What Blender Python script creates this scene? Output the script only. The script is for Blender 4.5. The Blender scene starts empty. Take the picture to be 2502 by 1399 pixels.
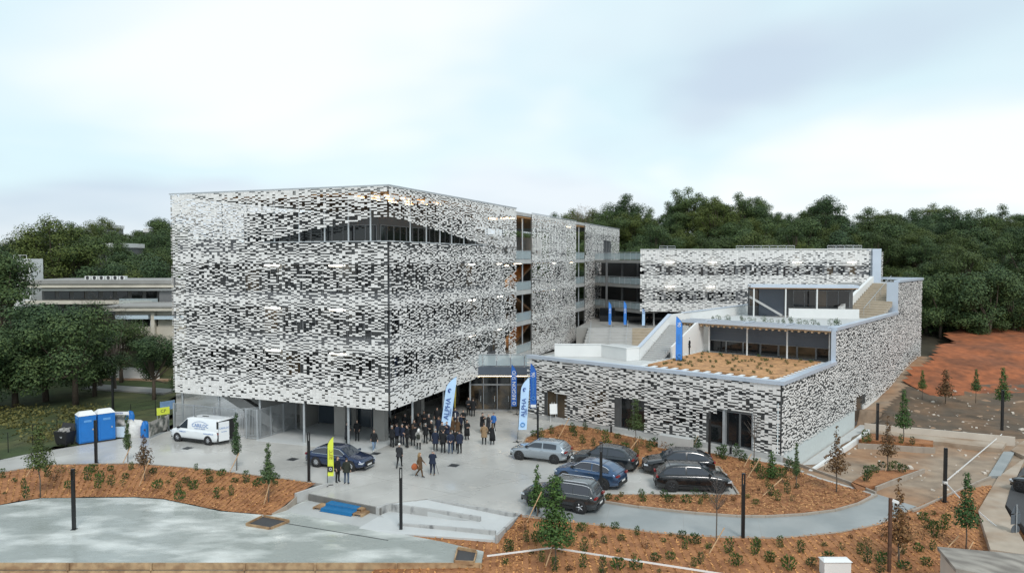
import bpy, bmesh, math, random
from mathutils import Vector, Matrix, noise
from mathutils.geometry import tessellate_polygon
R = math.radians
rnd = random.Random(11)
col = bpy.context.scene.collection
scene = bpy.context.scene

# ---------------------------------------------------------------- camera, sky, sun, exposure
F_PX, CX, CY, HY, CZ = 1780.0, 1251.0, 699.5, 632.0, 15.5
PITCH = math.atan((CY - HY) / F_PX)
cam = bpy.data.cameras.new('camera'); camo = bpy.data.objects.new('camera', cam); col.objects.link(camo)
cam.sensor_width = 36.0; cam.lens = F_PX / 2502.0 * 36.0
cam.clip_start = 0.5; cam.clip_end = 4000.0
camo.location = (0, 0, CZ); camo.rotation_euler = (math.pi / 2 - PITCH, 0, 0)
scene.camera = camo

SUN_EL, SUN_AZ = 46.0, 162.0      # azimuth clockwise from +Y (view direction)
world = bpy.data.worlds.new('World'); scene.world = world; world.use_nodes = True
nt = world.node_tree; nt.nodes.clear()
def wn(t, **k):
    n = nt.nodes.new(t)
    for a, b in k.items(): setattr(n, a, b)
    return n
def wl(a, b): nt.links.new(a, b)
def wmath(op, a, b=None):
    n = wn('ShaderNodeMath', operation=op)
    for i, s in enumerate((a, b)):
        if s is None: continue
        if isinstance(s, (int, float)): n.inputs[i].default_value = s
        else: wl(s, n.inputs[i])
    return n.outputs[0]
w_out = wn('ShaderNodeOutputWorld')
sky = wn('ShaderNodeTexSky'); sky.sky_type = 'NISHITA'; sky.sun_disc = False
sky.sun_elevation = R(SUN_EL); sky.sun_rotation = R(SUN_AZ); sky.altitude = 100
bg_sky = wn('ShaderNodeBackground'); bg_sky.inputs['Strength'].default_value = 0.15
wl(sky.outputs[0], bg_sky.inputs['Color'])
# cloud deck: noise on a flat layer overhead, so that the clouds flatten towards the horizon
tc = wn('ShaderNodeTexCoord'); sep = wn('ShaderNodeSeparateXYZ'); wl(tc.outputs['Generated'], sep.inputs[0])
zz = wmath('ADD', wmath('MAXIMUM', sep.outputs[2], 0.0), 0.22)
comb = wn('ShaderNodeCombineXYZ')
wl(wmath('SUBTRACT', wmath('DIVIDE', sep.outputs[0], zz), 0.45), comb.inputs[0]); wl(wmath('DIVIDE', sep.outputs[1], zz), comb.inputs[1])
comb.inputs[2].default_value = 6.1
nz1 = wn('ShaderNodeTexNoise'); nz1.inputs['Scale'].default_value = 0.62; nz1.inputs['Detail'].default_value = 3.5
nz1.inputs['Roughness'].default_value = 0.45; nz1.inputs['Distortion'].default_value = 0.35
wl(comb.outputs[0], nz1.inputs['Vector'])
mp2 = wn('ShaderNodeMapping'); mp2.inputs['Location'].default_value = (5.3, 9.1, 2.0); wl(comb.outputs[0], mp2.inputs[0])
nz2 = wn('ShaderNodeTexNoise'); nz2.inputs['Scale'].default_value = 0.5; nz2.inputs['Detail'].default_value = 4.0
nz2.inputs['Roughness'].default_value = 0.5
wl(mp2.outputs[0], nz2.inputs['Vector'])
r1 = wn('ShaderNodeValToRGB'); r1.color_ramp.interpolation = 'EASE'
e = r1.color_ramp.elements
e[0].position = 0.38; e[0].color = (0.68, 0.80, 0.92, 1)
e[1].position = 0.64; e[1].color = (1.10, 1.14, 1.16, 1)
x = r1.color_ramp.elements.new(0.51); x.color = (0.80, 1.0, 1.06, 1)
wl(nz1.outputs[0], r1.inputs[0])
r2 = wn('ShaderNodeValToRGB'); r2.color_ramp.elements[0].position = 0.42; r2.color_ramp.elements[1].position = 0.64
wl(nz2.outputs[0], r2.inputs[0])
mixc = wn('ShaderNodeMix', data_type='RGBA'); mixc.inputs[7].default_value = (1.12, 1.15, 1.17, 1)
wl(wmath('MULTIPLY', r2.outputs[0], 0.55), mixc.inputs[0]); wl(r1.outputs[0], mixc.inputs[6])
bg_cl = wn('ShaderNodeBackground'); bg_cl.inputs['Strength'].default_value = 0.74; wl(mixc.outputs[2], bg_cl.inputs['Color'])
mixs = wn('ShaderNodeMixShader'); mixs.inputs[0].default_value = 0.92
wl(bg_sky.outputs[0], mixs.inputs[1]); wl(bg_cl.outputs[0], mixs.inputs[2]); wl(mixs.outputs[0], w_out.inputs['Surface'])

sl = bpy.data.lights.new('sun', 'SUN'); sl.energy = 1.5; sl.angle = R(15); sl.color = (1.0, 0.97, 0.93)
slo = bpy.data.objects.new('sun', sl); col.objects.link(slo)
sd = Vector((math.sin(R(SUN_AZ)) * math.cos(R(SUN_EL)), math.cos(R(SUN_AZ)) * math.cos(R(SUN_EL)), math.sin(R(SUN_EL))))
slo.rotation_euler = sd.to_track_quat('Z', 'Y').to_euler()
scene.view_settings.view_transform = 'Standard'; scene.view_settings.look = 'None'
scene.view_settings.gamma = 1.0; scene.view_settings.exposure = 0.32; scene.view_settings.use_curve_mapping = False
scene.cycles.max_bounces = 8; scene.cycles.diffuse_bounces = 3; scene.cycles.glossy_bounces = 3
scene.cycles.transparent_max_bounces = 12; scene.cycles.use_denoising = True

# ---------------------------------------------------------------- places: a point of the photograph on a plane of known height or at a known distance
_c, _s = math.cos(PITCH), math.sin(PITCH)
def _ray(px, py):
    a = (px - CX) / F_PX; b = -(py - CY) / F_PX
    return Vector((a, _c + b * _s, -_s + b * _c))
def P(px, py, z=0.0):
    d = _ray(px, py); t = (z - CZ) / d.z
    return Vector((d.x * t, d.y * t, z))
def PD(px, py, D):
    d = _ray(px, py); t = D / d.y
    return Vector((d.x * t, D, CZ + d.z * t))
class Frame:
    def __init__(s, x, y, rot): s.o = Vector((x, y, 0)); s.rot = rot; s.c = math.cos(rot); s.s = math.sin(rot)
    def w(s, u, v, z=0.0): return Vector((s.o.x + u * s.c - v * s.s, s.o.y + u * s.s + v * s.c, z))
    def l(s, p): x, y = p[0] - s.o.x, p[1] - s.o.y; return Vector((x * s.c + y * s.s, -x * s.s + y * s.c, p[2]))
    def at(s, px, py, z): return s.l(P(px, py, z))
    def plane(s, px, py, ax, val):
        d = _ray(px, py); lo = s.l((0, 0, 0)); ld = (d.x * s.c + d.y * s.s, -d.x * s.s + d.y * s.c)
        t = (val - lo[ax]) / ld[ax]
        return Vector((lo[0] + ld[0] * t, lo[1] + ld[1] * t, CZ + d.z * t))

# ---------------------------------------------------------------- materials
def mat(name, rgb, rough=0.6, metal=0.0, var=0.0, vs=3.0, bump=0.0, bs=30.0, spec=None, rv=0.0, col2=None, c2s=1.0, c2p=(0.45, 0.6), emit=None, es=0.0, detail=5.0, coat=0.0, alpha=None, trans=0.0, stretch=None):
    m = bpy.data.materials.new(name); m.use_nodes = True
    t = m.node_tree; b = t.nodes['Principled BSDF']
    b.inputs['Base Color'].default_value = (*rgb, 1); b.inputs['Roughness'].default_value = rough; b.inputs['Metallic'].default_value = metal
    if spec is not None: b.inputs['Specular IOR Level'].default_value = spec
    if coat: b.inputs['Coat Weight'].default_value = coat; b.inputs['Coat Roughness'].default_value = 0.06
    if alpha is not None: b.inputs['Alpha'].default_value = alpha
    if trans: b.inputs['Transmission Weight'].default_value = trans
    if emit: b.inputs['Emission Color'].default_value = (*emit, 1); b.inputs['Emission Strength'].default_value = es
    if var or bump or rv or col2:
        g = t.nodes.new('ShaderNodeNewGeometry'); src = g.outputs['Position']
        if stretch:
            mp = t.nodes.new('ShaderNodeMapping'); mp.inputs['Scale'].default_value = stretch; t.links.new(src, mp.inputs[0]); src = mp.outputs[0]
        def nz(sc, d):
            n = t.nodes.new('ShaderNodeTexNoise'); n.inputs['Scale'].default_value = sc; n.inputs['Detail'].default_value = d
            t.links.new(src, n.inputs['Vector']); return n.outputs[0]
        cur = None
        if col2:
            n = nz(c2s, detail); rp = t.nodes.new('ShaderNodeValToRGB')
            rp.color_ramp.elements[0].position = c2p[0]; rp.color_ramp.elements[1].position = c2p[1]
            rp.color_ramp.elements[0].color = (*rgb, 1); rp.color_ramp.elements[1].color = (*col2, 1)
            t.links.new(n, rp.inputs[0]); cur = rp.outputs[0]
        if var:
            n = nz(vs, detail); mr = t.nodes.new('ShaderNodeMapRange')
            mr.inputs['From Min'].default_value = 0.25; mr.inputs['From Max'].default_value = 0.75
            mr.inputs['To Min'].default_value = 1 - var; mr.inputs['To Max'].default_value = 1 + var; t.links.new(n, mr.inputs[0])
            mx = t.nodes.new('ShaderNodeMix'); mx.data_type = 'RGBA'; mx.blend_type = 'MULTIPLY'; mx.inputs[0].default_value = 1.0
            if cur is not None: t.links.new(cur, mx.inputs[6])
            else: mx.inputs[6].default_value = (*rgb, 1)
            t.links.new(mr.outputs[0], mx.inputs[7]); cur = mx.outputs[2]
        if cur is not None: t.links.new(cur, b.inputs['Base Color'])
        if rv:
            n = nz(vs * 0.6 + 0.05, 3.0); mr = t.nodes.new('ShaderNodeMapRange')
            mr.inputs['From Min'].default_value = 0.35; mr.inputs['From Max'].default_value = 0.65
            mr.inputs['To Min'].default_value = max(0.02, rough - rv); mr.inputs['To Max'].default_value = min(1, rough + rv); t.links.new(n, mr.inputs[0]); t.links.new(mr.outputs[0], b.inputs['Roughness'])
        if bump:
            n = nz(bs, 4.0); bp = t.nodes.new('ShaderNodeBump'); bp.inputs['Strength'].default_value = bump; bp.inputs['Distance'].default_value = 0.05
            t.links.new(n, bp.inputs['Height']); t.links.new(bp.outputs[0], b.inputs['Normal'])
    return m
def leafmat(name, rgb, rgb2, trans=0.25):
    m = bpy.data.materials.new(name); m.use_nodes = True; t = m.node_tree; b = t.nodes['Principled BSDF']
    g = t.nodes.new('ShaderNodeNewGeometry'); oi = t.nodes.new('ShaderNodeObjectInfo')
    rp = t.nodes.new('ShaderNodeValToRGB'); rp.color_ramp.elements[0].color = (*rgb, 1); rp.color_ramp.elements[1].color = (*rgb2, 1)
    t.links.new(g.outputs['Random Per Island'], rp.inputs[0])
    mr = t.nodes.new('ShaderNodeMapRange'); mr.inputs['To Min'].default_value = 0.6; mr.inputs['To Max'].default_value = 1.4
    t.links.new(oi.outputs['Random'], mr.inputs[0])
    hr = t.nodes.new('ShaderNodeValToRGB'); hr.color_ramp.elements[0].color = (0.68, 0.78, 0.84, 1); hr.color_ramp.elements[1].color = (1.26, 1.18, 0.92, 1); t.links.new(oi.outputs['Random'], hr.inputs[0])
    mx = t.nodes.new('ShaderNodeMix'); mx.data_type = 'RGBA'; mx.blend_type = 'MULTIPLY'; mx.inputs[0].default_value = 1.0
    t.links.new(rp.outputs[0], mx.inputs[6]); t.links.new(hr.outputs[0], mx.inputs[7]); t.links.new(mx.outputs[2], b.inputs['Base Color'])
    b.inputs['Roughness'].default_value = 0.65; b.inputs['Specular IOR Level'].default_value = 0.25
    return m

# ---------------------------------------------------------------- meshes and objects
class MB:
    def __init__(s): s.v = []; s.f = []; s.m = []
    def add(s, vs, fs, mi=0):
        o = len(s.v); s.v.extend([tuple(p) for p in vs]); s.f.extend([tuple(i + o for i in f) for f in fs]); s.m.extend([mi] * len(fs)); return s
    def obox(s, c, X, Y, Z, mi=0):
        c, X, Y, Z = Vector(c), Vector(X), Vector(Y), Vector(Z)
        vs = [c + a * X + b * Y + d * Z for d in (-1, 1) for b in (-1, 1) for a in (-1, 1)]
        return s.add(vs, [(0, 2, 3, 1), (4, 5, 7, 6), (0, 1, 5, 4), (2, 6, 7, 3), (0, 4, 6, 2), (1, 3, 7, 5)], mi)
    def box(s, x0, x1, y0, y1, z0, z1, mi=0):
        return s.obox(((x0 + x1) / 2, (y0 + y1) / 2, (z0 + z1) / 2), ((x1 - x0) / 2, 0, 0), (0, (y1 - y0) / 2, 0), (0, 0, (z1 - z0) / 2), mi)
    def beam(s, p, q, w, h, mi=0, up=(0, 0, 1)):
        p, q = Vector(p), Vector(q); d = q - p
        if d.length < 1e-6: return s
        dn = d.normalized(); side = dn.cross(Vector(up))
        if side.length < 1e-4: side = dn.cross(Vector((0, 1, 0)))
        side.normalize(); u = side.cross(dn)
        return s.obox((p + q) / 2, d / 2, side * w / 2, u * h / 2, mi)
    def wall(s, pts, t, z0, z1, mi=0):     # upright wall along a polyline, z0/z1 numbers or per-point lists
        n = len(pts)
        Z0 = z0 if isinstance(z0, (list, tuple)) else [z0] * n
        Z1 = z1 if isinstance(z1, (list, tuple)) else [z1] * n
        ps = [Vector((p[0], p[1], 0)) for p in pts]; ring = []
        for i in range(n):
            d = (ps[min(i + 1, n - 1)] - ps[max(i - 1, 0)]).normalized(); nn = Vector((-d.y, d.x, 0)) * t / 2
            ring.append((ps[i] + nn, ps[i] - nn))
        vs = []
        for i, (a, b) in enumerate(ring):
            vs += [(a.x, a.y, Z0[i]), (b.x, b.y, Z0[i]), (b.x, b.y, Z1[i]), (a.x, a.y, Z1[i])]
        fs = []
        for i in range(n - 1):
            o, q = 4 * i, 4 * i + 4
            for k in range(4): fs.append((o + k, q + k, q + (k + 1) % 4, o + (k + 1) % 4))
        fs += [(0, 1, 2, 3), tuple(4 * (n - 1) + k for k in (3, 2, 1, 0))]
        return s.add(vs, fs, mi)
    def tube(s, pts, rad, n=8, mi=0, cap=True):
        pts = [Vector(p) for p in pts]; k = len(pts)
        rad = rad if isinstance(rad, (list, tuple)) else [rad] * k
        vs = []; ref = None
        for i, p in enumerate(pts):
            d = (pts[min(i + 1, k - 1)] - pts[max(i - 1, 0)]).normalized()
            if ref is None: ref = d.orthogonal().normalized()
            a = (ref - d * ref.dot(d))
            a = a.normalized() if a.length > 1e-5 else d.orthogonal().normalized(); ref = a; b = d.cross(a)
            for j in range(n):
                t = 2 * math.pi * j / n; vs.append(p + (a * math.cos(t) + b * math.sin(t)) * rad[i])
        fs = [(i * n + j, i * n + (j + 1) % n, (i + 1) * n + (j + 1) % n, (i + 1) * n + j) for i in range(k - 1) for j in range(n)]
        if cap: fs += [tuple(reversed(range(n))), tuple((k - 1) * n + j for j in range(n))]
        return s.add(vs, fs, mi)
    def lathe(s, prof, n=16, c=(0, 0, 0), ax="z", mi=0, cap=True):
        vs = []
        for r, h in prof:
            for j in range(n):
                t = 2 * math.pi * j / n; a, b = r * math.cos(t), r * math.sin(t)
                vs.append((c[0] + a, c[1] + b, c[2] + h) if ax == 'z' else (c[0] + a, c[1] + h, c[2] + b) if ax == 'y' else (c[0] + h, c[1] + a, c[2] + b))
        k = len(prof)
        fs = [(i * n + j, i * n + (j + 1) % n, (i + 1) * n + (j + 1) % n, (i + 1) * n + j) for i in range(k - 1) for j in range(n)]
        if cap: fs += [tuple(reversed(range(n))), tuple((k - 1) * n + j for j in range(n))]
        return s.add(vs, fs, mi)
    def prism(s, poly, z0, z1, mi=0, zf=None):      # flat-bottomed prism; zf(x, y) gives the top height when set
        n = len(poly)
        a = [(p[0], p[1], z0) for p in poly]; b = [(p[0], p[1], zf(p[0], p[1]) if zf else z1) for p in poly]
        tri = tessellate_polygon([[Vector((p[0], p[1], 0)) for p in poly]])
        area = sum(poly[i][0] * poly[(i + 1) % n][1] - poly[(i + 1) % n][0] * poly[i][1] for i in range(n))
        fs = []
        for t in tri:
            p, q, r_ = (Vector(poly[i][:2]) for i in t); cr = (q - p).cross(r_ - p)
            t = t if cr > 0 else (t[0], t[2], t[1])
            fs.append(tuple(i + n for i in t)); fs.append((t[0], t[2], t[1]))
        for i in range(n):
            j = (i + 1) % n
            fs.append((i, j, j + n, i + n) if area > 0 else (j, i, i + n, j + n))
        return s.add(a + b, fs, mi)
    def build(s, name, mats, parent=None, smooth=False, loc=None):
        me = bpy.data.meshes.new(name); me.from_pydata(s.v, [], s.f)
        for m in (mats if isinstance(mats, (list, tuple)) else [mats]): me.materials.append(m)
        if any(s.m): me.polygons.foreach_set('material_index', s.m)
        if smooth: me.polygons.foreach_set('use_smooth', [True] * len(me.polygons))
        me.update()
        return link(name, me, parent, loc)
def link(name, data, parent=None, loc=None):
    o = bpy.data.objects.new(name, data); col.objects.link(o)
    if parent is not None: o.parent = parent
    if loc is not None: o.location = loc
    return o
def tag(o, label=None, cat=None, group=None, kind=None):
    if label: o['label'] = label
    if cat: o['category'] = cat
    if group: o['group'] = group
    if kind: o['kind'] = kind
    return o
def empty(name, loc=(0, 0, 0), rz=0.0, label=None, cat=None, group=None):
    o = link(name, None, None, loc); o.rotation_euler = (0, 0, rz); o.empty_display_size = 0.3
    return tag(o, label, cat, group)
def copy_tree(o, parent=None):
    c = o.copy(); col.objects.link(c); c.parent = parent
    for ch in list(o.children): copy_tree(ch, c)
    return c
def text_mesh(txt, size, mat_, name, parent, loc, rot, extrude=0.004, align='CENTER'):
    cu = bpy.data.curves.new('lettering', 'FONT'); cu.body = txt; cu.size = size; cu.extrude = extrude; cu.align_x = align; cu.align_y = 'CENTER'
    cu.resolution_u = 2
    t = bpy.data.objects.new('tmp', cu); col.objects.link(t)
    me = bpy.data.meshes.new_from_object(t.evaluated_get(bpy.context.evaluated_depsgraph_get()))
    bpy.data.objects.remove(t); bpy.data.curves.remove(cu)
    me.materials.clear(); me.materials.append(mat_)
    o = link(name, me, parent, loc); o.rotation_euler = rot
    return o
def smooth01(t): t = max(0.0, min(1.0, t)); return t * t * (3 - 2 * t)

M = {}
M['tile'] = mat('white_ceramic_tile', (0.80, 0.79, 0.77), 0.42, var=0.05, vs=1.3)
_t = M['tile'].node_tree; _b = _t.nodes['Principled BSDF']; _g = _t.nodes.new('ShaderNodeNewGeometry'); _r = _t.nodes.new('ShaderNodeValToRGB')
_r.color_ramp.elements[0].color = (0.70, 0.69, 0.67, 1); _r.color_ramp.elements[1].color = (0.86, 0.85, 0.83, 1)
_t.links.new(_g.outputs['Random Per Island'], _r.inputs[0]); _t.links.new(_r.outputs[0], _b.inputs['Base Color'])
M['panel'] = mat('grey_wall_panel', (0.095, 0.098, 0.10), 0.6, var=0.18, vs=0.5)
M['panel_l'] = mat('light_grey_panel', (0.17, 0.175, 0.18), 0.6, var=0.10, vs=0.5)
M['dark'] = mat('dark_grey_metal', (0.028, 0.03, 0.032), 0.5, var=0.1)
M['frame'] = mat('grey_aluminium', (0.22, 0.23, 0.24), 0.42, metal=0.3)
M['steel'] = mat('galvanised_steel', (0.46, 0.49, 0.51), 0.42, metal=0.45, var=0.08, vs=2)
M['glass'] = mat('dark_window_glass', (0.012, 0.014, 0.016), 0.06, spec=0.6)
M['glass_w'] = mat('glass_over_warm_interior', (0.075, 0.055, 0.035), 0.08, spec=0.6, var=0.5, vs=0.6)
M['rail_glass'] = mat('balustrade_glass', (0.55, 0.65, 0.68), 0.08, alpha=0.42)
M['conc'] = mat('pale_concrete', (0.43, 0.43, 0.42), 0.7, var=0.08, vs=0.8, bump=0.1, bs=8)
M['conc_d'] = mat('concrete_column_grey', (0.29, 0.285, 0.27), 0.75, var=0.10, vs=0.7, bump=0.1, bs=8)
M['white'] = mat('white_render', (0.72, 0.73, 0.72), 0.6, var=0.05, vs=0.5)
M['coping'] = mat('blue_grey_coping_metal', (0.52, 0.585, 0.67), 0.35, metal=0.2, var=0.06, vs=0.6)
M['wood'] = mat('warm_timber_soffit', (0.48, 0.25, 0.09), 0.5, var=0.15, vs=2.0, stretch=(1, 8, 1))
M['wood_l'] = mat('pale_formwork_timber', (0.40, 0.27, 0.15), 0.7, var=0.22, vs=3.0, col2=(0.28, 0.17, 0.09), c2s=1.7)
M['stake'] = mat('peeled_wood_stake', (0.52, 0.34, 0.19), 0.75, var=0.15)
M['lamp'] = mat('lit_tube_lamp', (1, 1, 1), 0.5, emit=(1.0, 0.93, 0.78), es=9.0)
M['lampw'] = mat('lit_warm_lamp', (1, 1, 1), 0.5, emit=(1.0, 0.75, 0.42), es=7.0)
M['black'] = mat('black_powder_coat', (0.010, 0.011, 0.012), 0.38, var=0.1)
M['rubber'] = mat('black_rubber', (0.015, 0.015, 0.016), 0.75)
M['plaza'] = mat('wet_pale_concrete', (0.38, 0.375, 0.355), 0.30, var=0.10, vs=0.35, rv=0.15, detail=6.0, col2=(0.53, 0.52, 0.49), c2s=0.11, c2p=(0.4, 0.62))
M['slab'] = mat('fresh_damp_concrete', (0.30, 0.325, 0.305), 0.30, var=0.05, vs=2.0, rv=0.16, col2=(0.60, 0.62, 0.59), c2s=0.42, c2p=(0.47, 0.68), bump=0.03, bs=6, stretch=(0.7, 1.5, 1))
M['path'] = mat('blue_grey_concrete', (0.255, 0.275, 0.275), 0.45, var=0.10, vs=0.5, rv=0.12, col2=(0.31, 0.325, 0.32), c2s=0.3)
M['ramp'] = mat('new_white_concrete', (0.52, 0.535, 0.53), 0.6, var=0.05, vs=0.8)
M['stain'] = mat('weathered_concrete', (0.40, 0.40, 0.39), 0.75, var=0.12, vs=1.0, col2=(0.15, 0.15, 0.15), c2s=2.2, c2p=(0.52, 0.70), stretch=(1, 1, 0.5))
M['riser'] = mat('dirty_dark_concrete', (0.15, 0.145, 0.135), 0.85, var=0.25, vs=1.5)
M['kerb'] = mat('kerb_stone', (0.34, 0.29, 0.24), 0.8, var=0.12, vs=2.0)
M['mulch'] = mat('bark_mulch', (0.36, 0.160, 0.065), 0.9, var=0.35, vs=13.0, col2=(0.24, 0.10, 0.04), c2s=1.1, bump=0.35, bs=26)
M['chip'] = leafmat('bark_chip', (0.15, 0.065, 0.028), (0.62, 0.33, 0.16))
M['terrain'] = mat('woodland_floor', (0.045, 0.038, 0.022), 0.95, var=0.4, vs=0.4, bump=0.5, bs=2)
M['dirt'] = mat('brown_grey_dirt', (0.29, 0.225, 0.165), 0.95, var=0.28, vs=0.9, col2=(0.30, 0.165, 0.085), c2s=0.13, c2p=(0.42, 0.66), bump=0.6, bs=3)
M['redearth'] = mat('red_earth', (0.31, 0.098, 0.036), 0.95, var=0.35, vs=1.1, col2=(0.19, 0.068, 0.03), c2s=0.25, bump=0.9, bs=2.0)
M['lawn'] = mat('winter_lawn', (0.035, 0.055, 0.014), 0.95, var=0.35, vs=0.6, col2=(0.065, 0.072, 0.024), c2s=0.15, bump=0.5, bs=9)
M['asph'] = mat('asphalt', (0.055, 0.055, 0.057), 0.8, var=0.15, vs=1.0, bump=0.2, bs=25)
M['bark'] = mat('tree_bark', (0.075, 0.058, 0.042), 0.9, var=0.3, vs=6, bump=0.6, bs=18)
M['bark_g'] = mat('young_bark', (0.12, 0.10, 0.08), 0.85, var=0.2, vs=8)
M['leaf_pine'] = leafmat('pine_needles', (0.024, 0.050, 0.020), (0.090, 0.132, 0.046))
M['leaf_oak'] = leafmat('evergreen_oak_leaves', (0.024, 0.052, 0.024), (0.088, 0.132, 0.052))
M['leaf_lit'] = leafmat('olive_green_leaves', (0.035, 0.055, 0.016), (0.10, 0.13, 0.035))
M['leaf_dk'] = leafmat('dark_shrub_leaves', (0.022, 0.055, 0.016), (0.07, 0.13, 0.035))
M['leaf_yel'] = leafmat('dry_shrub_leaves', (0.07, 0.075, 0.025), (0.16, 0.15, 0.055))
M['leaf_br'] = leafmat('brown_oak_leaves', (0.09, 0.045, 0.020), (0.20, 0.11, 0.05))
M['twig'] = leafmat('bare_twigs', (0.09, 0.075, 0.065), (0.20, 0.16, 0.15))
M['slate'] = mat('slate_blue_cladding', (0.085, 0.105, 0.135), 0.4, var=0.08, vs=0.6)
M['sand'] = mat('sandy_bark_cover', (0.50, 0.27, 0.12), 0.9, var=0.35, vs=4.0, col2=(0.34, 0.18, 0.08), c2s=1.6, bump=0.6, bs=8)
M['wood_p'] = mat('pale_canopy_timber', (0.40, 0.27, 0.16), 0.6, var=0.2, vs=3)
M['beige'] = mat('beige_paved_step', (0.40, 0.34, 0.26), 0.8, var=0.12, vs=1.5)
M['palewall'] = mat('pale_green_white_wall', (0.60, 0.66, 0.66), 0.5, var=0.05)
M['blockgrey'] = mat('mid_grey_render', (0.20, 0.205, 0.215), 0.7, var=0.06, vs=0.5)
M['glassblue'] = mat('blue_grey_glazing', (0.06, 0.08, 0.10), 0.12, spec=0.6, var=0.2, vs=0.4)
M['glass_e'] = mat('entrance_glass', (0.075, 0.052, 0.028), 0.06, spec=0.8, var=0.5, vs=0.5, col2=(0.012, 0.012, 0.012), c2s=0.55, c2p=(0.42, 0.55))  # brown patches are a reflection painted into the dark glass colour
M['path2'] = mat('light_landing_concrete', (0.42, 0.43, 0.42), 0.6, var=0.08, vs=0.9)
M['stain2'] = mat('pale_block_concrete', (0.46, 0.47, 0.46), 0.7, var=0.08, vs=1.2)
M['weath'] = mat('weathered_flat_roof', (0.33, 0.30, 0.26), 0.9, var=0.25, vs=2.0, col2=(0.17, 0.15, 0.13), c2s=1.0, c2p=(0.42, 0.62))
M['walk'] = mat('beige_dusty_concrete', (0.40, 0.335, 0.265), 0.9, var=0.14, vs=0.9, col2=(0.27, 0.185, 0.12), c2s=0.28, c2p=(0.45, 0.65), bump=0.2, bs=6)
M['soil'] = mat('dark_brown_soil', (0.10, 0.075, 0.052), 0.95, var=0.3, vs=0.8, col2=(0.17, 0.105, 0.06), c2s=0.22, c2p=(0.45, 0.65), bump=0.7, bs=3)
M['pale'] = mat('pale_dusty_wall', (0.55, 0.49, 0.42), 0.85, var=0.10, vs=0.8)
# ---------------------------------------------------------------- tile screens
TW, TH = 0.30, 0.11
def screen(name, parent, o, U, N, L, z0, z1, dens, hole=None, seed=1, off=0.0, singles=None, anti=0.17, label=None, ztop=None):
    """hung ceramic tiles on a regular grid; dens(u, z) is the share of cells that carry a tile"""
    rr = random.Random(seed); o, U, N = Vector(o), Vector(U), Vector(N)
    mb = MB(); nu = int(L / TW); nz = int((z1 - z0) / TH); prev = [rr.random() < 0.5 for _ in range(nu)]
    fs = [(0, 1, 3, 2), (4, 0, 2, 6), (1, 5, 7, 3), (2, 3, 7, 6), (4, 5, 1, 0)]
    if U.cross(Vector((0, 0, 1))).dot(N) < 0: fs = [tuple(reversed(f)) for f in fs]
    ones = []
    for k in range(nz):
        z = z0 + (k + 0.5) * TH; last = rr.random() < 0.5
        for i in range(nu):
            u = off + (i + 0.5) * TW
            if (hole and hole(u, z)) or (ztop and z > ztop(u)): prev[i] = False; continue
            d = dens(u, z)
            a = anti * 4 * d * (1 - d)
            d2 = d + (-a if prev[i] else a) + (-0.04 if last else 0.04)
            t = rr.random() < d2; prev[i] = t; last = t
            if not t: continue
            jit = rr.uniform(-0.004, 0.004)
            c = o + U * u + Vector((0, 0, z)) + N * jit
            X, Z = U * (TW * 0.483), Vector((0, 0, TH * 0.462))
            if singles and singles(u, z): ones.append(c.copy()); continue
            Nf, Nb = N * 0.011, N * -0.011
            vs = [c - X - Z + Nf, c + X - Z + Nf, c - X + Z + Nf, c + X + Z + Nf, c - X - Z + Nb, c + X - Z + Nb, c - X + Z + Nb, c + X + Z + Nb]
            mb.add(vs, fs)
    ob = mb.build(name, M['tile'], parent); tag(ob, label, kind='stuff')
    if ones:
        t = MB(); X, Z = U * (TW * 0.483), Vector((0, 0, TH * 0.462)); t.obox((0, 0, 0), X, Z, N * 0.011)
        first = t.build('tile', M['tile'], parent)
        first.location = ones[0]
        for p in ones[1:300]:
            q = first.copy(); col.objects.link(q); q.parent = parent; q.location = p
    return ob
def nz2d(u, z, s, sd): return noise.noise(Vector((u * s, z * s * 1.6, sd)))
def window_mesh(w, h, d=0.07, fw=0.05, axis='x', glass='glass', mull=0):
    """a window in the plane x = 0 (or y = 0), looking towards the negative axis, origin at its middle"""
    mb = MB()
    def bx(a0, a1, z0, z1, d0, d1, mi):
        if axis == 'x': mb.box(d0, d1, a0, a1, z0, z1, mi)
        else: mb.box(a0, a1, d0, d1, z0, z1, mi)
    bx(-w / 2 + fw, w / 2 - fw, -h / 2 + fw, h / 2 - fw, -d * 0.45, -d * 0.35, 0)
    bx(-w / 2, w / 2, -h / 2, -h / 2 + fw, -d, 0, 1); bx(-w / 2, w / 2, h / 2 - fw, h / 2, -d, 0, 1)
    bx(-w / 2, -w / 2 + fw, -h / 2 + fw, h / 2 - fw, -d, 0, 1); bx(w / 2 - fw, w / 2, -h / 2 + fw, h / 2 - fw, -d, 0, 1)
    for i in range(mull):
        a = -w / 2 + w * (i + 1) / (mull + 1); bx(a - fw / 2, a + fw / 2, -h / 2 + fw, h / 2 - fw, -d * 0.9, 0, 1)
    me = bpy.data.meshes.new('window'); me.from_pydata(mb.v, [], mb.f)
    me.materials.append(M[glass]); me.materials.append(M['frame']); me.polygons.foreach_set('material_index', mb.m); me.update()
    return me
def lamp(parent, p, q, r=0.07, m='lamp'):
    mb = MB(); mb.beam(p, q, r * 2, r * 1.2); return mb.build('lamp', M[m], parent)

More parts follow.
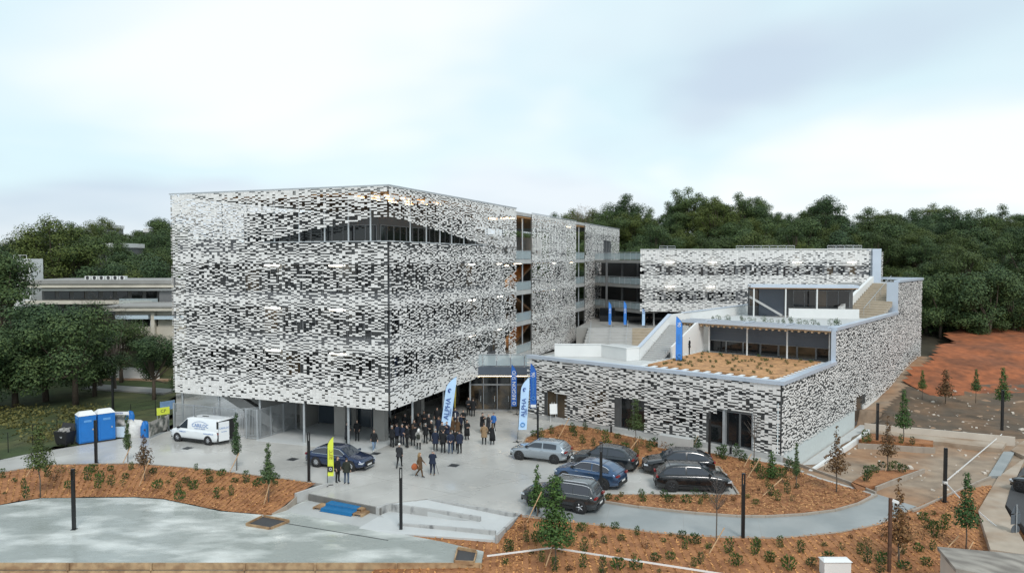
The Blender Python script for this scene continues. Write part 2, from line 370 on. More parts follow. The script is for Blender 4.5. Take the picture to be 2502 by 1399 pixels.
# ---------------------------------------------------------------- main building
MF = Frame(-9.747, 57.6, R(68.8))
LA, LL = 28.4, 22.6
FL = [4.30, 8.05, 11.70, 15.35]; ROOF = 21.30; SK = 3.42
main = empty('school_building', MF.o, MF.rot, 'tall five-storey building wrapped in a screen of white tiles with a corner ribbon opening', 'building')
SEG = [(0.0, LA), (33.7, 53.0), (57.9, 81.2)]
def dens_main(sd, base=0.47, left=0.0):
    def f(u, z):
        d = base + 0.16 * nz2d(u, z, 0.23, sd) + 0.10 * nz2d(u, z, 0.7, sd + 9)
        for fl in FL[:3]:
            if fl + 1.0 < z < fl + 3.1: d -= 0.025
        for fl in FL:
            b = abs(z - (fl + 0.25)) / 0.55
            if b < 1: d = max(d, d + (0.76 + 0.16 * nz2d(u, z, 0.4, sd + 20) - d) * (1 - b) ** 0.8)
        if z < 4.7: d = max(d, 0.86)
        if 4.9 <= z < 6.0: d = max(d, 0.62 + 0.1 * nz2d(u, z, 0.9, sd + 3))
        if z > 16.9: d = 0.46 + 0.2 * nz2d(u, z, 0.25, sd + 4)
        if z > 20.3: d = max(d, 0.62 + 0.2 * nz2d(u, z, 0.5, sd + 5))
        if left and u > left: d += 0.10
        return min(d, 0.97)
    return f
def eye_left(u, z): return 16.92 < z < 18.85 - 1.85 * (max(u, 0) / 11.9) ** 1.25
def eye_right(u, z): return 16.92 < z < 18.87 - 1.9 * (max(u, 0) / 18.9) ** 1.05
dl = dens_main(3.1, 0.36, 17.0)
def dens_left(u, z):
    d = dl(u, z)
    if z > 18.0 and u > 17.2: d = 0.62 + 0.4 * nz2d(u, z, 0.45, 2.2) + 0.10 * (z > 19.5)
    if z > 20.6: d = 0.86 - 0.25 * (u < 9)
    return d
screen('tile_screen', main, (0, 0.12, 0), (0, 1, 0), (-1, 0, 0), LL - 0.12, SK, ROOF - 0.04, dens_left, eye_left, 5, 0.0)
da = dens_main(7.7, 0.355)
def dens_a(u, z):
    d = da(u, z)
    if z > 18.5 and u > 16: d = max(d, 0.72)
    if z > 20.4 and u > 20: d = 0.93
    if 17 < z < 19 and u > 22: d = 0.62
    return d
def hole_a(u, z): return eye_right(u, z) or (19.7 < u < 21.9 and 3.4 < z < 6.4) or (25.0 < u < 25.9 and 3.4 < z < 6.9)
screen('tile_screen', main, (0.14, 0, 0), (1, 0, 0), (0, -1, 0), LA - 0.14, SK, ROOF - 0.04, dens_a, hole_a, 6)
db = dens_main(11.3, 0.43)
def dens_b(u, z):
    d = db(u, z)
    if 16.5 < z < 20: d = 0.60 + (0.18 if int(u / 0.6) % 2 else -0.05)
    if z > 20: d = 0.8
    return d
screen('tile_screen', main, (33.7, 0, 0), (1, 0, 0), (0, -1, 0), 19.3, SK, ROOF - 0.3, dens_b, None, 8)
dc = dens_main(17.9, 0.41)
screen('tile_screen', main, (57.9, 0, 0), (1, 0, 0), (0, -1, 0), 11.6, SK, ROOF - 0.4, lambda u, z: max(dc(u, z), 0.82 if z > 19.6 else 0), None, 9)
screen('tile_screen', main, (69.5, 0, 0), (1, 0, 0), (0, -1, 0), 11.7, SK, ROOF - 0.4, lambda u, z: max(dc(u + 12, z), 0.82 if z > 19.6 else 0), lambda u, z: u < 5.2 and z < 18.6, 10)
screen('tile_screen', main, (0.1, LL, 0), (1, 0, 0), (0, 1, 0), 18.0, SK, ROOF - 0.04, lambda u, z: 0.62, None, 14)
# slabs, inner walls, roof
for i, z in enumerate(FL):
    mb = MB(); mb.box(0.35, 81.0, 0.35, LL - 0.3, z - 0.32, z); mb.build('floor_slab', M['conc_d'] if i == 0 else M['panel_l'], main)
mb = MB(); mb.box(0.12, LA, 0.12, LL - 1.6, ROOF - 0.42, ROOF - 0.05); mb.build('roof', M['conc'], main)
mb = MB(); mb.box(LA + 0.02, 81.2, 0.12, 17.3, ROOF - 0.75, ROOF - 0.35); mb.build('roof', M['conc'], main)
mb = MB(); mb.box(-0.06, 0.06, -0.06, LL, ROOF - 0.04, ROOF + 0.05); mb.box(0.06, LA, -0.06, 0.06, ROOF - 0.04, ROOF + 0.05)
mb.box(33.7, 53.0, -0.06, 0.06, ROOF - 0.3, ROOF - 0.22); mb.box(57.9, 81.2, -0.06, 0.06, ROOF - 0.4, ROOF - 0.32)
mb.build('coping', M['steel'], main)
for k in range(int((17.3 - 0.2) / 0.9)):
    mb = MB(); y = 0.2 + k * 0.9; mb.box(0.2, LA - 0.1, y, y + 0.82, ROOF - 0.60, ROOF - 0.48); mb.build('soffit_plank', M['wood'], main)
for k in range(16):
    mb = MB(); y = 0.2 + k * 0.9; mb.box(LA + 0.1, 60.0, y, y + 0.82, ROOF - 0.95, ROOF - 0.80); mb.build('soffit_plank', M['wood'], main)
for k, (x0, x1) in enumerate([(1.5, 2.9), (4.0, 5.4), (7.0, 8.4), (10.0, 11.4), (30.0, 31.4)]):
    for y in (1.2, 2.6, 4.1): lamp(main, (x0, y, ROOF - (0.68 if x0 < LA else 1.02)), (x1, y, ROOF - (0.68 if x0 < LA else 1.02)), 0.05, 'lampw')
tops = FL[1:] + [ROOF - 0.5]
SB = 1.25
for i, z in enumerate(FL[:3]):
    zt = tops[i] - 0.34
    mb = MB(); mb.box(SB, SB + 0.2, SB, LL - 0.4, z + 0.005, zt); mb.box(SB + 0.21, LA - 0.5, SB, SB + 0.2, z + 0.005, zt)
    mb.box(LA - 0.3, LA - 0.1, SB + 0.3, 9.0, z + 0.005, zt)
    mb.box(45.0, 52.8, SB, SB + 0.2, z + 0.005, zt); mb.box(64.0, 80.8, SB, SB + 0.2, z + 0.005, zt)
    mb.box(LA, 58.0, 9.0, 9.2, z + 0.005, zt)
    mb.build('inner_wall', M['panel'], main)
    for Y in (1.0,): pass
    mb = MB(); mb.box(SB - 0.03, SB - 0.008, SB, LL - 0.5, z + 0.06, z + 0.95); mb.box(SB + 0.3, LA - 0.6, SB - 0.03, SB - 0.008, z + 0.06, z + 0.95)
    mb.build('spandrel_panel', M['blockgrey'], main)
wl_me = window_mesh(1.55, 2.15, axis='x', mull=1); wr_me = window_mesh(1.55, 2.15, axis='y', mull=1)
wlw = window_mesh(1.55, 2.15, axis='x', mull=1, glass='glass_w'); wrw = window_mesh(1.55, 2.15, axis='y', mull=1, glass='glass_w')
wr_rnd = random.Random(4)
for i, z in enumerate(FL[:3]):
    y = SB + 1.1
    while y < LL - 4.0:
        if y < 13.5 or wr_rnd.random() < 0.45:
            o = link('window', wlw if wr_rnd.random() < 0.12 else wl_me, main, (SB - 0.012, y + 0.78, z + 2.05))
        y += 1.95 + wr_rnd.choice((0, 0, 0.35, 1.2))
    for x0, x1 in ((SB + 0.8, LA - 1.5), (45.4, 52.6), (64.4, 80)):
        x = x0
        while x < x1 - 1.6:
            link('window', wrw if wr_rnd.random() < 0.12 else wr_me, main, (x + 0.78, SB - 0.012, z + 2.05)); x += 1.95 + wr_rnd.choice((0, 0.35, 1.3))
# upper floor behind the ribbon: set-back glazing, ledge, posts
z = FL[3]
mb = MB(); mb.box(0.22, 0.38, 0.22, 15.0, z + 0.005, 16.86); mb.box(0.39, 22.0, 0.22, 0.38, z + 0.005, 16.86); mb.build('parapet', M['panel'], main)
mb = MB(); mb.box(-0.05, 0.45, -0.05, 12.2, 16.865, 16.93); mb.box(0.46, 19.2, -0.05, 0.45, 16.865, 16.93); mb.build('ledge', M['steel'], main)
mb = MB(); mb.box(2.4, 2.6, 2.4, 16.4, z + 0.005, 19.55); mb.box(2.61, 22.0, 2.4, 2.6, z + 0.005, 19.55); mb.build('inner_wall', M['panel'], main)
mb = MB(); mb.box(45.0, 52.8, 1.4, 1.6, z + 0.005, ROOF - 0.97); mb.build('inner_wall', M['blockgrey'], main)
mb = MB(); mb.box(64.0, 80.8, 1.4, 1.6, z + 0.005, ROOF - 0.97)
mb.build('inner_wall', M['blockgrey'], main)
mb = MB(); mb.box(LA - 3.0, LA - 2.8, 2.7, 9.0, z, 18.9); mb.box(LA - 2.79, 58.0, 7.0, 7.2, z, 18.6)
mb.build('inner_wall', M['white'], main)
mb = MB(); mb.box(2.61, 9.0, 16.2, 16.4, z + 0.005, 19.5); mb.box(0.5, 0.7, 15.5, LL - 0.4, z + 0.005, z + 1.9); mb.build('terrace_wall', M['blockgrey'] if 'blockgrey' in M else M['panel_l'], main)
gx = window_mesh(2.15, 2.75, axis='x', mull=1); gy = window_mesh(2.15, 2.75, axis='y', mull=1)
for k in range(6): link('window', gx, main, (2.39, 3.6 + 2.2 * k, z + 1.62))
for k in range(8): link('window', gy, main, (3.7 + 2.2 * k, 2.39, z + 1.62))
mb = MB(); mb.tube([(0.32, 0, 16.93), (0.32, 0, ROOF - 0.6)], 0.07); post = mb.build('post', M['steel'], main); post.location = (0, 8.76, 0)
for y in (6.22, 3.92, 1.84, 11.3, 14.2, 16.9):
    q = post.copy(); col.objects.link(q); q.location = (0, y, 0)
for x in (3.73, 6.6, 9.23, 11.67, 14.39, 17.2, 20.2, 23.5, 26.5):
    q = post.copy(); col.objects.link(q); q.location = (x, 0.32, 0)
# vertical carriers of the screen
for y in [0.35 + 2.0 * k for k in range(12)]:
    mb = MB(); mb.box(0.12, 0.20, y - 0.03, y + 0.03, SK + 0.05, 16.85); mb.build('carrier', M['panel_l'], main)
for x in [0.5 + 2.0 * k for k in range(14)] + [33.9 + 2.0 * k for k in range(10)] + [58.1 + 2 * k for k in range(12)]:
    mb = MB(); mb.box(x - 0.03, x + 0.03, 0.12, 0.20, SK + 0.05, 16.85 if x < 22 else ROOF - 0.8); mb.build('carrier', M['panel_l'], main)
# lit tube lamps on the walkway ceilings
for z in FL[1:]:
    for y in (4.6, 11.2): lamp(main, (0.75, y, z - 0.42), (0.75, y + 1.5, z - 0.42), 0.075)
    for x in (17.0, 24.5): lamp(main, (x, 0.8, z - 0.42), (x + 1.4, 0.8, z - 0.42), 0.06)
    lamp(main, (32.5, 1.2, z - 0.42), (33.6, 1.2, z - 0.42), 0.06); lamp(main, (44, 0.8, z - 0.42), (45.2, 0.8, z - 0.42), 0.05)
# open stair bays between the screen panels: decks, balustrades, flights, posts
def bay(x0, x1, stairs):
    for i, z in enumerate(FL[1:] + [4.3]):
        mb = MB(); mb.box(x0, x1, 0.05, 0.34, z - 0.42, z + 0.06); mb.build('deck_edge', M['conc'], main)
        mb = MB(); mb.box(x0 + 0.05, x1 - 0.05, 0.10, 0.14, z + 0.12, z + 1.05); mb.build('balustrade_glass', M['rail_glass'], main)
        mb = MB(); mb.beam((x0, 0.12, z + 1.10), (x1, 0.12, z + 1.10), 0.06, 0.05)
        for k in range(5): xx = x0 + 0.1 + (x1 - x0 - 0.2) * k / 4; mb.box(xx - 0.02, xx + 0.02, 0.15, 0.19, z + 0.06, z + 1.07)
        mb.build('handrail', M['steel'], main)
    mb = MB(); mb.tube([((x0 + x1) / 2 + 0.6, 0.5, 3.5), ((x0 + x1) / 2 + 0.6, 0.5, ROOF - 0.8)], 0.09); mb.build('post', M['steel'], main)
    for i, z in enumerate(FL[1:]):
        mb = MB(); mb.box(x0 + 0.1, x1 + (11 if stairs else 6), 0.5, 8.9, z - 0.40, z - 0.335); mb.build('bay_ceiling', M['wood'], main)
        lamp(main, (x1 + 0.8, 2.6, z - 0.46), (x1 + 3.0, 2.6, z - 0.46), 0.07, 'lampw')
    lamp(main, (x0 + 0.6, 1.6, ROOF - 1.05), (x0 + 2.2, 1.6, ROOF - 1.05), 0.07, 'lampw'); lamp(main, (x0 + 1.0, 3.6, ROOF - 1.05), (x0 + 3.0, 3.6, ROOF - 1.05), 0.07, 'lampw')
    if stairs:
        for i, (za, zb) in enumerate(((4.3, 8.05), (8.05, 11.7), (11.7, 15.35))):
            mb = MB(); a, b = (x1 - 0.5, x1 + 8.5)
            if i % 2: a, b = b, a
            mb.beam((a, 3.4, za + 0.1), (b, 3.4, zb - 0.45), 1.6, 0.30); mb.build('stair_flight', M['bronze'], main)
            lamp(main, (x1 + 3.5, 5.4, za + 2.9), (x1 + 6.0, 5.4, za + 2.9), 0.08, 'lampw')
M['bronze'] = mat('bronze_stair_soffit', (0.36, 0.21, 0.11), 0.35, metal=0.4, var=0.15)
bay(LA + 0.05, 33.65, True); bay(53.05, 57.85, False)
# ground floor under the overhang
mb = MB(); mb.box(0.3, 81, 0.3, LL - 0.3, SK + 0.06, SK + 0.50); mb.build('soffit', M['panel'], main)
mb = MB(); mb.box(4.6, 9.2, 11.9, 12.2, 0, SK + 0.05); mb.box(9.21, 9.5, 11.9, LL, 0, SK + 0.05); mb.box(6.5, 6.8, 7.4, 7.9, 0, SK + .05); mb.build('ground_floor_wall', M['conc_d'], main)
mb = MB(); mb.box(6.9, 7.0, 4.0, 11.85, 0.1, SK + 0.04); mb.build('ground_floor_glazing', M['glassblue'] if 'glassblue' in M else M['glass'], main)
for y in (4.0, 6.0, 8.0, 10.0, 11.8):
    mb = MB(); mb.box(6.82, 6.9, y - 0.04, y + 0.04, 0.02, SK + 0.04); mb.build('mullion', M['frame'], main)
mb = MB(); mb.box(10.0, 55, 7.0, 7.1, 0.1, SK + 0.04); mb.build('ground_floor_glazing', M['glass'], main)
for k in range(18):
    mb = MB(); x = 10.2 + k * 2.4; mb.box(x - 0.04, x + 0.04, 6.92, 7.0, 0.02, SK + 0.04); mb.build('mullion', M['frame'], main)
for (x, y) in ((0.35, 8.5), (0.35, 4.1), (0.35, 13.1), (0.35, 17.6), (0.35, 21.8), (4.6, 0.5), (10.5, 0.5), (16.5, 0.5), (24, 0.5)):
    mb = MB(); mb.tube([(x, y, 0), (x, y, SK + 0.06)], 0.10, 12); mb.build('column', M['steel'], main)
for (x, y) in ((3.6, 7.0), (3.4, 2.9), (12.0, 4.0), (20, 4.0)):
    mb = MB(); mb.box(x - 0.3, x + 0.3, y - 0.55, y + 0.55, 0, SK + 0.05); mb.build('pillar', M['conc_d'], main)
# outside stair behind the bar fence, under the left end
mb = MB(); mb.beam((3.2, 13.0, 0.2), (3.2, 20.5, 3.6), 1.6, 0.35); mb.beam((2.2, 13.4, 0.9), (2.2, 20.5, 4.2), 0.12, 0.9); mb.build('stair_flight', M['conc'], main)

# ---------------------------------------------------------------- low building with stepped roofs
BF = Frame(20.671, 55.456, R(51.0))
low = empty('low_building', BF.o, BF.rot, 'lower terraced building clad in white tiles with roof garden and stepped side wall', 'building')
LF = 24.7
def hole_front(u, z): return (2.1 < u < 6.0 and z < 3.35 and not (u > 5.2 and z > 2.9)) or (11.8 < u < 14.6 and z < 3.15) or (20.2 < u < 22.4 and z < 2.75)
def dens_front(u, z):
    d = 0.62 + 0.16 * nz2d(u, z, 0.3, 31.0)
    if z < 4.2: d = 0.50 + 0.10 * nz2d(u, z, 0.5, 33.0)
    if z > 5.3: d = 0.78
    if u < 1.4: d += 0.12
    if 6.2 < u < 11.5 and z < 3.2: d = 0.46
    return min(d, 0.92)
screen('tile_screen', low, (0, 0.10, 0), (0, 1, 0), (-1, 0, 0), LF - 0.1, 0.42, 5.82, dens_front, hole_front, 21,
       singles=lambda u, z: u < 4.4 and z > 3.45)
def top_right(u): return 5.82 if u < 14.35 else (8.9 if u < 40.3 else 12.65)
def dens_right(u, z):
    d = 0.46 + 0.14 * nz2d(u, z, 0.25, 41.0)
    if u < 3.0: d = 0.58
    return d
screen('tile_screen', low, (0.12, 0, 0), (1, 0, 0), (0, -1, 0), 55.2, 0.35, 12.65, dens_right, lambda u, z: 22.0 < u < 25.5 and z < 1.6, 22, anti=0.16, ztop=top_right)
screen('tile_screen', low, (55.5, 0.1, 0), (0, 1, 0), (1, 0, 0), 8.0, 2.0, 12.6, lambda u, z: 0.55, None, 23)
# walls behind the tiles
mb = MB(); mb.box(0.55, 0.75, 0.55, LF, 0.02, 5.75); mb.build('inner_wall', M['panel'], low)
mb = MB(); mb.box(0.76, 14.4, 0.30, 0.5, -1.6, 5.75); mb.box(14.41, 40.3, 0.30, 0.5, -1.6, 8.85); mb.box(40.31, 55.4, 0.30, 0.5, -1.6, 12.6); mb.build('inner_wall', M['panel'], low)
mb = MB(); mb.box(-0.05, 0.54, -0.02, LF, -0.3, 0.36); mb.build('plinth', M['conc'], low)
wf = window_mesh(1.25, 2.75, axis='x', mull=0); wfw = window_mesh(1.25, 2.6, axis='x', mull=0, glass='glass_w'); wn2 = window_mesh(1.2, 1.6, axis='x', glass='glass')
for v in (2.8, 3.75 + 0.35, 5.4): link('glass_door', wf, low, (0.54, v, 1.78))
for v in (12.5, 13.8): link('glass_door', wf, low, (0.54, v, 1.72))
for v in (20.9, 22.0): link('glass_door', wfw, low, (0.54, v, 1.5))
for v in (7.2, 8.5, 9.8, 11.1): link('window', wn2, low, (0.54, v, 2.2))
for v in (16.4, 17.6): link('window', wfw, low, (0.54, v, 2.2))
for v in (2.15, 4.55): mb = MB(); mb.box(0.1, 0.5, v, v + 0.2, 0.37, 3.3); mb.build('door_pier', M['steel'], low)
# coping in blue-grey metal segments
def coping_run(p, q, w=0.62, h=0.30, seg=2.4):
    p, q = Vector(p), Vector(q); n = max(1, int((q - p).length / seg))
    for k in range(n):
        a, b = p.lerp(q, k / n), p.lerp(q, (k + 1) / n); d = (b - a).normalized() * 0.006
        mb = MB(); mb.beam(a + d, b - d, w, h); mb.build('coping', M['coping'], low)
coping_run((0.18, 0.42, 5.98), (0.18, LF, 5.98)); coping_run((-0.12, 0.12, 5.985), (14.3, 0.12, 5.985))
coping_run((14.4, 0.18, 9.05), (40.2, 0.18, 9.05)); coping_run((40.4, 0.18, 12.8), (55.6, 0.18, 12.8)); coping_run((55.4, 0.5, 12.8), (55.4, 9, 12.8))
mb = MB(); mb.box(14.2, 14.38, -0.05, 0.35, 5.9, 8.9); mb.build('end_panel', M['coping'], low)
mb = MB(); mb.box(40.1, 40.28, -0.05, 1.2, 9.0, 12.7); mb.build('end_panel', M['coping'], low)
# first roof, roof garden with slatted border
mb = MB(); mb.box(0.76, 16.3, 0.5, LF, 5.45, 5.75); mb.build('roof', M['ramp'], low)
GP = [(2.6, 1.2), (2.6, 12.9), (14.2, 12.9), (14.2, 1.2)]
mb = MB(); mb.prism(GP, 5.76, 5.98); mb.build('roof_garden', M['sand'] if 'sand' in M else M['mulch'], low)
for k in range(13):
    for (a, b) in (((0.95, 1.0 + k * 1.0), (2.5, 1.0 + k * 1.0)),):
        mb = MB(); mb.beam((a[0], a[1], 5.92), (b[0], b[1], 5.92), 0.34, 0.06); mb.build('border_slat', M['white'], low)
for k in range(13):
    mb = MB(); u = 2.9 + k * 0.92; mb.beam((u, 0.62, 5.92), (u, 1.15, 5.92), 0.34, 0.06); mb.build('border_slat', M['white'], low)
    mb = MB(); mb.beam((u, 13.0, 5.92), (u, 13.6, 5.92), 0.34, 0.06); mb.build('border_slat', M['white'], low)
# parapet of the lower terrace and the stair up to the second roof
pA, pB = BF.at(1355, 841, 6.95), BF.at(1470, 842, 6.95)
mb = MB(); mb.wall([pA, pB, (4.6, 16.2), (6.0, 15.75)], 0.22, 5.76, 6.95); mb.build('terrace_parapet', M['white'], low)
mb = MB(); mb.wall([pA, pB, (4.6, 16.2), (6.0, 15.75)], 0.34, 6.96, 7.03); mb.build('coping', M['white'], low)
su0, su1, sv0, sv1 = 6.2, 12.2, 13.5, 15.5
nst = 18
for k in range(nst):
    u = su0 + (su1 - su0) * k / nst; zt = 5.76 + (8.75 - 5.76) * (k + 1) / nst
    mb = MB(); mb.box(u, u + (su1 - su0) / nst - 0.004, sv0, sv1, zt - 0.30, zt); mb.build('step', M['conc'], low)
mb = MB(); mb.wall([(6.0, 15.72), (12.4, 15.72), (15.4, 15.72)], 0.24, 5.77, [6.95, 9.75, 9.75]); mb.build('stair_parapet', M['white'], low)
mb = MB(); mb.wall([(6.0, 15.72), (12.4, 15.72)], 0.40, [6.955, 9.755], [7.03, 9.83]); mb.build('coping', M['coping'], low)
mb = MB(); mb.wall([(8.2, 13.38), (13.6, 13.38), (15.3, 13.38)], 0.2, 5.77, [7.0, 8.95, 8.95]); mb.build('stair_parapet', M['white'], low)
for (u, z_) in ((7.2, 6.6), (8.8, 7.3), (10.4, 8.0), (12.0, 8.7)):
    mb = MB(); mb.obox((u, 15.58, z_), (0.09, 0, 0), (0, 0.03, 0), (0, 0, 0.05)); mb.build('wall_light', M['white'], low)
# glazed storey with canopy
mb = MB(); mb.box(16.9, 29, 0.5, 15.5, 8.4, 8.72); mb.build('roof', M['ramp'], low)
mb = MB(); mb.box(16.5, 16.7, 0.52, 13.2, 7.85, 8.39); mb.build('fascia', M['slate'] if 'slate' in M else M['panel'], low)
mb = MB(); mb.box(16.55, 16.72, 0.52, 13.2, 7.0, 7.84); mb.build('upper_panel', M['slate'] if 'slate' in M else M['panel'], low)
g3 = window_mesh(1.75, 1.2, axis='x', mull=0); g3w = window_mesh(1.75, 1.2, axis='x', mull=0, glass='glass_w')
for k in range(7): link('window', g3w if k in (1, 2) else g3, low, (16.6, 1.45 + 1.8 * k, 6.38))
for v in (12.54, 8.54, 4.6, 0.7):
    mb = MB(); mb.tube([(15.0, v, 5.76), (15.0, v, 8.72)], 0.08, 10); mb.build('column', M['white'], low)
mb = MB(); mb.box(14.1, 16.9, 0.4, 16.5, 8.74, 8.86); mb.build('canopy_soffit', M['wood_p'] if 'wood_p' in M else M['wood_l'], low)
for u in (14.05, 15.0, 16.0, 17.0):
    mb = MB(); mb.beam((u, 0.35, 9.0), (u, 16.8, 9.0), 0.16, 0.22); mb.build('canopy_beam', M['coping'], low)
for k in range(5):
    mb = MB(); v = 0.6 + k * 4.0; mb.beam((14.15, v, 9.17), (17.0, v, 9.17), 0.12, 0.10); mb.build('canopy_beam', M['coping'], low)
for k in range(26):
    mb = MB(); v = 0.7 + k * 0.61; mb.box(13.95, 14.3, v, v + 0.16, 8.60, 8.73); mb.build('rafter_end', M['wood_p'] if 'wood_p' in M else M['wood_l'], low)
# upper terrace: parapets, third storey and its canopy
q0, q1 = Vector((15.4, 15.72, 0)), BF.at(1850, 741, 9.75)
mb = MB(); mb.wall([q0, q1], 0.24, 8.4, 9.75); mb.build('terrace_parapet', M['white'], low)
mb = MB(); mb.wall([q0, q1], 0.4, 9.755, 9.83); mb.build('coping', M['coping'], low)
c0, c1 = BF.at(1835, 701, 12.2), BF.at(2100, 703, 12.2)
cd = (c1 - c0).normalized(); cb = Vector((-cd.y, cd.x, 0)); cb = cb if cb.x > 0 else -cb
mb = MB(); mb.obox((c0 + c1) / 2 + cb * 1.6 + Vector((0, 0, 0.1)), (c1 - c0) / 2, cb * 1.6, (0, 0, 0.16)); mb.build('canopy', M['coping'], low)
mb = MB(); mb.obox((c0 + c1) / 2 + cb * 1.6 + Vector((0, 0, -0.12)), (c1 - c0) / 2 * 0.985, cb * 1.5, (0, 0, 0.05)); mb.build('canopy_soffit', M['wood'], low)
cw0, cw1 = c0 + cb * 3.0, c1 + cb * 3.0
mb = MB(); mb.wall([cw0, cw1], 0.3, 8.7, 12.05); mb.build('inner_wall', M['panel'], low)
wz = window_mesh(1.3, 2.0, axis='y')
ang = math.atan2(cd.y, cd.x)
for k in range(9):
    if k in (1, 2, 3): continue
    p = cw0.lerp(cw1, (k + 0.6) / 9.4) - cb * 0.16
    o = link('window', wz if k % 3 else window_mesh(1.3, 2.0, axis='y', glass='glass_w'), low, (p.x, p.y, 10.75)); o.rotation_euler = (0, 0, ang if cb.dot(Vector((-math.sin(ang), math.cos(ang), 0))) > 0 else ang + math.pi)
for t in (0.03, 0.33, 0.62):
    p = c0.lerp(c1, t) + cb * 0.2; mb = MB(); mb.tube([(p.x, p.y, 8.7), (p.x, p.y, 12.1)], 0.09, 10); mb.build('column', M['white'], low)
mb = MB(); mb.wall([c0.lerp(c1, 0.36) + cb * 0.3, c1 + cb * 0.1], 0.5, 8.7, 9.75); mb.build('planter', M['white'], low)
mb = MB(); mb.wall([c0.lerp(c1, 0.10) + cb * 2.4, c0.lerp(c1, 0.34) + cb * 2.4], 0.1, 8.7, 12.0); mb.build('door_panel', M['slate'] if 'slate' in M else M['panel'], low)
mb = MB(); mb.beam(Vector((*(c0.lerp(c1, 0.30) + cb * 1.0)[:2], 8.9)), Vector((*(c0.lerp(c1, 0.0) + cb * 1.0)[:2], 11.0)), 1.2, 0.25); mb.build('stair_flight', M['conc'], low)
mb = MB(); mb.box(29.02, 56, 0.6, 15.5, 8.1, 8.7); mb.build('roof', M['ramp'], low)
# beige grandstand steps climbing to the top roof
nt_ = 15
for k in range(nt_):
    u = 34.2 + k * 0.95; zt = 8.75 + (12.3 - 8.75) * (k + 1) / nt_
    mb = MB(); mb.box(u, u + 0.945, 0.55, 4.5, zt - 0.45, zt); mb.build('grandstand_step', M['beige'] if 'beige' in M else M['conc'], low)
mb = MB(); mb.wall([(33.6, 4.75), (48.6, 4.75)], 0.4, 8.7, [9.9, 13.2]); mb.build('stair_parapet', M['white'], low)
mb = MB(); mb.tube([(34.5, 2.4, 9.8), (48.3, 2.4, 13.3)], 0.03, 6)
for k in range(6): u = 34.6 + k * 2.7; mb.tube([(u, 2.4, 8.9 + (u - 34.2) * 0.25), (u, 2.4, 9.85 + (u - 34.5) * 0.254)], 0.02, 6)
mb.build('handrail', M['steel'], low)
mb = MB(); mb.box(48.5, 55.4, 0.6, 9.0, 12.0, 12.3); mb.build('roof', M['conc'], low)
# basement strip under the right wall, glazed light well
mb = MB(); mb.box(1.0, 22.0, 0.12, 0.28, -1.6, 0.33); mb.build('basement_wall', M['palewall'] if 'palewall' in M else M['white'], low)
mb = MB(); mb.box(25.5, 55.0, 0.12, 0.28, -1.6, 0.33); mb.build('basement_wall', M['white'], low)
mb = MB(); mb.box(22.1, 25.4, 0.25, 0.29, -1.0, 1.6); mb.build('glass_door', M['glass'], low)

# ---------------------------------------------------------------- rear block
bl, br_ = PD(1564, 700, 104.0), PD(2128, 700, 99.0)
bd = Vector((br_.x - bl.x, br_.y - bl.y, 0)); BLK = Frame(bl.x, bl.y, math.atan2(bd.y, bd.x)); BLL = bd.length
block = empty('rear_block', BLK.o, BLK.rot, 'long pale tiled block with a row of dark windows in front of the wooded hill', 'building')
ZB0, ZB1 = 8.0, 16.75
def dens_block(u, z):
    d = 0.5
    for top in (16.75, 13.15):
        q = top - z
        if 0 <= q < 1.75: d = 0.92 if top > 15 else 0.84
        elif 1.75 <= q < 2.15: d = 0.52
        elif 2.15 <= q < 3.45: d = 0.19
    if z < 9.2: d = 0.88
    if u < 2.3 and d < 0.45: d = 0.45
    return d + 0.10 * nz2d(u, z, 0.35, 51.0)
screen('tile_screen', block, (0, 0, 0), (1, 0, 0), (0, -1, 0), BLL, ZB0, ZB1, dens_block, None, 31, anti=0.12)
screen('tile_screen', block, (BLL + 1.4, 4.0, 0), (0.5, 0.866, 0), (0.866, -0.5, 0), 6.0, 8.6, 16.6, lambda u, z: 0.5, None, 32)
mb = MB(); mb.box(0.6, BLL, 0.7, 11.0, ZB0 + 0.05, ZB1 - 0.1); mb.build('inner_wall', M['blockgrey'] if 'blockgrey' in M else M['panel_l'], block)
mb = MB(); mb.box(0, BLL, -0.08, 0.4, ZB1, ZB1 + 0.12); mb.build('coping', M['white'], block)
mb = MB(); mb.box(0.1, BLL - 0.1, 0.1, 0.65, ZB0 - 0.02, ZB0 + 0.12); mb.build('soffit', M['panel'], block)
wb = window_mesh(0.95, 1.45, axis='y'); wbw = window_mesh(0.95, 1.45, axis='y', glass='glass_w')
for row, zc in enumerate((13.75, 10.15)):
    for k in range(20):
        u = 2.6 + k * 1.45
        if u > BLL - 0.8 or (row and u > 14): continue
        link('window', wbw if k in (16, 18) else wb, block, (u, 0.69, zc))
for z_, us in ((15.0, (3.6, 9.4, 20.8, 28.0)), (11.55, (3.6, 9.2))):
    for u in us: lamp(block, (u, 0.3, z_), (u + 1.15, 0.3, z_), 0.10)
mb = MB(); mb.box(BLL + 0.02, BLL + 1.1, -0.5, 2.0, 8.7, ZB1 + 0.1); mb.build('end_fin', M['coping'], block)
for (u0, u1) in ((2.8, 6.0), (13.6, 22.0), (26.0, 31.0)):
    mb = MB(); n = int((u1 - u0) / 1.15)
    for k in range(n):
        a, b = u0 + k * 1.15, u0 + k * 1.15 + 1.08
        for (p, q) in (((a, 3, 16.7), (a, 3, 17.35)), ((b, 3, 16.7), (b, 3, 17.35)), ((a, 3, 17.35), (b, 3, 17.35)), ((a, 3, 17.05), (b, 3, 17.05))): mb.tube([p, q], 0.025, 5)
    mb.build('roof_guardrail', M['steel'], block)
for u in (2.0, 6.5, 12.0, 18.0):
    mb = MB(); mb.tube([(u, 1.5, 5.5), (u, 1.5, ZB0 + 0.05)], 0.12, 10); mb.build('column', M['conc'], block)
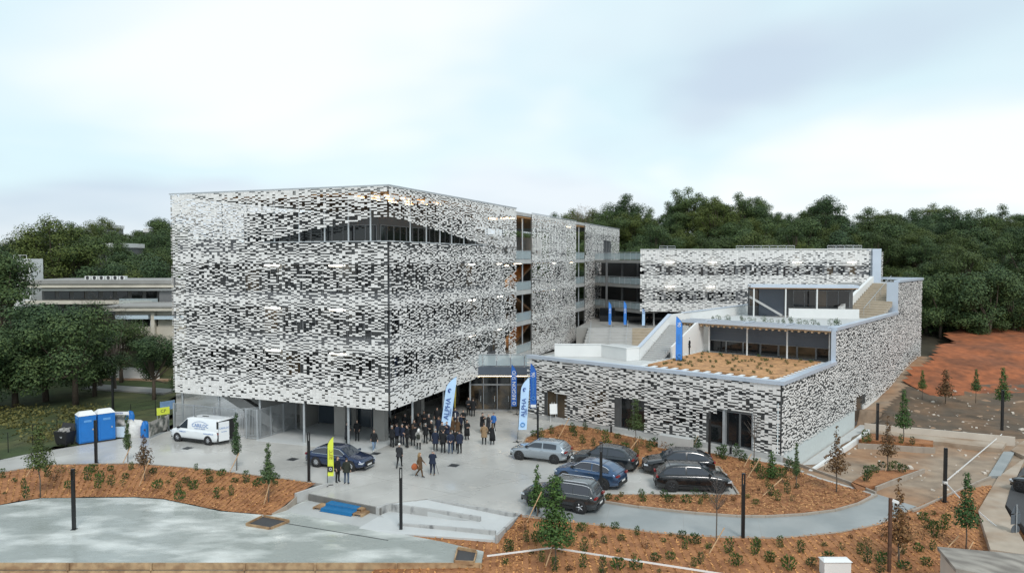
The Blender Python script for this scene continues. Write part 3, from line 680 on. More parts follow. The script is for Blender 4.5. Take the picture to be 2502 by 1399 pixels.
mb = MB(); mb.box(-6, BLL, 7.0, 7.2, 5.6, ZB0 - 0.02); mb.build('ground_floor_glazing', M['glass'], block)

# ---------------------------------------------------------------- access decks between the tall building and the block
dk = empty('access_decks', (0, 0, 0), 0, 'stacked open concrete walkways with railings joining tall building and rear block', 'walkway')
for i, yb in enumerate((636, 691, 747)):
    a, b = PD(1452, yb, 117.0), PD(1568, yb, 105.2); z = (15.30, 11.65, 8.0)[i]
    a.z = b.z = z; dv = (b - a).normalized(); nn = Vector((-dv.y, dv.x, 0)); nn = nn if nn.y > 0 else -nn
    mb = MB(); mb.obox((a + b) / 2 + nn * 1.4 - Vector((0, 0, 0.2)), (b - a) / 2, nn * 1.4, (0, 0, 0.22)); mb.build('deck', M['conc_d'], dk)
    mb = MB(); mb.beam(a + Vector((0, 0, 1.15)), b + Vector((0, 0, 1.15)), 0.06, 0.06)
    n = 9
    for k in range(n + 1): p = a.lerp(b, k / n); mb.beam(p + Vector((0, 0, 0.03)), p + Vector((0, 0, 1.12)), 0.04, 0.04)
    mb.build('railing', M['steel'], dk)
    mb = MB(); mb.obox((a + b) / 2 + nn * 0.03 + Vector((0, 0, 0.58)), (b - a) / 2, nn * 0.008, (0, 0, 0.45)); mb.build('balustrade_glass', M['rail_glass'], dk)
a, b = PD(1440, 700, 124.0), PD(1570, 700, 112.0)
mb = MB(); mb.wall([a, b], 0.3, 4, 15.0); mb.build('back_wall', M['dark'], dk)
for px in (1482, 1520, 1558):
    p = PD(px, 700, 112.5); mb = MB(); mb.box(p.x - 0.15, p.x + 0.15, p.y - 0.15, p.y + 0.15, 4, 15.1); mb.build('column', M['panel'], dk)

# ---------------------------------------------------------------- glazed entrance between the two buildings
ent = empty('entrance_hall', (-1.0, 74.2, 0), 0, 'glazed entrance hall with dark frames and a lit strip between the two tiled buildings', 'entrance')
ex0, ex1 = -3.4, 3.6
for k in range(5):
    mb = MB(); x = ex0 + k * 1.42; mb.box(x + 0.10, x + 1.32, -0.02, 0.02, 0.12, 2.55); o = mb.build('glass_door', M['glass_e'] if 'glass_e' in M else M['glass_w'], ent)
    m2 = MB(); m2.box(x + 1.18, x + 1.22, -0.10, -0.06, 0.9, 1.5); m2.build('handle', M['steel'], o)
    mb = MB(); mb.box(x + 0.10, x + 1.32, -0.02, 0.02, 2.75, 3.45); mb.build('transom_pane', M['glass'], ent)
    mb = MB(); mb.box(x, x + 0.09, -0.08, 0.08, 0, 3.5); mb.build('frame_post', M['frame'], ent)
    mb = MB(); mb.box(x + 0.05, x + 1.36, -0.25, -0.21, 4.62, 5.72); mb.build('balustrade_glass', M['rail_glass'], ent)
    mb = MB(); mb.box(x, x + 0.04, -0.30, -0.26, 4.5, 5.75); mb.build('rail_post', M['steel'], ent)
mb = MB(); mb.box(ex0, ex1, -0.07, 0.07, 2.57, 2.73); mb.build('frame_rail', M['frame'], ent)
mb = MB(); mb.box(ex0, ex1, -0.07, 0.07, 0.0, 0.10); mb.build('frame_rail', M['frame'], ent)
mb = MB(); mb.box(ex0, ex1, -0.4, 6, 3.6, 4.5); mb.build('fascia', M['slate'] if 'slate' in M else M['panel'], ent)
mb = MB(); mb.box(ex0, ex1, -0.33, -0.27, 5.76, 5.82); mb.build('handrail', M['steel'], ent)
lamp(ent, (ex0, -0.15, 3.54), (ex1, -0.15, 3.54), 0.035, 'lampw')
mb = MB(); mb.box(ex0, ex1, 5.9, 6.0, 0, 3.6); mb.build('back_wall', M['wood'], ent)

# ---------------------------------------------------------------- raised courtyard between the buildings
court = empty('courtyard', (0, 0, 0), 0, 'raised concrete courtyard with terraced seating steps under the walkways', 'courtyard')
mb = MB(); mb.prism([(-2, 80.3), (4, 75), (22, 82), (30, 100), (44, 104), (44, 122), (14, 122), (8, 98)], 0.2, 3.6); mb.build('lower_deck', M['conc_d'], court)
for k in range(7):
    z = 3.62 + 0.32 * (k + 1); y = 95 + k * 0.95
    a, b = PD(1425 + k * 2, 800, y), PD(1545, 800, y)
    mb = MB(); mb.box(a.x, b.x, y, y + 0.94, 3.61, z); mb.build('seating_step', M['conc'], court)
    mb = MB(); mb.box(b.x + 0.02, b.x + 3.2, y, y + 0.94, 3.61, z); mb.build('stair_step', M['beige'] if 'beige' in M else M['conc'], court)
mb = MB(); mb.prism([(9, 101.7), (45, 101.7), (45, 121), (14, 121)], 3.61, 5.86); mb.build('upper_deck', M['conc_d'], court)
for px in (1440, 1490, 1530):
    a = PD(px, 800, 94.6); b = PD(px + 4, 800, 101.6)
    mb = MB(); mb.tube([(a.x, a.y, 3.6), (a.x, a.y, 4.6), (b.x, b.y, 6.9), (b.x, b.y, 5.9)], 0.03, 6); mb.build('handrail', M['steel'], court)
# ---------------------------------------------------------------- terrain and ground surfaces
def ground_z(x, y):
    r = smooth01((x - 34) / 16); l = smooth01((-x - 12) / 20)
    h = 19.0 * smooth01((y - 108) / 82) * (1 - 0.25 * l) * (1 - 0.16 * smooth01((x - 45) / 50)) * (1 + 0.14 * noise.noise(Vector((x * 0.03, y * 0.02, 6)))) + 6 * smooth01((y - 190) / 150)
    h += 3.0 * r * smooth01((y - 64) / 42) + 3.0 * r * smooth01((y - 100) / 30) * (1 - smooth01((y - 130) / 60))
    h += 3.5 * l * smooth01((y - 92) / 22) * (1 - smooth01((y - 125) / 60))
    h += 0.35 * noise.noise(Vector((x * 0.11, y * 0.11, 2))) * smooth01((y - 80) / 30)
    return h - 0.45 - 1.6 * (1 - smooth01((y - 34) / 10))
def scr0(x, y): return CX + F_PX * x / y
def grid_sheet(name, xs, ys, zf, m, mask=None):
    mb = MB(); nx, ny = len(xs), len(ys)
    vs = [(x, y, zf(x, y)) for y in ys for x in xs]
    fs = []
    for j in range(ny - 1):
        for i in range(nx - 1):
            if mask and not mask((xs[i] + xs[i + 1]) / 2, (ys[j] + ys[j + 1]) / 2): continue
            fs.append((j * nx + i, j * nx + i + 1, (j + 1) * nx + i + 1, (j + 1) * nx + i))
    mb.add(vs, fs); o = mb.build(name, m, None, smooth=True); tag(o, kind='structure'); return o
def frange(a, b, s):
    n = max(1, int(round((b - a) / s))); return [a + (b - a) * i / n for i in range(n + 1)]
xs = frange(-900, -160, 60) + frange(-150, 170, 4) + frange(180, 900, 60)
ys = frange(8, 70, 6) + frange(73, 240, 3.5) + frange(260, 1500, 70)
def _mk(x, y):    # leave out the sunken area beside the low building
    q = BF.l((x, y, 0)); return not (-2 < q.x < 27 and -4.5 < q.y < 9)
grid_sheet('ground', xs, ys, ground_z, M['terrain'], _mk)
def sheet_px(name, pts, z, m, depth=0.5, parent=None):
    mb = MB(); mb.prism([P(a, b, z)[:2] for a, b in pts], z - depth, z); o = mb.build(name, m, parent); tag(o, kind='structure'); return o
PLAZA_LOW = [(-120, 1182), (0, 1153), (120, 1134), (330, 1131), (520, 1147), (700, 1170), (795, 1181), (754, 1204), (933, 1239), (952, 1228), (1045, 1217), (1268, 1253), (1276, 1258), (1400, 1272), (1600, 1298), (1750, 1309), (1900, 1312), (2050, 1298), (2150, 1277), (2238, 1236)]
PLAZA_UP = [(2140, 1205), (2000, 1165), (1915, 1130), (1500, 1030), (1330, 985), (1330, 955), (900, 950), (430, 960), (428, 1050), (300, 1070), (165, 1092), (60, 1110), (-120, 1148)]
sheet_px('plaza', PLAZA_LOW + PLAZA_UP, 0.0, M['plaza'])
# clean pale concrete pad below the overhang
mb = MB(); mb.prism([MF.w(-0.3, 1.5)[:2], MF.w(-0.6, 12.8)[:2], MF.w(8, 14)[:2], MF.w(8, 1.5)[:2]], -0.2, 0.012); tag(mb.build('paved_pad', M['ramp']), kind='structure')
# curved drive
PATH_UP = [(1474, 1222), (1560, 1235), (1700, 1250), (1800, 1257), (1870, 1258), (1960, 1253), (2040, 1243), (2100, 1226), (2142, 1206)]
PATH_LO = [(2238, 1236), (2150, 1277), (2050, 1298), (1900, 1312), (1750, 1309), (1600, 1298), (1400, 1272), (1280, 1258), (1300, 1235), (1400, 1225)]
sheet_px('driveway', PATH_UP + PATH_LO, 0.005, M['path'], 0.3)
# lower slab, landing
SLAB = [(-120, 1262), (0, 1233), (100, 1216), (330, 1214), (400, 1219), (540, 1248), (662, 1258), (756, 1217), (921, 1251), (974, 1302), (1080, 1322), (1182, 1346), (1176, 1374), (600, 1374), (-120, 1374)]
ZS = -0.42
sheet_px('lower_slab', SLAB, ZS, M['slab'], 0.55)
sheet_px('landing', [(690, 1246), (760, 1220), (921, 1252), (985, 1291), (950, 1300)], ZS + 0.005, M['path2'] if 'path2' in M else M['ramp'], 0.2)
mb = MB(); mb.wall([P(668, 1256, 0), P(948, 1301, 0)], 0.06, ZS - 0.1, ZS + 0.012); tag(mb.build('drain_channel', M['dark']), kind='structure')
mb = MB(); mb.wall([P(755, 1206, 0), P(931, 1241, 0)], 0.10, ZS - 0.05, 0.004); tag(mb.build('step_riser', M['riser']), kind='structure')
# ramp lanes
def quad_sheet(name, pts, m):
    mb = MB(); top = [tuple(P(a, b, z)) for a, b, z in pts]; bot = [(p[0], p[1], p[2] - 0.3) for p in top]; n = len(pts)
    mb.add(top + bot, [tuple(range(n))] + [(i, i + n, (i + 1) % n + n, (i + 1) % n) for i in range(n)]); o = mb.build(name, m); tag(o, kind='structure'); return o
quad_sheet('ramp_base', [(922, 1262, ZS + .004), (951, 1232, ZS + .004), (1048, 1224, ZS + .004), (1255, 1262, ZS + .004), (1213, 1316, ZS + .004), (950, 1301, ZS + .004), (880, 1288, ZS + .004)], M['ramp'])
quad_sheet('ramp_lane', [(922, 1262, ZS + .01), (876, 1289, ZS + .01), (950, 1301, ZS + .01), (1215, 1318, -0.28), (1235, 1280, -0.25), (1165, 1272, -0.27)], M['ramp'])
quad_sheet('ramp_lane', [(952, 1230, 0.006), (1048, 1219, 0.006), (1262, 1256, -0.14), (1215, 1316, -0.27), (1165, 1273, -0.26)], M['ramp'])
def curb_wall(name, pts, t, z0, z1, label, m='stain'):
    mb = MB(); mb.wall([P(a, b, z1 if not isinstance(z1, (list, tuple)) else z1[0]) for a, b in pts], t, z0, z1); return tag(mb.build(name, M[m]), label, 'wall')
curb_wall('ramp_wall', [(921, 1239), (951, 1228)], 0.22, -0.6, 0.06, 'short end of the concrete ramp wall beside blue carpeted pallets')
curb_wall('ramp_wall', [(953, 1229), (1060, 1243), (1174, 1260)], 0.18, -0.6, [0.05, 0.04, 0.02], 'stained concrete wall between the two lanes of the ramp')
curb_wall('ramp_wall', [(1046, 1217), (1259, 1253)], 0.14, -0.5, 0.07, 'low stained concrete upstand along the plaza edge of the ramp')
curb_wall('ramp_wall', [(1271, 1252), (1213, 1306)], 0.16, -0.9, 0.03, 'concrete end wall of the ramp facing the front mulch bed')
curb_wall('ramp_wall', [(973, 1277), (1100, 1291), (1211, 1305)], 0.16, -0.95, [-0.25, -0.12, -0.02], 'stained outer concrete wall of the ramp behind a black light column')
curb_wall('side_wall', [(722, 1204), (800, 1179)], 0.20, -0.7, 0.22, 'low concrete wall at the end of the left mulch bed', 'conc')
mb = MB(); mb.wall([P(724, 1213, 0), P(700, 1229, 0), P(664, 1256, ZS)], 0.09, -0.9, [0.03, -0.12, ZS + 0.04]); tag(mb.build('bed_edging', M['kerb']), 'thin edging strip between the left mulch bed and the landing', 'edging')
# kerbs made of stones
def kerb(pts, z0, z1, w=0.14, seg=1.0, label='line of pale kerb stones', world=False):
    root = empty('kerb', (0, 0, 0)); tag(root, kind='structure')
    ps = [Vector(p) if world else P(p[0], p[1], z1) for p in pts]
    for a, b in zip(ps, ps[1:]):
        n = max(1, int(round((b - a).length / seg))); d = (b - a).normalized() * 0.006
        for k in range(n):
            p, q = a.lerp(b, k / n) + d, a.lerp(b, (k + 1) / n) - d
            mb = MB(); mb.wall([p, q], w, z0, z1 + rnd.uniform(-0.006, 0.006)); mb.build('kerb_stone', M['kerb'], root)
    return root
kerb([(-120, 1181), (0, 1152), (120, 1133), (330, 1130), (520, 1146), (700, 1169), (760, 1177)], -0.2, 0.03, 0.10, 2.0)
kerb(PATH_UP, -0.1, 0.13, 0.14, 1.0)
kerb([(1276, 1259), (1400, 1273), (1600, 1299), (1750, 1310), (1900, 1313), (2050, 1299), (2150, 1278), (2240, 1237)], -0.4, 0.05, 0.10, 1.0)
# ---- mulch beds
beds = []
def interp_poly(pts, n):
    ps = [Vector(p) for p in pts]; ls = [0]
    for a, b in zip(ps, ps[1:]): ls.append(ls[-1] + (b - a).length)
    out = []
    for k in range(n + 1):
        t = ls[-1] * k / n; i = 0
        while i < len(ls) - 2 and ls[i + 1] < t: i += 1
        out.append(ps[i].lerp(ps[i + 1], (t - ls[i]) / max(1e-6, ls[i + 1] - ls[i])))
    return out
NA = 60
up = interp_poly([P(a, b, 0.0) for a, b in ((-120, 1184), (0, 1155), (120, 1136), (330, 1133), (520, 1149), (700, 1172), (776, 1181))], NA)
lo = interp_poly([P(a, b, ZS) for a, b in ((-120, 1262), (0, 1232), (100, 1215), (330, 1213), (400, 1218), (540, 1247), (662, 1258))], NA)
up[-1], lo[-1] = P(772, 1181, 0), P(664, 1257, ZS)
mb = MB(); vs = []; NR = 12
def bedA(i, t):
    p = up[i].lerp(lo[i], t); z = 0.02 + (ZS - 0.0) * smooth01(t * 1.1 - 0.05) + 0.10 * math.sin(math.pi * t)
    return Vector((p.x, p.y, z + 0.05 * noise.noise(Vector((p.x * 1.3, p.y * 1.3, 5)))))
for i in range(NA + 1):
    for j in range(NR + 1): vs.append(bedA(i, j / NR))
mb.add(vs, [(i * (NR + 1) + j, i * (NR + 1) + j + 1, (i + 1) * (NR + 1) + j + 1, (i + 1) * (NR + 1) + j) for i in range(NA) for j in range(NR)])
tag(mb.build('mulch_bed', M['mulch'], None, True), kind='structure')
beds.append(('A', lambda: bedA(rnd.randrange(NA), rnd.random()), 9000))
# bed C: planted island in front of the low building, with the parking bay cut out of it
BEDC = [(1279, 1079), (1286, 1068), (1320, 1052), (1372, 1036), (1440, 1043), (1560, 1070), (1660, 1090), (1760, 1110), (1908, 1134), (2000, 1168), (2128, 1205), (2092, 1224), (2036, 1241), (1958, 1251), (1870, 1256), (1800, 1255), (1700, 1248), (1560, 1233), (1482, 1221), (1478, 1206), (1640, 1206), (1806, 1206), (1784, 1172), (1757, 1138), (1640, 1133), (1560, 1140), (1535, 1140), (1500, 1118), (1400, 1099), (1330, 1087)]
polyC = [P(a, b, 0.1)[:2] for a, b in BEDC]
def inside(poly, x, y):
    c = False; n = len(poly)
    for i in range(n):
        x1, y1 = poly[i][0], poly[i][1]; x2, y2 = poly[i - 1][0], poly[i - 1][1]
        if (y1 > y) != (y2 > y) and x < (x2 - x1) * (y - y1) / (y2 - y1) + x1: c = not c
    return c
def zC(x, y): return 0.09 + 0.05 * noise.noise(Vector((x * 0.9, y * 0.9, 1)))
mb = MB(); mb.prism(polyC, -0.2, 0.085); tag(mb.build('mulch_bed', M['mulch']), kind='structure')
bx = [min(p[0] for p in polyC), max(p[0] for p in polyC), min(p[1] for p in polyC), max(p[1] for p in polyC)]
def randC():
    while True:
        x, y = rnd.uniform(bx[0], bx[1]), rnd.uniform(bx[2], bx[3])
        if inside(polyC, x, y): return Vector((x, y, 0.10))
beds.append(('C', randC, 9000))
kerb([(1535, 1140), (1500, 1118), (1400, 1099), (1330, 1087), (1279, 1079), (1286, 1068), (1320, 1052), (1372, 1036)], -0.1, 0.12, 0.12, 0.9)
kerb([(1478, 1206), (1640, 1206), (1806, 1206), (1784, 1172), (1757, 1138), (1640, 1133), (1560, 1140), (1535, 1140)], -0.1, 0.12, 0.12, 1.0)
# bed B: large front bed, falling towards the viewer
edgeB = [P(948, 1302, ZS), P(1080, 1313, ZS), P(1214, 1322, ZS), P(1240, 1296, -0.2), P(1273, 1258, -0.02)] + [P(a, b, 0.0) for a, b in ((1400, 1273), (1600, 1299), (1750, 1310), (1900, 1313), (2050, 1299), (2150, 1278), (2240, 1238), (2330, 1200), (2420, 1185))]
NB = 110
eb = interp_poly(edgeB, NB)
def bedB(i, t):
    p = eb[i]; d = 15.0 * t ** 1.3
    z = p.z + 0.03 - (0.05 if p.z < -0.1 else 0) - 0.055 * d - 0.05 * smooth01(d)
    return Vector((p.x + 0.00 * d, p.y - d, z + 0.09 * noise.noise(Vector((p.x * 0.7, (p.y - d) * 0.7, 8))) * smooth01(d)))
mb = MB(); NR2 = 40; vs = [bedB(i, j / NR2) for i in range(NB + 1) for j in range(NR2 + 1)]
W2 = NR2 + 1
mb.add(vs, [(i * W2 + j, i * W2 + j + 1, (i + 1) * W2 + j + 1, (i + 1) * W2 + j) for i in range(NB) for j in range(NR2)])
tag(mb.build('mulch_bed', M['mulch'], None, True), kind='structure')
polyS = [P(a, b, ZS)[:2] for a, b in SLAB]
def randB():
    while True:
        q = bedB(rnd.randrange(NB), rnd.random() ** 0.8)
        if q.y > 32 and not inside(polyS, q.x, q.y): return q
beds.append(('B', randB, 17000))
def zB(x, y):
    best = min(range(NB + 1), key=lambda i: abs(eb[i].x - x) + (0 if eb[i].y >= y - 0.2 else 5)); p = eb[best]; d = max(0.0, p.y - y)
    return p.z + 0.03 - (0.05 if p.z < -0.1 else 0) - 0.055 * d - 0.05 * smooth01(d)
for nm, fn, n in beds:
    mb = MB()
    for _ in range(n):
        p = fn(); a = rnd.uniform(0, math.pi); L_, W_ = rnd.uniform(0.035, 0.095), rnd.uniform(0.012, 0.035)
        u = Vector((math.cos(a), math.sin(a), rnd.uniform(-0.5, 0.5))) * L_; v = Vector((-math.sin(a), math.cos(a), rnd.uniform(-0.6, 0.6))) * W_
        c = Vector((p.x, p.y, p.z + rnd.uniform(0.012, 0.035)))
        mb.add([c - u - v, c + u - v, c + u + v, c - u + v], [(0, 1, 2, 3)])
    tag(mb.build('bark_chips', M['chip']), 'orange bark chips covering the planting bed', 'mulch', kind='stuff')
mb = MB(); mb.prism([BF.w(0.9, 0.0)[:2], BF.w(24, 0.0)[:2], BF.w(24, -2.2)[:2], BF.w(0.9, -2.2)[:2]], -1.7, -1.42); tag(mb.build('light_well_floor', M['ramp']), kind='structure')
# ---- yard of bare earth on the right
def yard_z(x, y):
    q = BF.l((x, y, 0)); z = -0.10 + 0.16 * noise.noise(Vector((x * 0.25, y * 0.25, 3))) + 0.05 * noise.noise(Vector((x * 1.1, y * 1.1, 7)))
    z += 1.3 * smooth01((q.x - 26) / 22) * smooth01((-q.y) / 8)
    if 1.0 < q.x < 24 and -2.1 < q.y < 1.0: z = -1.5
    elif q.y > 1.0: z = -1.5
    else: z = max(z, ground_z(x, y) + 0.12)
    return z
yx, yy = frange(21, 92, 0.55), frange(38, 98, 0.55)
path_poly = [P(a, b, 0)[:2] for a, b in PATH_UP + PATH_LO]
def edge_y(x):
    for a, b in zip(eb[60:], eb[61:]):
        if a.x <= x <= b.x: return a.y + (b.y - a.y) * (x - a.x) / max(1e-6, b.x - a.x)
    return -1e9
def yard_mask(x, y):
    q = BF.l((x, y, 0))
    if y < edge_y(x) - 0.2: return False
    return not (q.y > 1.2 and q.x > 1.0) and not inside(polyC, x, y) and not (q.x < 1 and q.y > -0.6) and (y > 41 or x > 30)
grid_sheet('dirt_yard', yx, yy, yard_z, M['dirt'], yard_mask)
def red_z(x, y): return max(yard_z(x, y), ground_z(x, y) + 0.12) + 0.03 + 1.3 * smooth01((y - 82) / 12) + (0.1 + 0.5 * smooth01((y - 87) / 6)) * noise.noise(Vector((x * 0.2, y * 0.2, 4))) + 0.10 * noise.noise(Vector((x * 0.8, y * 0.8, 4)))
grid_sheet('red_earth_slope', frange(46, 140, 0.9), frange(76, 112, 0.8), red_z, M['redearth'], lambda x, y: BF.l((x, y, 0)).y < -2.0 + 1.5 * noise.noise(Vector((x * 0.2, y * 0.2, 0))) and y > 78.5 + 2.5 * noise.noise(Vector((x * 0.12, y * 0.12, 9))))
def soil_z(x, y): return yard_z(x, y) + 0.02 + 0.05 * noise.noise(Vector((x * 0.9, y * 0.9, 14)))
grid_sheet('soil_bank', frange(34, 100, 0.7), frange(60, 92, 0.7), soil_z, M['soil'], lambda x, y: BF.l((x, y, 0)).y < -1.6 and y > P(scr0(x, 66), 1050, 0.3).y + 1.5 * noise.noise(Vector((x * 0.3, y * 0.3, 5))) - 0.3 + (0.17 * max(0, x - 40)) * -1)
# lawn and bank on the left
def lawn_z(x, y): return ground_z(x, y) + 0.42 + 0.08 * noise.noise(Vector((x * 0.4, y * 0.4, 1)))
grid_sheet('lawn', frange(-110, -24, 2), frange(44, 104, 2), lawn_z, M['lawn'], lambda x, y: not inside([p[:2] for p in [P(a, b, 0) for a, b in PLAZA_LOW + PLAZA_UP]], x, y) and MF.l((x, y, 0)).y > LL - 0.5 or x < -38 and y < 60 and False)
# footpaths across the lawn
mb = MB(); mb.wall([P(0, 925, 0), P(120, 905, 0), P(220, 902, 0)], 0.8, -0.2, 0.16); tag(mb.build('footpath', M['conc']), kind='structure')
mb = MB(); mb.wall([P(255, 927, 0), P(420, 929, 0)], 1.0, -0.2, 0.16); tag(mb.build('footpath', M['dirt']), kind='structure')
mb = MB(); mb.wall([P(220, 945, 0), P(420, 958, 0)], 2.6, -0.2, 0.14); tag(mb.build('footpath', M['conc_d']), kind='structure')
# road and gutter at the far right
mb = MB(); mb.prism([P(a, b, 0.06)[:2] for a, b in ((2470, 1190), (2502, 1140), (2700, 1100), (2800, 1300), (2600, 1420), (2480, 1260), (2458, 1235))], -0.3, 0.14); tag(mb.build('road', M['asph']), kind='structure')
mb = MB(); mb.prism([P(a, b, 0.0)[:2] for a, b in ((2452, 1105), (2480, 1105), (2445, 1165), (2415, 1165))], -0.3, 0.10); tag(mb.build('gutter', M['path']), kind='structure')
mb = MB(); mb.prism([P(a, b, 0.0)[:2] for a, b in ((2140, 1048), (2300, 1060), (2468, 1072), (2448, 1102), (2270, 1082), (2120, 1062))], -0.3, 0.22); tag(mb.build('walkway_slab', M['walk']), kind='structure')
mb = MB(); mb.prism([P(a, b, 0.0)[:2] for a, b in ((2502, 1080), (2540, 1085), (2505, 1120), (2470, 1104))], -0.3, 0.18); tag(mb.build('walkway_slab', M['walk']), kind='structure')
mb = MB(); mb.prism([P(a, b, 0.0)[:2] for a, b in ((2505, 1120), (2470, 1200), (2455, 1240), (2520, 1360), (2420, 1345), (2390, 1250), (2440, 1165))], -0.3, 0.09); tag(mb.build('concrete_apron', M['walk']), kind='structure')
mb = MB(); mb.wall([P(2112, 1040, 0.5), P(2200, 1048, 0.5), P(2330, 1060, 0.5), P(2480, 1074, 0.5)], 0.16, -0.5, 0.75); tag(mb.build('retaining_wall', M['pale']), 'low pale retaining wall below the bare earth slope at right', 'wall')
mb = MB(); mb.wall([P(1980, 1143, 0.2), P(2050, 1100, 0.2), P(2095, 1068, 0.4), P(2122, 1048, 0.5)], 0.25, -1.7, [0.05, 0.2, 0.35, 0.5]); tag(mb.build('retaining_wall', M['white']), 'white retaining wall of the sunken area beside the tiled side wall', 'wall')
mb = MB(); mb.wall([P(1905, 1118, 0), P(1990, 1150, 0), P(2075, 1180, 0), P(2140, 1206, 0)], 0.14, -1.0, 0.16); tag(mb.build('edging_wall', M['kerb']), 'narrow tan edging wall between the mulch island and dirt yard', 'wall')
kerb([(2140, 1188), (2190, 1168), (2258, 1144)], -0.2, 0.22, 0.14, 1.0); kerb([(2096, 1082), (2200, 1088), (2285, 1093)], -0.2, 0.30, 0.16, 1.0); kerb([(2230, 1245), (2330, 1200), (2420, 1162)], -0.3, 0.12, 0.12, 1.2)
sheetm = MB(); sheetm.prism([P(a, b, 0.1)[:2] for a, b in ((2080, 1180), (2125, 1150), (2245, 1148), (2140, 1186), (2095, 1198))], -0.1, 0.16); tag(sheetm.build('mulch_bed', M['mulch']), kind='structure')
sheetm = MB(); sheetm.prism([P(a, b, 0.1)[:2] for a, b in ((2098, 1078), (2130, 1062), (2280, 1080), (2280, 1090))], -0.1, 0.26); tag(sheetm.build('mulch_bed', M['mulch']), kind='structure')
sheetm = MB(); sheetm.prism([P(a, b, 0.5)[:2] for a, b in ((2252, 893), (2280, 892), (2296, 918), (2256, 922))], -0.1, 1.35); tag(sheetm.build('concrete_pad', M['path']), kind='structure')
for a, b in (((1493, 1227), (1478, 1283)), ((1668, 1249), (1672, 1303)), ((1850, 1259), (1862, 1312)), ((620, 1158), (1010, 1090)), ((830, 1200), (1230, 1105)), ((1010, 1225), (1420, 1140)), ((560, 1090), (1150, 1215)), ((900, 1085), (1290, 1160))):
    mb = MB(); mb.wall([P(*a, 0), P(*b, 0)], 0.018, -0.05, 0.0075); tag(mb.build('expansion_joint', M['conc_d']), kind='structure')
# manhole covers and pits
def cover(px, py, w, d, z=0.008, m='dark', nm='drain_cover', lb=None, rot=-0.38):
    p = P(px, py, z); o = empty(nm, p, rot, lb, 'manhole cover')
    mb = MB(); mb.box(-w / 2, w / 2, -d / 2, d / 2, -0.05, 0.0); mb.build('frame', M['frame'], o)
    for k in range(5):
        mb = MB(); a = -w / 2 + 0.04 + k * (w - 0.08) / 5; mb.box(a, a + (w - 0.08) / 5 - 0.012, -d / 2 + 0.03, d / 2 - 0.03, 0.002, 0.008); mb.build('bar', M[m], o)
cover(715, 1121, 0.75, 0.75, lb='dark square drain cover left of the blue sedan')
cover(918, 1107, 0.7, 0.7, lb='dark square drain cover beside the woman in jeans')
cover(1109, 1136, 0.75, 0.75, lb='dark square drain cover on the open plaza near silver car')
cover(458, 1094, 0.75, 0.75, lb='dark square drain cover in front of the white van')
def well(pts, z, lb, depth):
    o = empty('timber_pit', P(*pts[0], z)); tag(o, lb, 'pit'); base = P(*pts[0], z)
    ps = [P(a, b, z) - base for a, b in pts]
    for i in range(4):
        a, b = ps[i], ps[(i + 1) % 4]; mb = MB(); mb.wall([a.lerp(b, 0.03), a.lerp(b, 0.97)], 0.07, -0.05, 0.14 + depth * (i == 0)); mb.build('board', M['wood_l'], o)
    mb = MB(); mb.prism([(p.x * 0.97 + 0.02, p.y * 0.97) for p in ps], 0.004, 0.02); mb.build('pit_floor', M['asph'], o)
well([(642, 1262), (708, 1274), (660, 1293), (600, 1283)], ZS, 'timber-framed square pit in the lower slab beside the left mulch bed', 0)
well([(1118, 1342), (1165, 1350), (1158, 1376), (1110, 1374)], ZS, 'small timber-framed pit at the corner of the lower slab', 0.05)
# timber formwork along the slab's front edge
fw = empty('formwork', P(0, 1374, ZS)); tag(fw, 'long timber formwork boards along the front edge of the lower slab', 'formwork'); b0 = P(0, 1374, ZS)
bxs = [-120, 170, 372, 600, 772, 970, 1176]
for a, b in zip(bxs, bxs[1:]):
    p, q = P(a + 1, 1374.5, ZS) - b0, P(b - 1, 1374.5, ZS) - b0
    mb = MB(); mb.wall([p, q], 0.05, -0.34, 0.02); mb.build('board', M['wood_l'], fw)
    mb = MB(); mb.wall([p + Vector((0, -0.12, 0)), q + Vector((0, -0.12, 0))], 0.10, -0.50, -0.36); mb.build('board', M['wood_l'], fw)
    mb = MB(); mb.box(q.x - 0.05, q.x + 0.05, q.y - 0.14, q.y - 0.04, -0.34, 0.03); mb.build('batten', M['wood_l'], fw)
mb = MB(); mb.box(-60, -1.55, 34.0, 38.2, -1.5, -1.0); tag(mb.build('lower_ground', M['ramp']), kind='structure')
mb = MB(); mb.lathe([(0.55, 0), (0.55, 0.12), (0.42, 0.14), (0.42, 0.10)], 20, P(1262, 1388, -0.75)); mb.build('concrete_ring', M['kerb'])
tag(bpy.data.objects['concrete_ring'], 'round concrete manhole ring set in the front mulch bed', 'manhole')
# ---------------------------------------------------------------- vehicles
def paint(name, rgb, metal=0.5, rough=0.22): return mat(name, rgb, rough, metal, coat=1.0, var=0.04, vs=1.5)
M['carglass'] = mat('car_glass', (0.030, 0.040, 0.055), 0.05, spec=0.7)  # slight blue reflection is put into the base colour
M['chrome'] = mat('chrome_trim', (0.75, 0.77, 0.8), 0.18, metal=1.0)
M['alloy'] = mat('alloy_rim', (0.50, 0.51, 0.53), 0.3, metal=0.8)
M['darkalloy'] = mat('dark_alloy_rim', (0.06, 0.062, 0.066), 0.35, metal=0.7)
M['plastic'] = mat('black_plastic_trim', (0.016, 0.016, 0.017), 0.55)
M['headl'] = mat('headlamp_lens', (0.65, 0.7, 0.75), 0.1, metal=0.4)
M['taill'] = mat('red_tail_lamp', (0.22, 0.012, 0.012), 0.2)
M['plate'] = mat('white_number_plate', (0.7, 0.7, 0.68), 0.4)
def lerp_keys(keys, x):
    if x <= keys[0][0]: return keys[0][1]
    for (a, va), (b, vb) in zip(keys, keys[1:]):
        if x <= b:
            t = (x - a) / (b - a); t = t * t * (3 - 2 * t) * 0.5 + t * 0.5
            return va + (vb - va) * t
    return keys[-1][1]
_wheels = {}
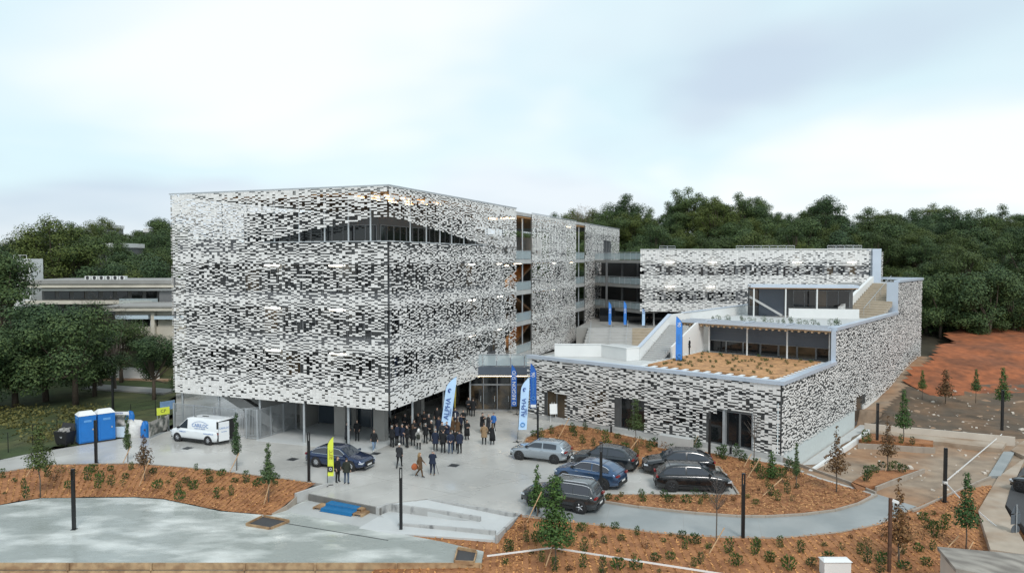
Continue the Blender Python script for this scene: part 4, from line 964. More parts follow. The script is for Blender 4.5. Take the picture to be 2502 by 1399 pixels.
def wheel_meshes(r, w, rim, spokes):
    k = (r, w, rim, spokes)
    if k in _wheels: return _wheels[k]
    mb = MB(); mb.lathe([(r * 0.66, -w / 2), (r * 0.93, -w / 2), (r, -w / 2 + 0.04), (r, w / 2 - 0.04), (r * 0.93, w / 2), (r * 0.66, w / 2)], 24, ax='y', cap=False)
    t = bpy.data.meshes.new('tyre'); t.from_pydata(mb.v, [], mb.f); t.materials.append(M['rubber'])
    mb = MB(); ri = r * 0.68
    mb.lathe([(ri, -w / 2 + 0.02), (ri, w / 2 - 0.005), (ri * 0.90, w / 2 - 0.008), (ri * 0.86, w / 2 - 0.06), (0.02, w / 2 - 0.07)], 24, ax='y', mi=1)
    for i in range(spokes):
        a = 2 * math.pi * i / spokes; d = Vector((math.cos(a), 0, math.sin(a))); s_ = Vector((-math.sin(a), 0, math.cos(a)))
        mb.obox(d * ri * 0.5 + Vector((0, w / 2 - 0.03, 0)), d * ri * 0.46, s_ * ri * 0.11, (0, 0.02, 0), 0)
    mb.lathe([(ri * 0.2, w / 2 - 0.03), (ri * 0.2, w / 2), (0.01, w / 2 + 0.005)], 12, ax='y')
    g = bpy.data.meshes.new('rim'); g.from_pydata(mb.v, [], mb.f); g.materials.append(M[rim]); g.materials.append(M['plastic']); g.polygons.foreach_set('material_index', mb.m)
    for me in (t, g): me.polygons.foreach_set('use_smooth', [True] * len(me.polygons)); me.update()
    _wheels[k] = (t, g); return _wheels[k]
def make_car(name, label, loc, head, pm, L=4.4, W=1.82, H=1.48, deck=None, gh=None, zbelt=0.95, r=0.33, wb=2.68, rim='alloy', spokes=5, panes=((0.08, 0.46), (0.50, 0.92)), chrome=False, rails=False, cladding=False, cat='car', scale=1.07, glassroof=False, wroof=0.70, tint=False, lamps='norm'):
    """x forward, y to the left, origin on the ground under the middle"""
    root = empty(name, loc, head, label, cat); root.scale = (scale,) * 3
    h = L / 2
    deck = deck or [(-h, 0.60), (-h + 0.05, 0.86), (-h + 0.30, zbelt), (0.0, zbelt), (h - 1.25, zbelt - 0.02), (h - 0.35, zbelt - 0.16), (h - 0.04, zbelt - 0.33), (h, 0.5)]
    gh = gh or (-h + 0.18, -h + 0.75, h - 2.0, h - 1.15)      # rear base, roof rear, roof front, windscreen base
    n = 34; W2 = W / 2; sec = []
    for i in range(n + 1):
        t = i / n; x = -h + L * (0.5 - 0.5 * math.cos(math.pi * t))
        zt = lerp_keys(deck, x); e_ = abs(x) / h
        w = W2 * (1.0 - 0.22 * max(0, (e_ - 0.72) / 0.28) ** 2.2); zb = 0.20 + 0.14 * max(0, (e_ - 0.75) / 0.25) ** 1.5
        zm = zb + (zt - zb) * 0.45
        half = [(0.0, zb), (w * 0.82, zb), (w * 0.965, zb + 0.10), (w * 1.0, zm), (w * 0.985, zm + (zt - zm) * 0.62), (w * 0.955, zt - 0.035), (w * 0.87, zt), (w * 0.5, zt + 0.018), (0.0, zt + 0.028)]
        sec.append((x, half))
    mb = MB(); ring = []
    for x, half in sec: ring.append([(x, y, z) for y, z in half] + [(x, -y, z) for y, z in reversed(half[1:-1])])
    k = len(ring[0]); vs = [p for rg in ring for p in rg]
    fs = [(i * k + j, (i + 1) * k + j, (i + 1) * k + (j + 1) % k, i * k + (j + 1) % k) for i in range(n) for j in range(k)]
    fs = [tuple(reversed(f)) for f in fs] + [tuple(range(k)), tuple(reversed([n * k + j for j in range(k)]))]
    mb.add(vs, fs)
    # cabin
    xr, rr, rf, xf = gh; zb = zbelt - 0.02; wbl, wrl = W2 * 0.885, W2 * wroof
    prof = [(xr, zb), (xr + (rr - xr) * 0.62, zb + (H - zb) * 0.72), (rr, H - 0.055), (rr + 0.35, H - 0.012), ((rr + rf) / 2, H), (rf - 0.25, H - 0.018), (rf, H - 0.05), (xf, zb)]
    def roofz(x):
        for (a, va), (b, vb) in zip(prof, prof[1:]):
            if a <= x <= b: return va + (vb - va) * (x - a) / max(1e-6, b - a)
        return zb
    def sidey(z): return wbl - (wbl - wrl) * ((z - zb) / (H - zb))
    xs_ = sorted(set([p[0] for p in prof] + [xr + (xf - xr) * i / 26 for i in range(27)])); ring = []
    for x in xs_:
        zt = roofz(x); zs = max(zb - 0.02, zt - 0.05)
        ring.append([(x, wbl, zb - 0.03), (x, sidey(zs), zs), (x, sidey(zt) * 0.93, zt), (x, sidey(zt) * 0.5, zt + 0.012), (x, 0, zt + 0.016)])
        ring[-1] += [(a, -b, c) for a, b, c in reversed(ring[-1][:-1])]
    k = len(ring[0]); vs = [p for rg in ring for p in rg]
    mb2 = MB(); mb2.add(vs, [tuple(reversed((i * k + j, (i + 1) * k + j, (i + 1) * k + j + 1, i * k + j + 1))) for i in range(len(ring) - 1) for j in range(k - 1)])
    body = mb.build('body', pm, root, True); mb2.build('cabin', M['plastic'] if glassroof == 'all' else pm, root, True)
    # side panes
    for sgn in (1, -1):
        for a, b in panes:
            xa, xb = xr + (xf - xr) * a, xr + (xf - xr) * b; m = 9; lo_, up_ = [], []
            for i in range(m):
                x = xa + (xb - xa) * i / (m - 1); zt = max(zb + 0.075, roofz(x) - 0.085); zl = zb + 0.055
                lo_.append((x, sgn * (sidey(zl) + 0.012), zl)); up_.append((x, sgn * (sidey(zt) + 0.012), zt))
            q = MB(); q.add(lo_ + up_, [(i, i + 1, m + i + 1, m + i) if sgn < 0 else (i + 1, i, m + i, m + i + 1) for i in range(m - 1)]); q.build('side_window', M['carglass'], root)
        if chrome:
            a, b = panes[0][0], panes[-1][1]; pts = []
            for i in range(24):
                x = xr + (xf - xr) * (a - 0.01 + (b - a + 0.02) * i / 23); z_ = max(zb + 0.08, roofz(x) - 0.06); pts.append((x, sgn * (sidey(z_) + 0.02), z_))
            q = MB(); q.tube(pts, 0.018, 5); q.tube([(pts[0][0], sgn * (sidey(zb + .03) + .02), zb + 0.03), (pts[-1][0], sgn * (sidey(zb + .03) + .02), zb + 0.03)], 0.014, 5); q.build('chrome_trim', M['chrome'], root)
        if rails:
            q = MB(); q.tube([(rr + 0.1, sgn * wrl * 0.90, H - 0.02), (rr + 0.2, sgn * wrl * 0.9, H + 0.05), (rf - 0.2, sgn * wrl * 0.9, H + 0.05), (rf - 0.1, sgn * wrl * 0.9, H - 0.02)], 0.02, 6); q.build('roof_rail', M['chrome'], root)
        q = MB(); q.obox((xf - 0.28, sgn * (W2 * 0.885 + 0.12), zb + 0.10), (0.06, 0, 0), (0, 0.10, 0), (0, 0, 0.065)); q.obox((xf - 0.26, sgn * W2 * 0.90, zb + 0.05), (0.03, 0, 0), (0, 0.06, 0), (0, 0, 0.02)); q.build('mirror', M['plastic'] if tint else pm, root)
        # wheels
        for wx in (wb / 2, -wb / 2):
            cxw = wx + (0.06 if wx > 0 else 0.02)
            q = MB(); q.lathe([(r + 0.055, W2 * sgn - sgn * 0.25), (r + 0.055, sgn * (W2 + 0.004)), (0.02, sgn * (W2 + 0.006))] if sgn > 0 else [(0.02, sgn * (W2 + 0.006)), (r + 0.055, sgn * (W2 + 0.004)), (r + 0.055, W2 * sgn - sgn * 0.25)], 22, (cxw, 0, r), 'y'); q.build('wheel_arch', M['plastic'], root)
            t, g = wheel_meshes(r, 0.21, rim, spokes)
            wo = link('wheel', t, root, (cxw, sgn * (W2 - 0.075), r)); wo.rotation_euler = (0, 0, 0 if sgn > 0 else math.pi); link('rim', g, wo)
        # lamps
        xh = h - 0.16; zl = lerp_keys(deck, h - 0.2) - 0.13
        q = MB(); q.obox((xh, sgn * W2 * 0.80, zl), (0.13, -sgn * 0.04, 0), (0, sgn * 0.13, 0), (0.01, 0, 0.05)); q.build('headlight', M['headl'], root)
        q = MB(); q.obox((-h + 0.06, sgn * W2 * 0.70, min(zbelt - 0.12, 0.92)), (0.06, sgn * 0.03, 0), (0.0, sgn * 0.18, 0), (0, 0, 0.05)); q.build('tail_light', M['taill'], root)
        for dx in (-0.35, 0.55):
            q = MB(); q.obox((dx, sgn * (W2 * 0.985), zb - 0.12), (0.09, 0, 0), (0, 0.014, 0), (0, 0, 0.016)); q.build('door_handle', M['chrome'] if chrome else pm, root)
        if cladding:
            q = MB(); q.obox((0, sgn * W2 * 0.985, 0.30), (wb / 2 - r, 0, 0), (0, 0.025, 0), (0, 0, 0.075)); q.build('sill_cladding', M['plastic'], root)
    # windscreen and rear window
    def slope_pane(nm, xa, za, xb, zb_, f=0.90):
        nrm = Vector((-(zb_ - za), 0, (xb - xa))); nrm = nrm if nrm.z > 0 else -nrm; nrm = nrm.normalized() * 0.014
        pa = [Vector((xa, y * (sidey(za)) * f, za)) + nrm for y in (-1, -0.4, 0.4, 1)]; pb = [Vector((xb, y * (sidey(zb_)) * f, zb_ + (0.012 if abs(y) < 1 else 0))) + nrm for y in (-1, -0.4, 0.4, 1)]
        q = MB(); q.add(pa + pb, [(0, 1, 5, 4), (1, 2, 6, 5), (2, 3, 7, 6)]); q.build(nm, M['carglass'], root)
    slope_pane('windscreen', xf - (xf - rf) * 0.06, zb + (H - 0.05 - zb) * 0.06, rf + (xf - rf) * 0.06, zb + (H - .05 - zb) * 0.94)
    if rr - xr > 0.15:
        xm, zm_ = prof[1]; slope_pane('rear_window', xr + (xm - xr) * 0.35, zb + (zm_ - zb) * 0.35, rr - (rr - xm) * 0.2, H - 0.055 - (H - 0.055 - zm_) * 0.2, 0.84)
    if glassroof is True:
        q = MB(); q.obox(((rr + rf) / 2, 0, H + 0.022), ((rf - rr) / 2 - 0.15, 0, 0), (0, wrl * 0.72, 0), (0, 0, 0.006)); q.build('glass_roof', M['carglass'], root)
    # grille, bumpers, plates
    q = MB(); q.obox((h - 0.02, 0, 0.53), (0.03, 0, 0), (0, W2 * 0.52, 0), (0, 0, 0.12)); q.build('grille', M['plastic'], root)
    q = MB(); q.obox((h - 0.02, 0, 0.30), (0.035, 0, 0), (0, W2 * 0.70, 0), (0, 0, 0.07)); q.obox((h + 0.0, 0, 0.24), (0.03, 0, 0), (0, W2 * 0.55, 0), (0, 0, 0.012), 1); q.build('front_bumper', [M['plastic'], M['chrome']], root)
    q = MB(); q.obox((-h + 0.0, 0, 0.38), (0.03, 0, 0), (0, W2 * 0.70, 0), (0, 0, 0.10)); q.build('rear_bumper', M['plastic'], root)
    q = MB(); q.obox((h + 0.022, 0, 0.40), (0.006, 0, 0), (0, 0.25, 0), (0, 0, 0.055)); q.build('number_plate', M['plate'], root)
    q = MB(); q.obox((-h - 0.04, 0, 0.56), (0.006, 0, 0), (0, 0.25, 0), (0, 0, 0.055)); q.build('number_plate', M['plate'], root)
    return root
def car_at(near_wheel_a, near_wheel_b, facing_b, W):
    """place from the ground contacts of the two wheels on the near side: returns middle point and heading"""
    a, b = P(*near_wheel_a, 0), P(*near_wheel_b, 0); d = (b - a).normalized() if facing_b else (a - b).normalized()
    side = Vector((-d.y, d.x, 0)); side = side if side.y > 0 else -side
    m = (a + b) / 2 + side * (W / 2 - 0.12) * 1.05; m.z = 0.006
    return m, math.atan2(d.y, d.x)
navy = paint('dark_navy_paint', (0.010, 0.028, 0.085)); silver = paint('silver_paint', (0.36, 0.40, 0.44), 0.7); bluep = paint('blue_grey_paint', (0.045, 0.095, 0.19), 0.6)
greyp = paint('dark_grey_paint', (0.050, 0.055, 0.06), 0.6); blackp = paint('black_paint', (0.008, 0.010, 0.013), 0.3); anth = paint('anthracite_paint', (0.022, 0.028, 0.035), 0.5); whitep = mat('white_van_paint', (0.74, 0.77, 0.79), 0.3, coat=0.5, var=0.02)
l, hd = car_at((772, 1139), (858, 1150), True, 1.87)
make_car('sedan', 'dark navy blue sedan with chrome window trim parked on the plaza', l, hd, navy, 4.85, 1.87, 1.46, gh=(-2.18, -1.15, 0.45, 1.28), zbelt=0.96, r=0.35, wb=2.81, spokes=10, panes=((0.12, 0.46), (0.49, 0.93)), chrome=True, scale=1.06)
l, hd = car_at((1271, 1122), (1356, 1132), False, 1.85)
make_car('hatchback', 'silver hatchback parked nearest the building entrance', l, hd, silver, 4.37, 1.85, 1.45, gh=(-2.05, -1.5, 0.35, 1.10), zbelt=0.97, wb=2.68, rim='darkalloy', panes=((0.20, 0.52), (0.55, 0.93)), tint=True, scale=1.06)
l, hd = car_at((1383, 1178), (1477, 1195), False, 1.85)
make_car('crossover', 'metallic blue coupe-roofed crossover parked between silver and dark grey cars', l, hd, bluep, 4.55, 1.85, 1.58, gh=(-2.15, -1.0, 0.35, 1.15), zbelt=1.06, r=0.37, wb=2.69, rim='darkalloy', panes=((0.16, 0.50), (0.53, 0.93)), chrome=True, tint=True, cladding=True)
l, hd = car_at((1302, 1235), (1424, 1254), False, 1.85)
make_car('suv', 'dark grey seven-seat SUV with roof rails half behind a leaning young tree', l, hd, greyp, 4.70, 1.86, 1.66, gh=(-2.24, -1.85, 0.42, 1.25), zbelt=1.05, r=0.37, wb=2.84, spokes=5, panes=((0.10, 0.36), (0.38, 0.64), (0.67, 0.94)), chrome=True, rails=True, cladding=True)
p = P(1480, 1146, 0)
make_car('crossover', 'almost black crossover parked behind the blue one against the mulch island', (p.x, p.y + 0.6, 0.006), math.pi - 0.42, anth, 4.5, 1.84, 1.55, gh=(-2.1, -1.2, 0.35, 1.15), zbelt=1.02, r=0.36, rim='darkalloy', panes=((0.14, 0.50), (0.53, 0.93)), tint=True, cladding=True)
p = P(1662, 1160, 0)
make_car('suv', 'black SUV facing left, rear one of the two parked by the planted island', (p.x, p.y + 0.75, 0.006), math.pi - 0.10, blackp, 4.75, 1.87, 1.60, gh=(-2.25, -1.2, 0.35, 1.2), zbelt=1.04, r=0.37, wb=2.8, rim='darkalloy', panes=((0.10, 0.50), (0.53, 0.93)), tint=True, cladding=True)
l, hd = car_at((1640, 1200), (1752, 1203), True, 1.87)
make_car('suv', 'black SUV facing right, front one of the two by the mulch strip', l, hd, blackp, 4.66, 1.90, 1.61, gh=(-2.2, -1.35, 0.45, 1.25), zbelt=1.05, r=0.38, wb=2.79, rim='darkalloy', panes=((0.10, 0.48), (0.51, 0.93)), tint=True, cladding=True)
p = P(2572, 1215, 0.1)
make_car('hatchback', 'dark car cut off by the right edge of the picture', (p.x, p.y, 0.15), 2.0, blackp, 4.2, 1.78, 1.48, rim='darkalloy')
# white van
l, hd = car_at((438, 1077), (511, 1086), False, 1.95)
van = make_car('van', 'white delivery van with its rear doors open beside the bar fence', l, hd, whitep, 5.05, 1.95, 1.96, deck=[(-2.52, 0.5), (-2.50, 1.0), (-2.3, 1.06), (0.8, 1.06), (1.5, 1.06), (2.2, 0.98), (2.42, 0.84), (2.525, 0.55)], gh=(-2.50, -2.44, 0.75, 1.75), zbelt=1.08, r=0.34, wb=3.10, rim='alloy', spokes=8, panes=((0.74, 0.93),), wroof=0.80, cladding=True, cat='van', tint=True)
M['vanblue'] = mat('blue_van_lettering', (0.10, 0.22, 0.50), 0.5)
# lettering on the left flank (the side seen here); flank plane is y > 0
def flank(z): return 0.975 * 0.885 - (0.975 * 0.885 - 0.975 * 0.80) * ((z - 1.06) / 0.90) + 0.03
def on_flank(txt, size, x, z):
    a = math.atan2(0.975 * 0.085, 0.90)
    return text_mesh(txt, size, M['vanblue'], 'lettering', van, (x, flank(z) if z > 1.06 else 0.985, z), (math.pi / 2 + (-a if z > 1.06 else 0), 0, math.pi))
on_flank('CARILOC', 0.40, -0.65, 1.42); on_flank('location de vehicules', 0.13, -0.65, 1.20); on_flank('CARILOC', 0.17, 1.05, 0.86); on_flank('www.cariloc.fr', 0.17, -1.6, 0.88)
mb = MB(); mb.tube([(-1.3 + 1.3 * t, flank(1.62 + 0.13 * math.sin(math.pi * t)) - 0.005, 1.62 + 0.13 * math.sin(math.pi * t)) for t in [i / 10 for i in range(11)]], 0.012, 4); mb.build('logo_arc', M['vanblue'], van)
mb = MB(); mb.box(-2.53, -2.3, -0.84, 0.84, 0.34, 1.86); mb.build('cargo_opening', M['plastic'], van)
for sg, an in ((1, 0.15), (-1, -0.15)):
    d = link('rear_door', None, van, (-2.53, sg * 0.86, 0)); d.empty_display_size = 0.1; d.rotation_euler = (0, 0, -sg * 0.35 if sg > 0 else sg * 2.2)
    me = MB(); me.box(-0.06, 0, -0.83 if sg > 0 else 0.0, 0 if sg > 0 else 0.83, 0.36, 1.84); me.build('door_leaf', whitep, d)
    if sg > 0:
        text_mesh('CARILOC', 0.20, M['vanblue'], 'lettering', d, (-0.066, -0.42, 1.35), (math.pi / 2, 0, -math.pi / 2)); text_mesh('location', 0.14, M['vanblue'], 'lettering', d, (-0.066, -0.42, 1.08), (math.pi / 2, 0, -math.pi / 2))
mb = MB(); mb.obox((-0.4, 0.0, 1.99), (0.3, 0, 0), (0, 0.05, 0), (0, 0, 0.02)); mb.obox((0.3, 0.35, 1.98), (0.1, 0, 0), (0, 0.05, 0), (0, 0, 0.02)); mb.build('roof_bar', M['plastic'], van)

# ---------------------------------------------------------------- people
SKIN = [mat('skin_%s' % k, c, 0.55) for k, c in (('light', (0.50, 0.32, 0.24)), ('tan', (0.38, 0.22, 0.15)), ('brown', (0.16, 0.09, 0.06)))]
def cloth(nm, c): return mat(nm, c, 0.85, var=0.12, vs=6)
CL = {k: cloth(k + '_cloth', c) for k, c in dict(black=(0.009, 0.010, 0.012), charcoal=(0.022, 0.024, 0.028), navy=(0.012, 0.020, 0.045), brown=(0.10, 0.055, 0.025), tan=(0.27, 0.18, 0.10), grey=(0.36, 0.35, 0.33), green=(0.022, 0.026, 0.018), jeans=(0.16, 0.24, 0.36), bluejean=(0.05, 0.075, 0.12), blue=(0.03, 0.14, 0.42), white=(0.62, 0.62, 0.60), orange=(0.36, 0.10, 0.035), beige=(0.40, 0.35, 0.29)).items()}
HAIR = {k: mat(k + '_hair', c, 0.6, var=0.2, vs=20) for k, c in dict(dark=(0.018, 0.013, 0.010), brown=(0.07, 0.04, 0.022), blond=(0.26, 0.17, 0.08), white=(0.60, 0.59, 0.57), grey=(0.28, 0.27, 0.26)).items()}
def body_mesh(pose):
    V, E_, Rr = [], [], []
    def v(p, r, par=None):
        V.append(p); Rr.append(r if isinstance(r, tuple) else (r, r))
        if par is not None: E_.append((par, len(V) - 1))
        return len(V) - 1
    pel = v((0, 0, 0.96), (0.155, 0.115)); sp = v((0, 0.0, 1.14), (0.145, 0.11), pel); ch = v((0, -0.01, 1.32), (0.165, 0.125), sp); nb = v((0, -0.01, 1.46), (0.085, 0.075), ch)
    nk = v((0, 0.005, 1.52), 0.052, nb); hd1 = v((0, 0.02, 1.585), (0.068, 0.078), nk); hd2 = v((0, 0.015, 1.665), (0.076, 0.092), hd1); v((0, 0.005, 1.735), (0.058, 0.068), hd2)
    v((0, 0.112, 1.625), 0.014, hd1)                                   # nose
    for s in (-1, 1):
        sh = v((s * 0.175, -0.01, 1.415), 0.068, ch)
        if pose == 'front': el, wr, pm_ = (s * 0.245, 0.03, 1.14), (s * 0.10, 0.22, 1.10), (s * 0.05, 0.26, 1.12)
        elif pose == 'phone': el, wr, pm_ = (s * 0.235, 0.08, 1.17), (s * 0.10, 0.28, 1.32), (s * 0.06, 0.31, 1.39)
        elif pose == 'walk': el, wr, pm_ = (s * 0.235, -s * 0.10 - 0.02, 1.15), (s * 0.23, -s * 0.18 + 0.10, 0.95), (s * 0.225, -s * 0.19 + 0.14, 0.88)
        elif pose == 'pocket': el, wr, pm_ = (s * 0.285, -0.07, 1.15), (s * 0.20, 0.06, 0.95), (s * 0.185, 0.085, 0.885)
        elif pose == 'back': el, wr, pm_ = (s * 0.25, -0.10, 1.14), (s * 0.10, -0.20, 0.98), (s * 0.04, -0.20, 0.93)
        else: el, wr, pm_ = (s * 0.24, -0.02, 1.14), (s * 0.245, 0.05, 0.91), (s * 0.24, 0.07, 0.84)
        e1 = v(el, 0.052, sh); w1 = v(wr, 0.036, e1); p1 = v(pm_, (0.040, 0.022), w1)
        d = (Vector(pm_) - Vector(wr)).normalized(); sd_ = d.cross(Vector((0, 1, 0.3)) if abs(d.y) < 0.9 else Vector((0, 0, 1))).normalized()
        for k, ln in enumerate((0.065, 0.078, 0.072, 0.055)):
            a_ = Vector(pm_) + d * 0.03 + sd_ * (k - 1.5) * 0.019; f1 = v(tuple(a_), 0.010, p1); v(tuple(a_ + d * ln + Vector((0, 0.012, 0))), 0.008, f1)
        v(tuple(Vector(wr) * 0.35 + Vector(pm_) * 0.65 + sd_ * 0.05 * (-1) + d * 0.02), 0.010, p1)
        if pose == 'walk': kn, an, to = (s * 0.095, 0.10 * s + 0.05, 0.52), (s * 0.09, 0.26 * s - 0.05, 0.11 + (0.06 if s < 0 else 0)), (s * 0.10, 0.26 * s + 0.11, 0.045)
        else: kn, an, to = (s * 0.105, 0.015, 0.51), (s * 0.115, -0.02, 0.095), (s * 0.135, 0.125, 0.045)
        hp = v((s * 0.095, 0, 0.90), (0.105, 0.11), pel); k1 = v(kn, 0.068, hp); a1 = v(an, 0.047, k1); v((an[0], an[1] - 0.045, 0.04), 0.040, a1); v(to, (0.042, 0.034), a1)
    me = bpy.data.meshes.new('sk'); me.from_pydata(V, E_, []); o = bpy.data.objects.new('sk', me); col.objects.link(o)
    md = o.modifiers.new('skin', 'SKIN'); md.use_smooth_shade = True; md.branch_smoothing = 0.4
    lay = me.skin_vertices[0].data
    for i, r in enumerate(Rr): lay[i].radius = r; lay[i].use_root = (i == 0)
    sb = o.modifiers.new('sub', 'SUBSURF'); sb.levels = 1; sb.render_levels = 1
    out = bpy.data.meshes.new_from_object(o.evaluated_get(bpy.context.evaluated_depsgraph_get())); bpy.data.objects.remove(o)
    hands = [Vector(V[i]) for i in range(len(V)) if Rr[i] == (0.040, 0.022)]
    out.materials.clear()
    for m_ in (SKIN[0], CL['black'], CL['black'], M['rubber']): out.materials.append(m_)
    for f in out.polygons:
        c = f.center; f.use_smooth = True
        if c.z > 1.505: f.material_index = 0
        elif min((c - h_).length for h_ in hands) < 0.115 and (c.z < 1.5): f.material_index = 0 if min((c - h_).length for h_ in hands) < 0.105 else 1
        elif c.z < 0.125: f.material_index = 3
        elif c.z < 0.86 and abs(c.x) < 0.20: f.material_index = 2
        else: f.material_index = 1
    return out
BODY = {k: body_mesh(k) for k in ('stand', 'front', 'phone', 'walk', 'pocket', 'back')}
def hair_mesh(long=False, hood=False):
    mb = MB(); n, m = 12, 7; vs = []
    for j in range(m + 1):
        ph = math.pi / 2 * (1.25 if not long else 1.3) * j / m
        for i in range(n):
            th = 2 * math.pi * i / n; rx, ry = 0.090, 0.108
            x, y, z = rx * math.sin(ph) * math.cos(th), ry * math.sin(ph) * math.sin(th), 0.095 * math.cos(ph)
            if y > 0.03 and z < 0.03: y = 0.03 if not hood else 0.06; z = max(z, 0.03)
            vs.append((x, y - 0.005, z + 1.672))
    fs = [(j * n + i, j * n + (i + 1) % n, (j + 1) * n + (i + 1) % n, (j + 1) * n + i) for j in range(m) for i in range(n)]
    fs = [tuple(reversed(f)) for f in fs]
    mb.add(vs, fs)
    if long or hood:
        r0 = 0.10 if hood else 0.085
        mb.tube([(0, -0.03, 1.68), (0, -0.055, 1.58), (0, -0.085, 1.46), (0, -0.105, 1.36 if long else 1.42)], [0.085, r0 + 0.01, r0, 0.05], 10)
    me = bpy.data.meshes.new('hair'); me.from_pydata(mb.v, [], mb.f); me.polygons.foreach_set('use_smooth', [True] * len(me.polygons)); me.materials.append(HAIR['dark']); me.update(); return me
HM = {'short': hair_mesh(), 'long': hair_mesh(True), 'hood': hair_mesh(False, True)}
def coat_mesh(z1):
    mb = MB(); prof = [(0.205, 0.150, 1.38), (0.205, 0.155, 1.22), (0.190, 0.148, 1.06), (0.215, 0.165, 0.90), (0.235, 0.180, max(z1, 0.55) + (0.2 if z1 < .6 else .05)), (0.245, 0.19, z1), (0.20, 0.16, z1 + 0.01)]
    n = 14; vs = []
    for a, b, z in prof:
        for i in range(n):
            t = 2 * math.pi * i / n; k = 1 + 0.03 * math.sin(5 * t + z * 4); vs.append((a * k * math.cos(t) * (0.93 if z > 1.3 else 1), b * k * math.sin(t) - 0.005, z))
    mb.add(vs, [(j * n + i, (j + 1) * n + i, (j + 1) * n + (i + 1) % n, j * n + (i + 1) % n) for j in range(len(prof) - 1) for i in range(n)])
    me = bpy.data.meshes.new('coat'); me.from_pydata(mb.v, [], mb.f); me.polygons.foreach_set('use_smooth', [True] * len(me.polygons)); me.materials.append(CL['black']); me.update(); return me
CM = {'jacket': coat_mesh(0.80), 'mid': coat_mesh(0.62), 'long': coat_mesh(0.36)}
def person(px, py, face, pose='stand', top='black', leg='black', hair='dark', style='short', coat='jacket', skin=0, hgt=1.78, label=None, group=None, z=0.0, shoes=None, extra=None):
    """feet at a point of the ground; face is the heading in degrees, 0 = towards the viewer, 180 = away, 90 = to the right"""
    p = P(px, py, z); o = link('person', BODY[pose], None, (p.x, p.y, z + 0.012)); o.rotation_euler = (0, 0, R(180 + face))
    s = hgt / 1.70; o.scale = (s * 1.06, s * 1.06, s)
    for i, m_ in enumerate((SKIN[skin], CL[top], CL[leg], shoes or M['rubber'])):
        o.material_slots[i].link = 'OBJECT'; o.material_slots[i].material = m_
    h_ = link('hair', HM[style], o); h_.material_slots[0].link = 'OBJECT'; h_.material_slots[0].material = HAIR[hair] if hair in HAIR else CL[hair]
    if coat: c_ = link('coat', CM[coat], o); c_.material_slots[0].link = 'OBJECT'; c_.material_slots[0].material = CL[top]
    tag(o, label or 'person in a dark coat standing in the crowd under the overhang', 'person', group)
    return o
CG = 'people gathered before the entrance'
person(976, 1142, 172, 'walk', 'charcoal', 'black', 'white', coat='jacket', label='white-haired man in dark jacket walking away across the plaza')
wo = person(1026, 1165, 80, 'walk', 'brown', 'brown', 'blond', 'long', 'mid', hgt=1.70, label='blond woman in brown coat and black boots walking with an orange bag')
person(1057, 1160, 178, 'phone', 'navy', 'navy', 'grey', coat='jacket', label='man with headphones filming the crowd from behind, in dark navy clothes', shoes=CL['tan'])
person(825, 1178, 60, 'pocket', 'black', 'black', 'brown', coat='jacket', label='person in black beside the navy sedan and yellow flag')
person(847, 1182, 170, 'stand', 'green', 'bluejean', 'dark', coat='jacket', label='man in dark green jacket and jeans seen from behind by the sedan')
person(914, 1101, 20, 'walk', 'black', 'jeans', 'brown', 'long', 'jacket', hgt=1.68, label='woman in black jacket and light blue jeans walking near a steel column', shoes=CL['white'])
person(849, 1083, 60, 'front', 'charcoal', 'black', 'dark', 'short', 'long', label='person in long dark coat left of the steel column')
person(873, 1077, -10, 'pocket', 'black', 'black', 'dark', coat='jacket', label='person in black standing alone under the overhang beside steel column')
person(934, 1071, -20, 'front', 'black', 'black', 'dark', 'long', 'long', hgt=1.68, label='woman in black holding a beige tote bag')
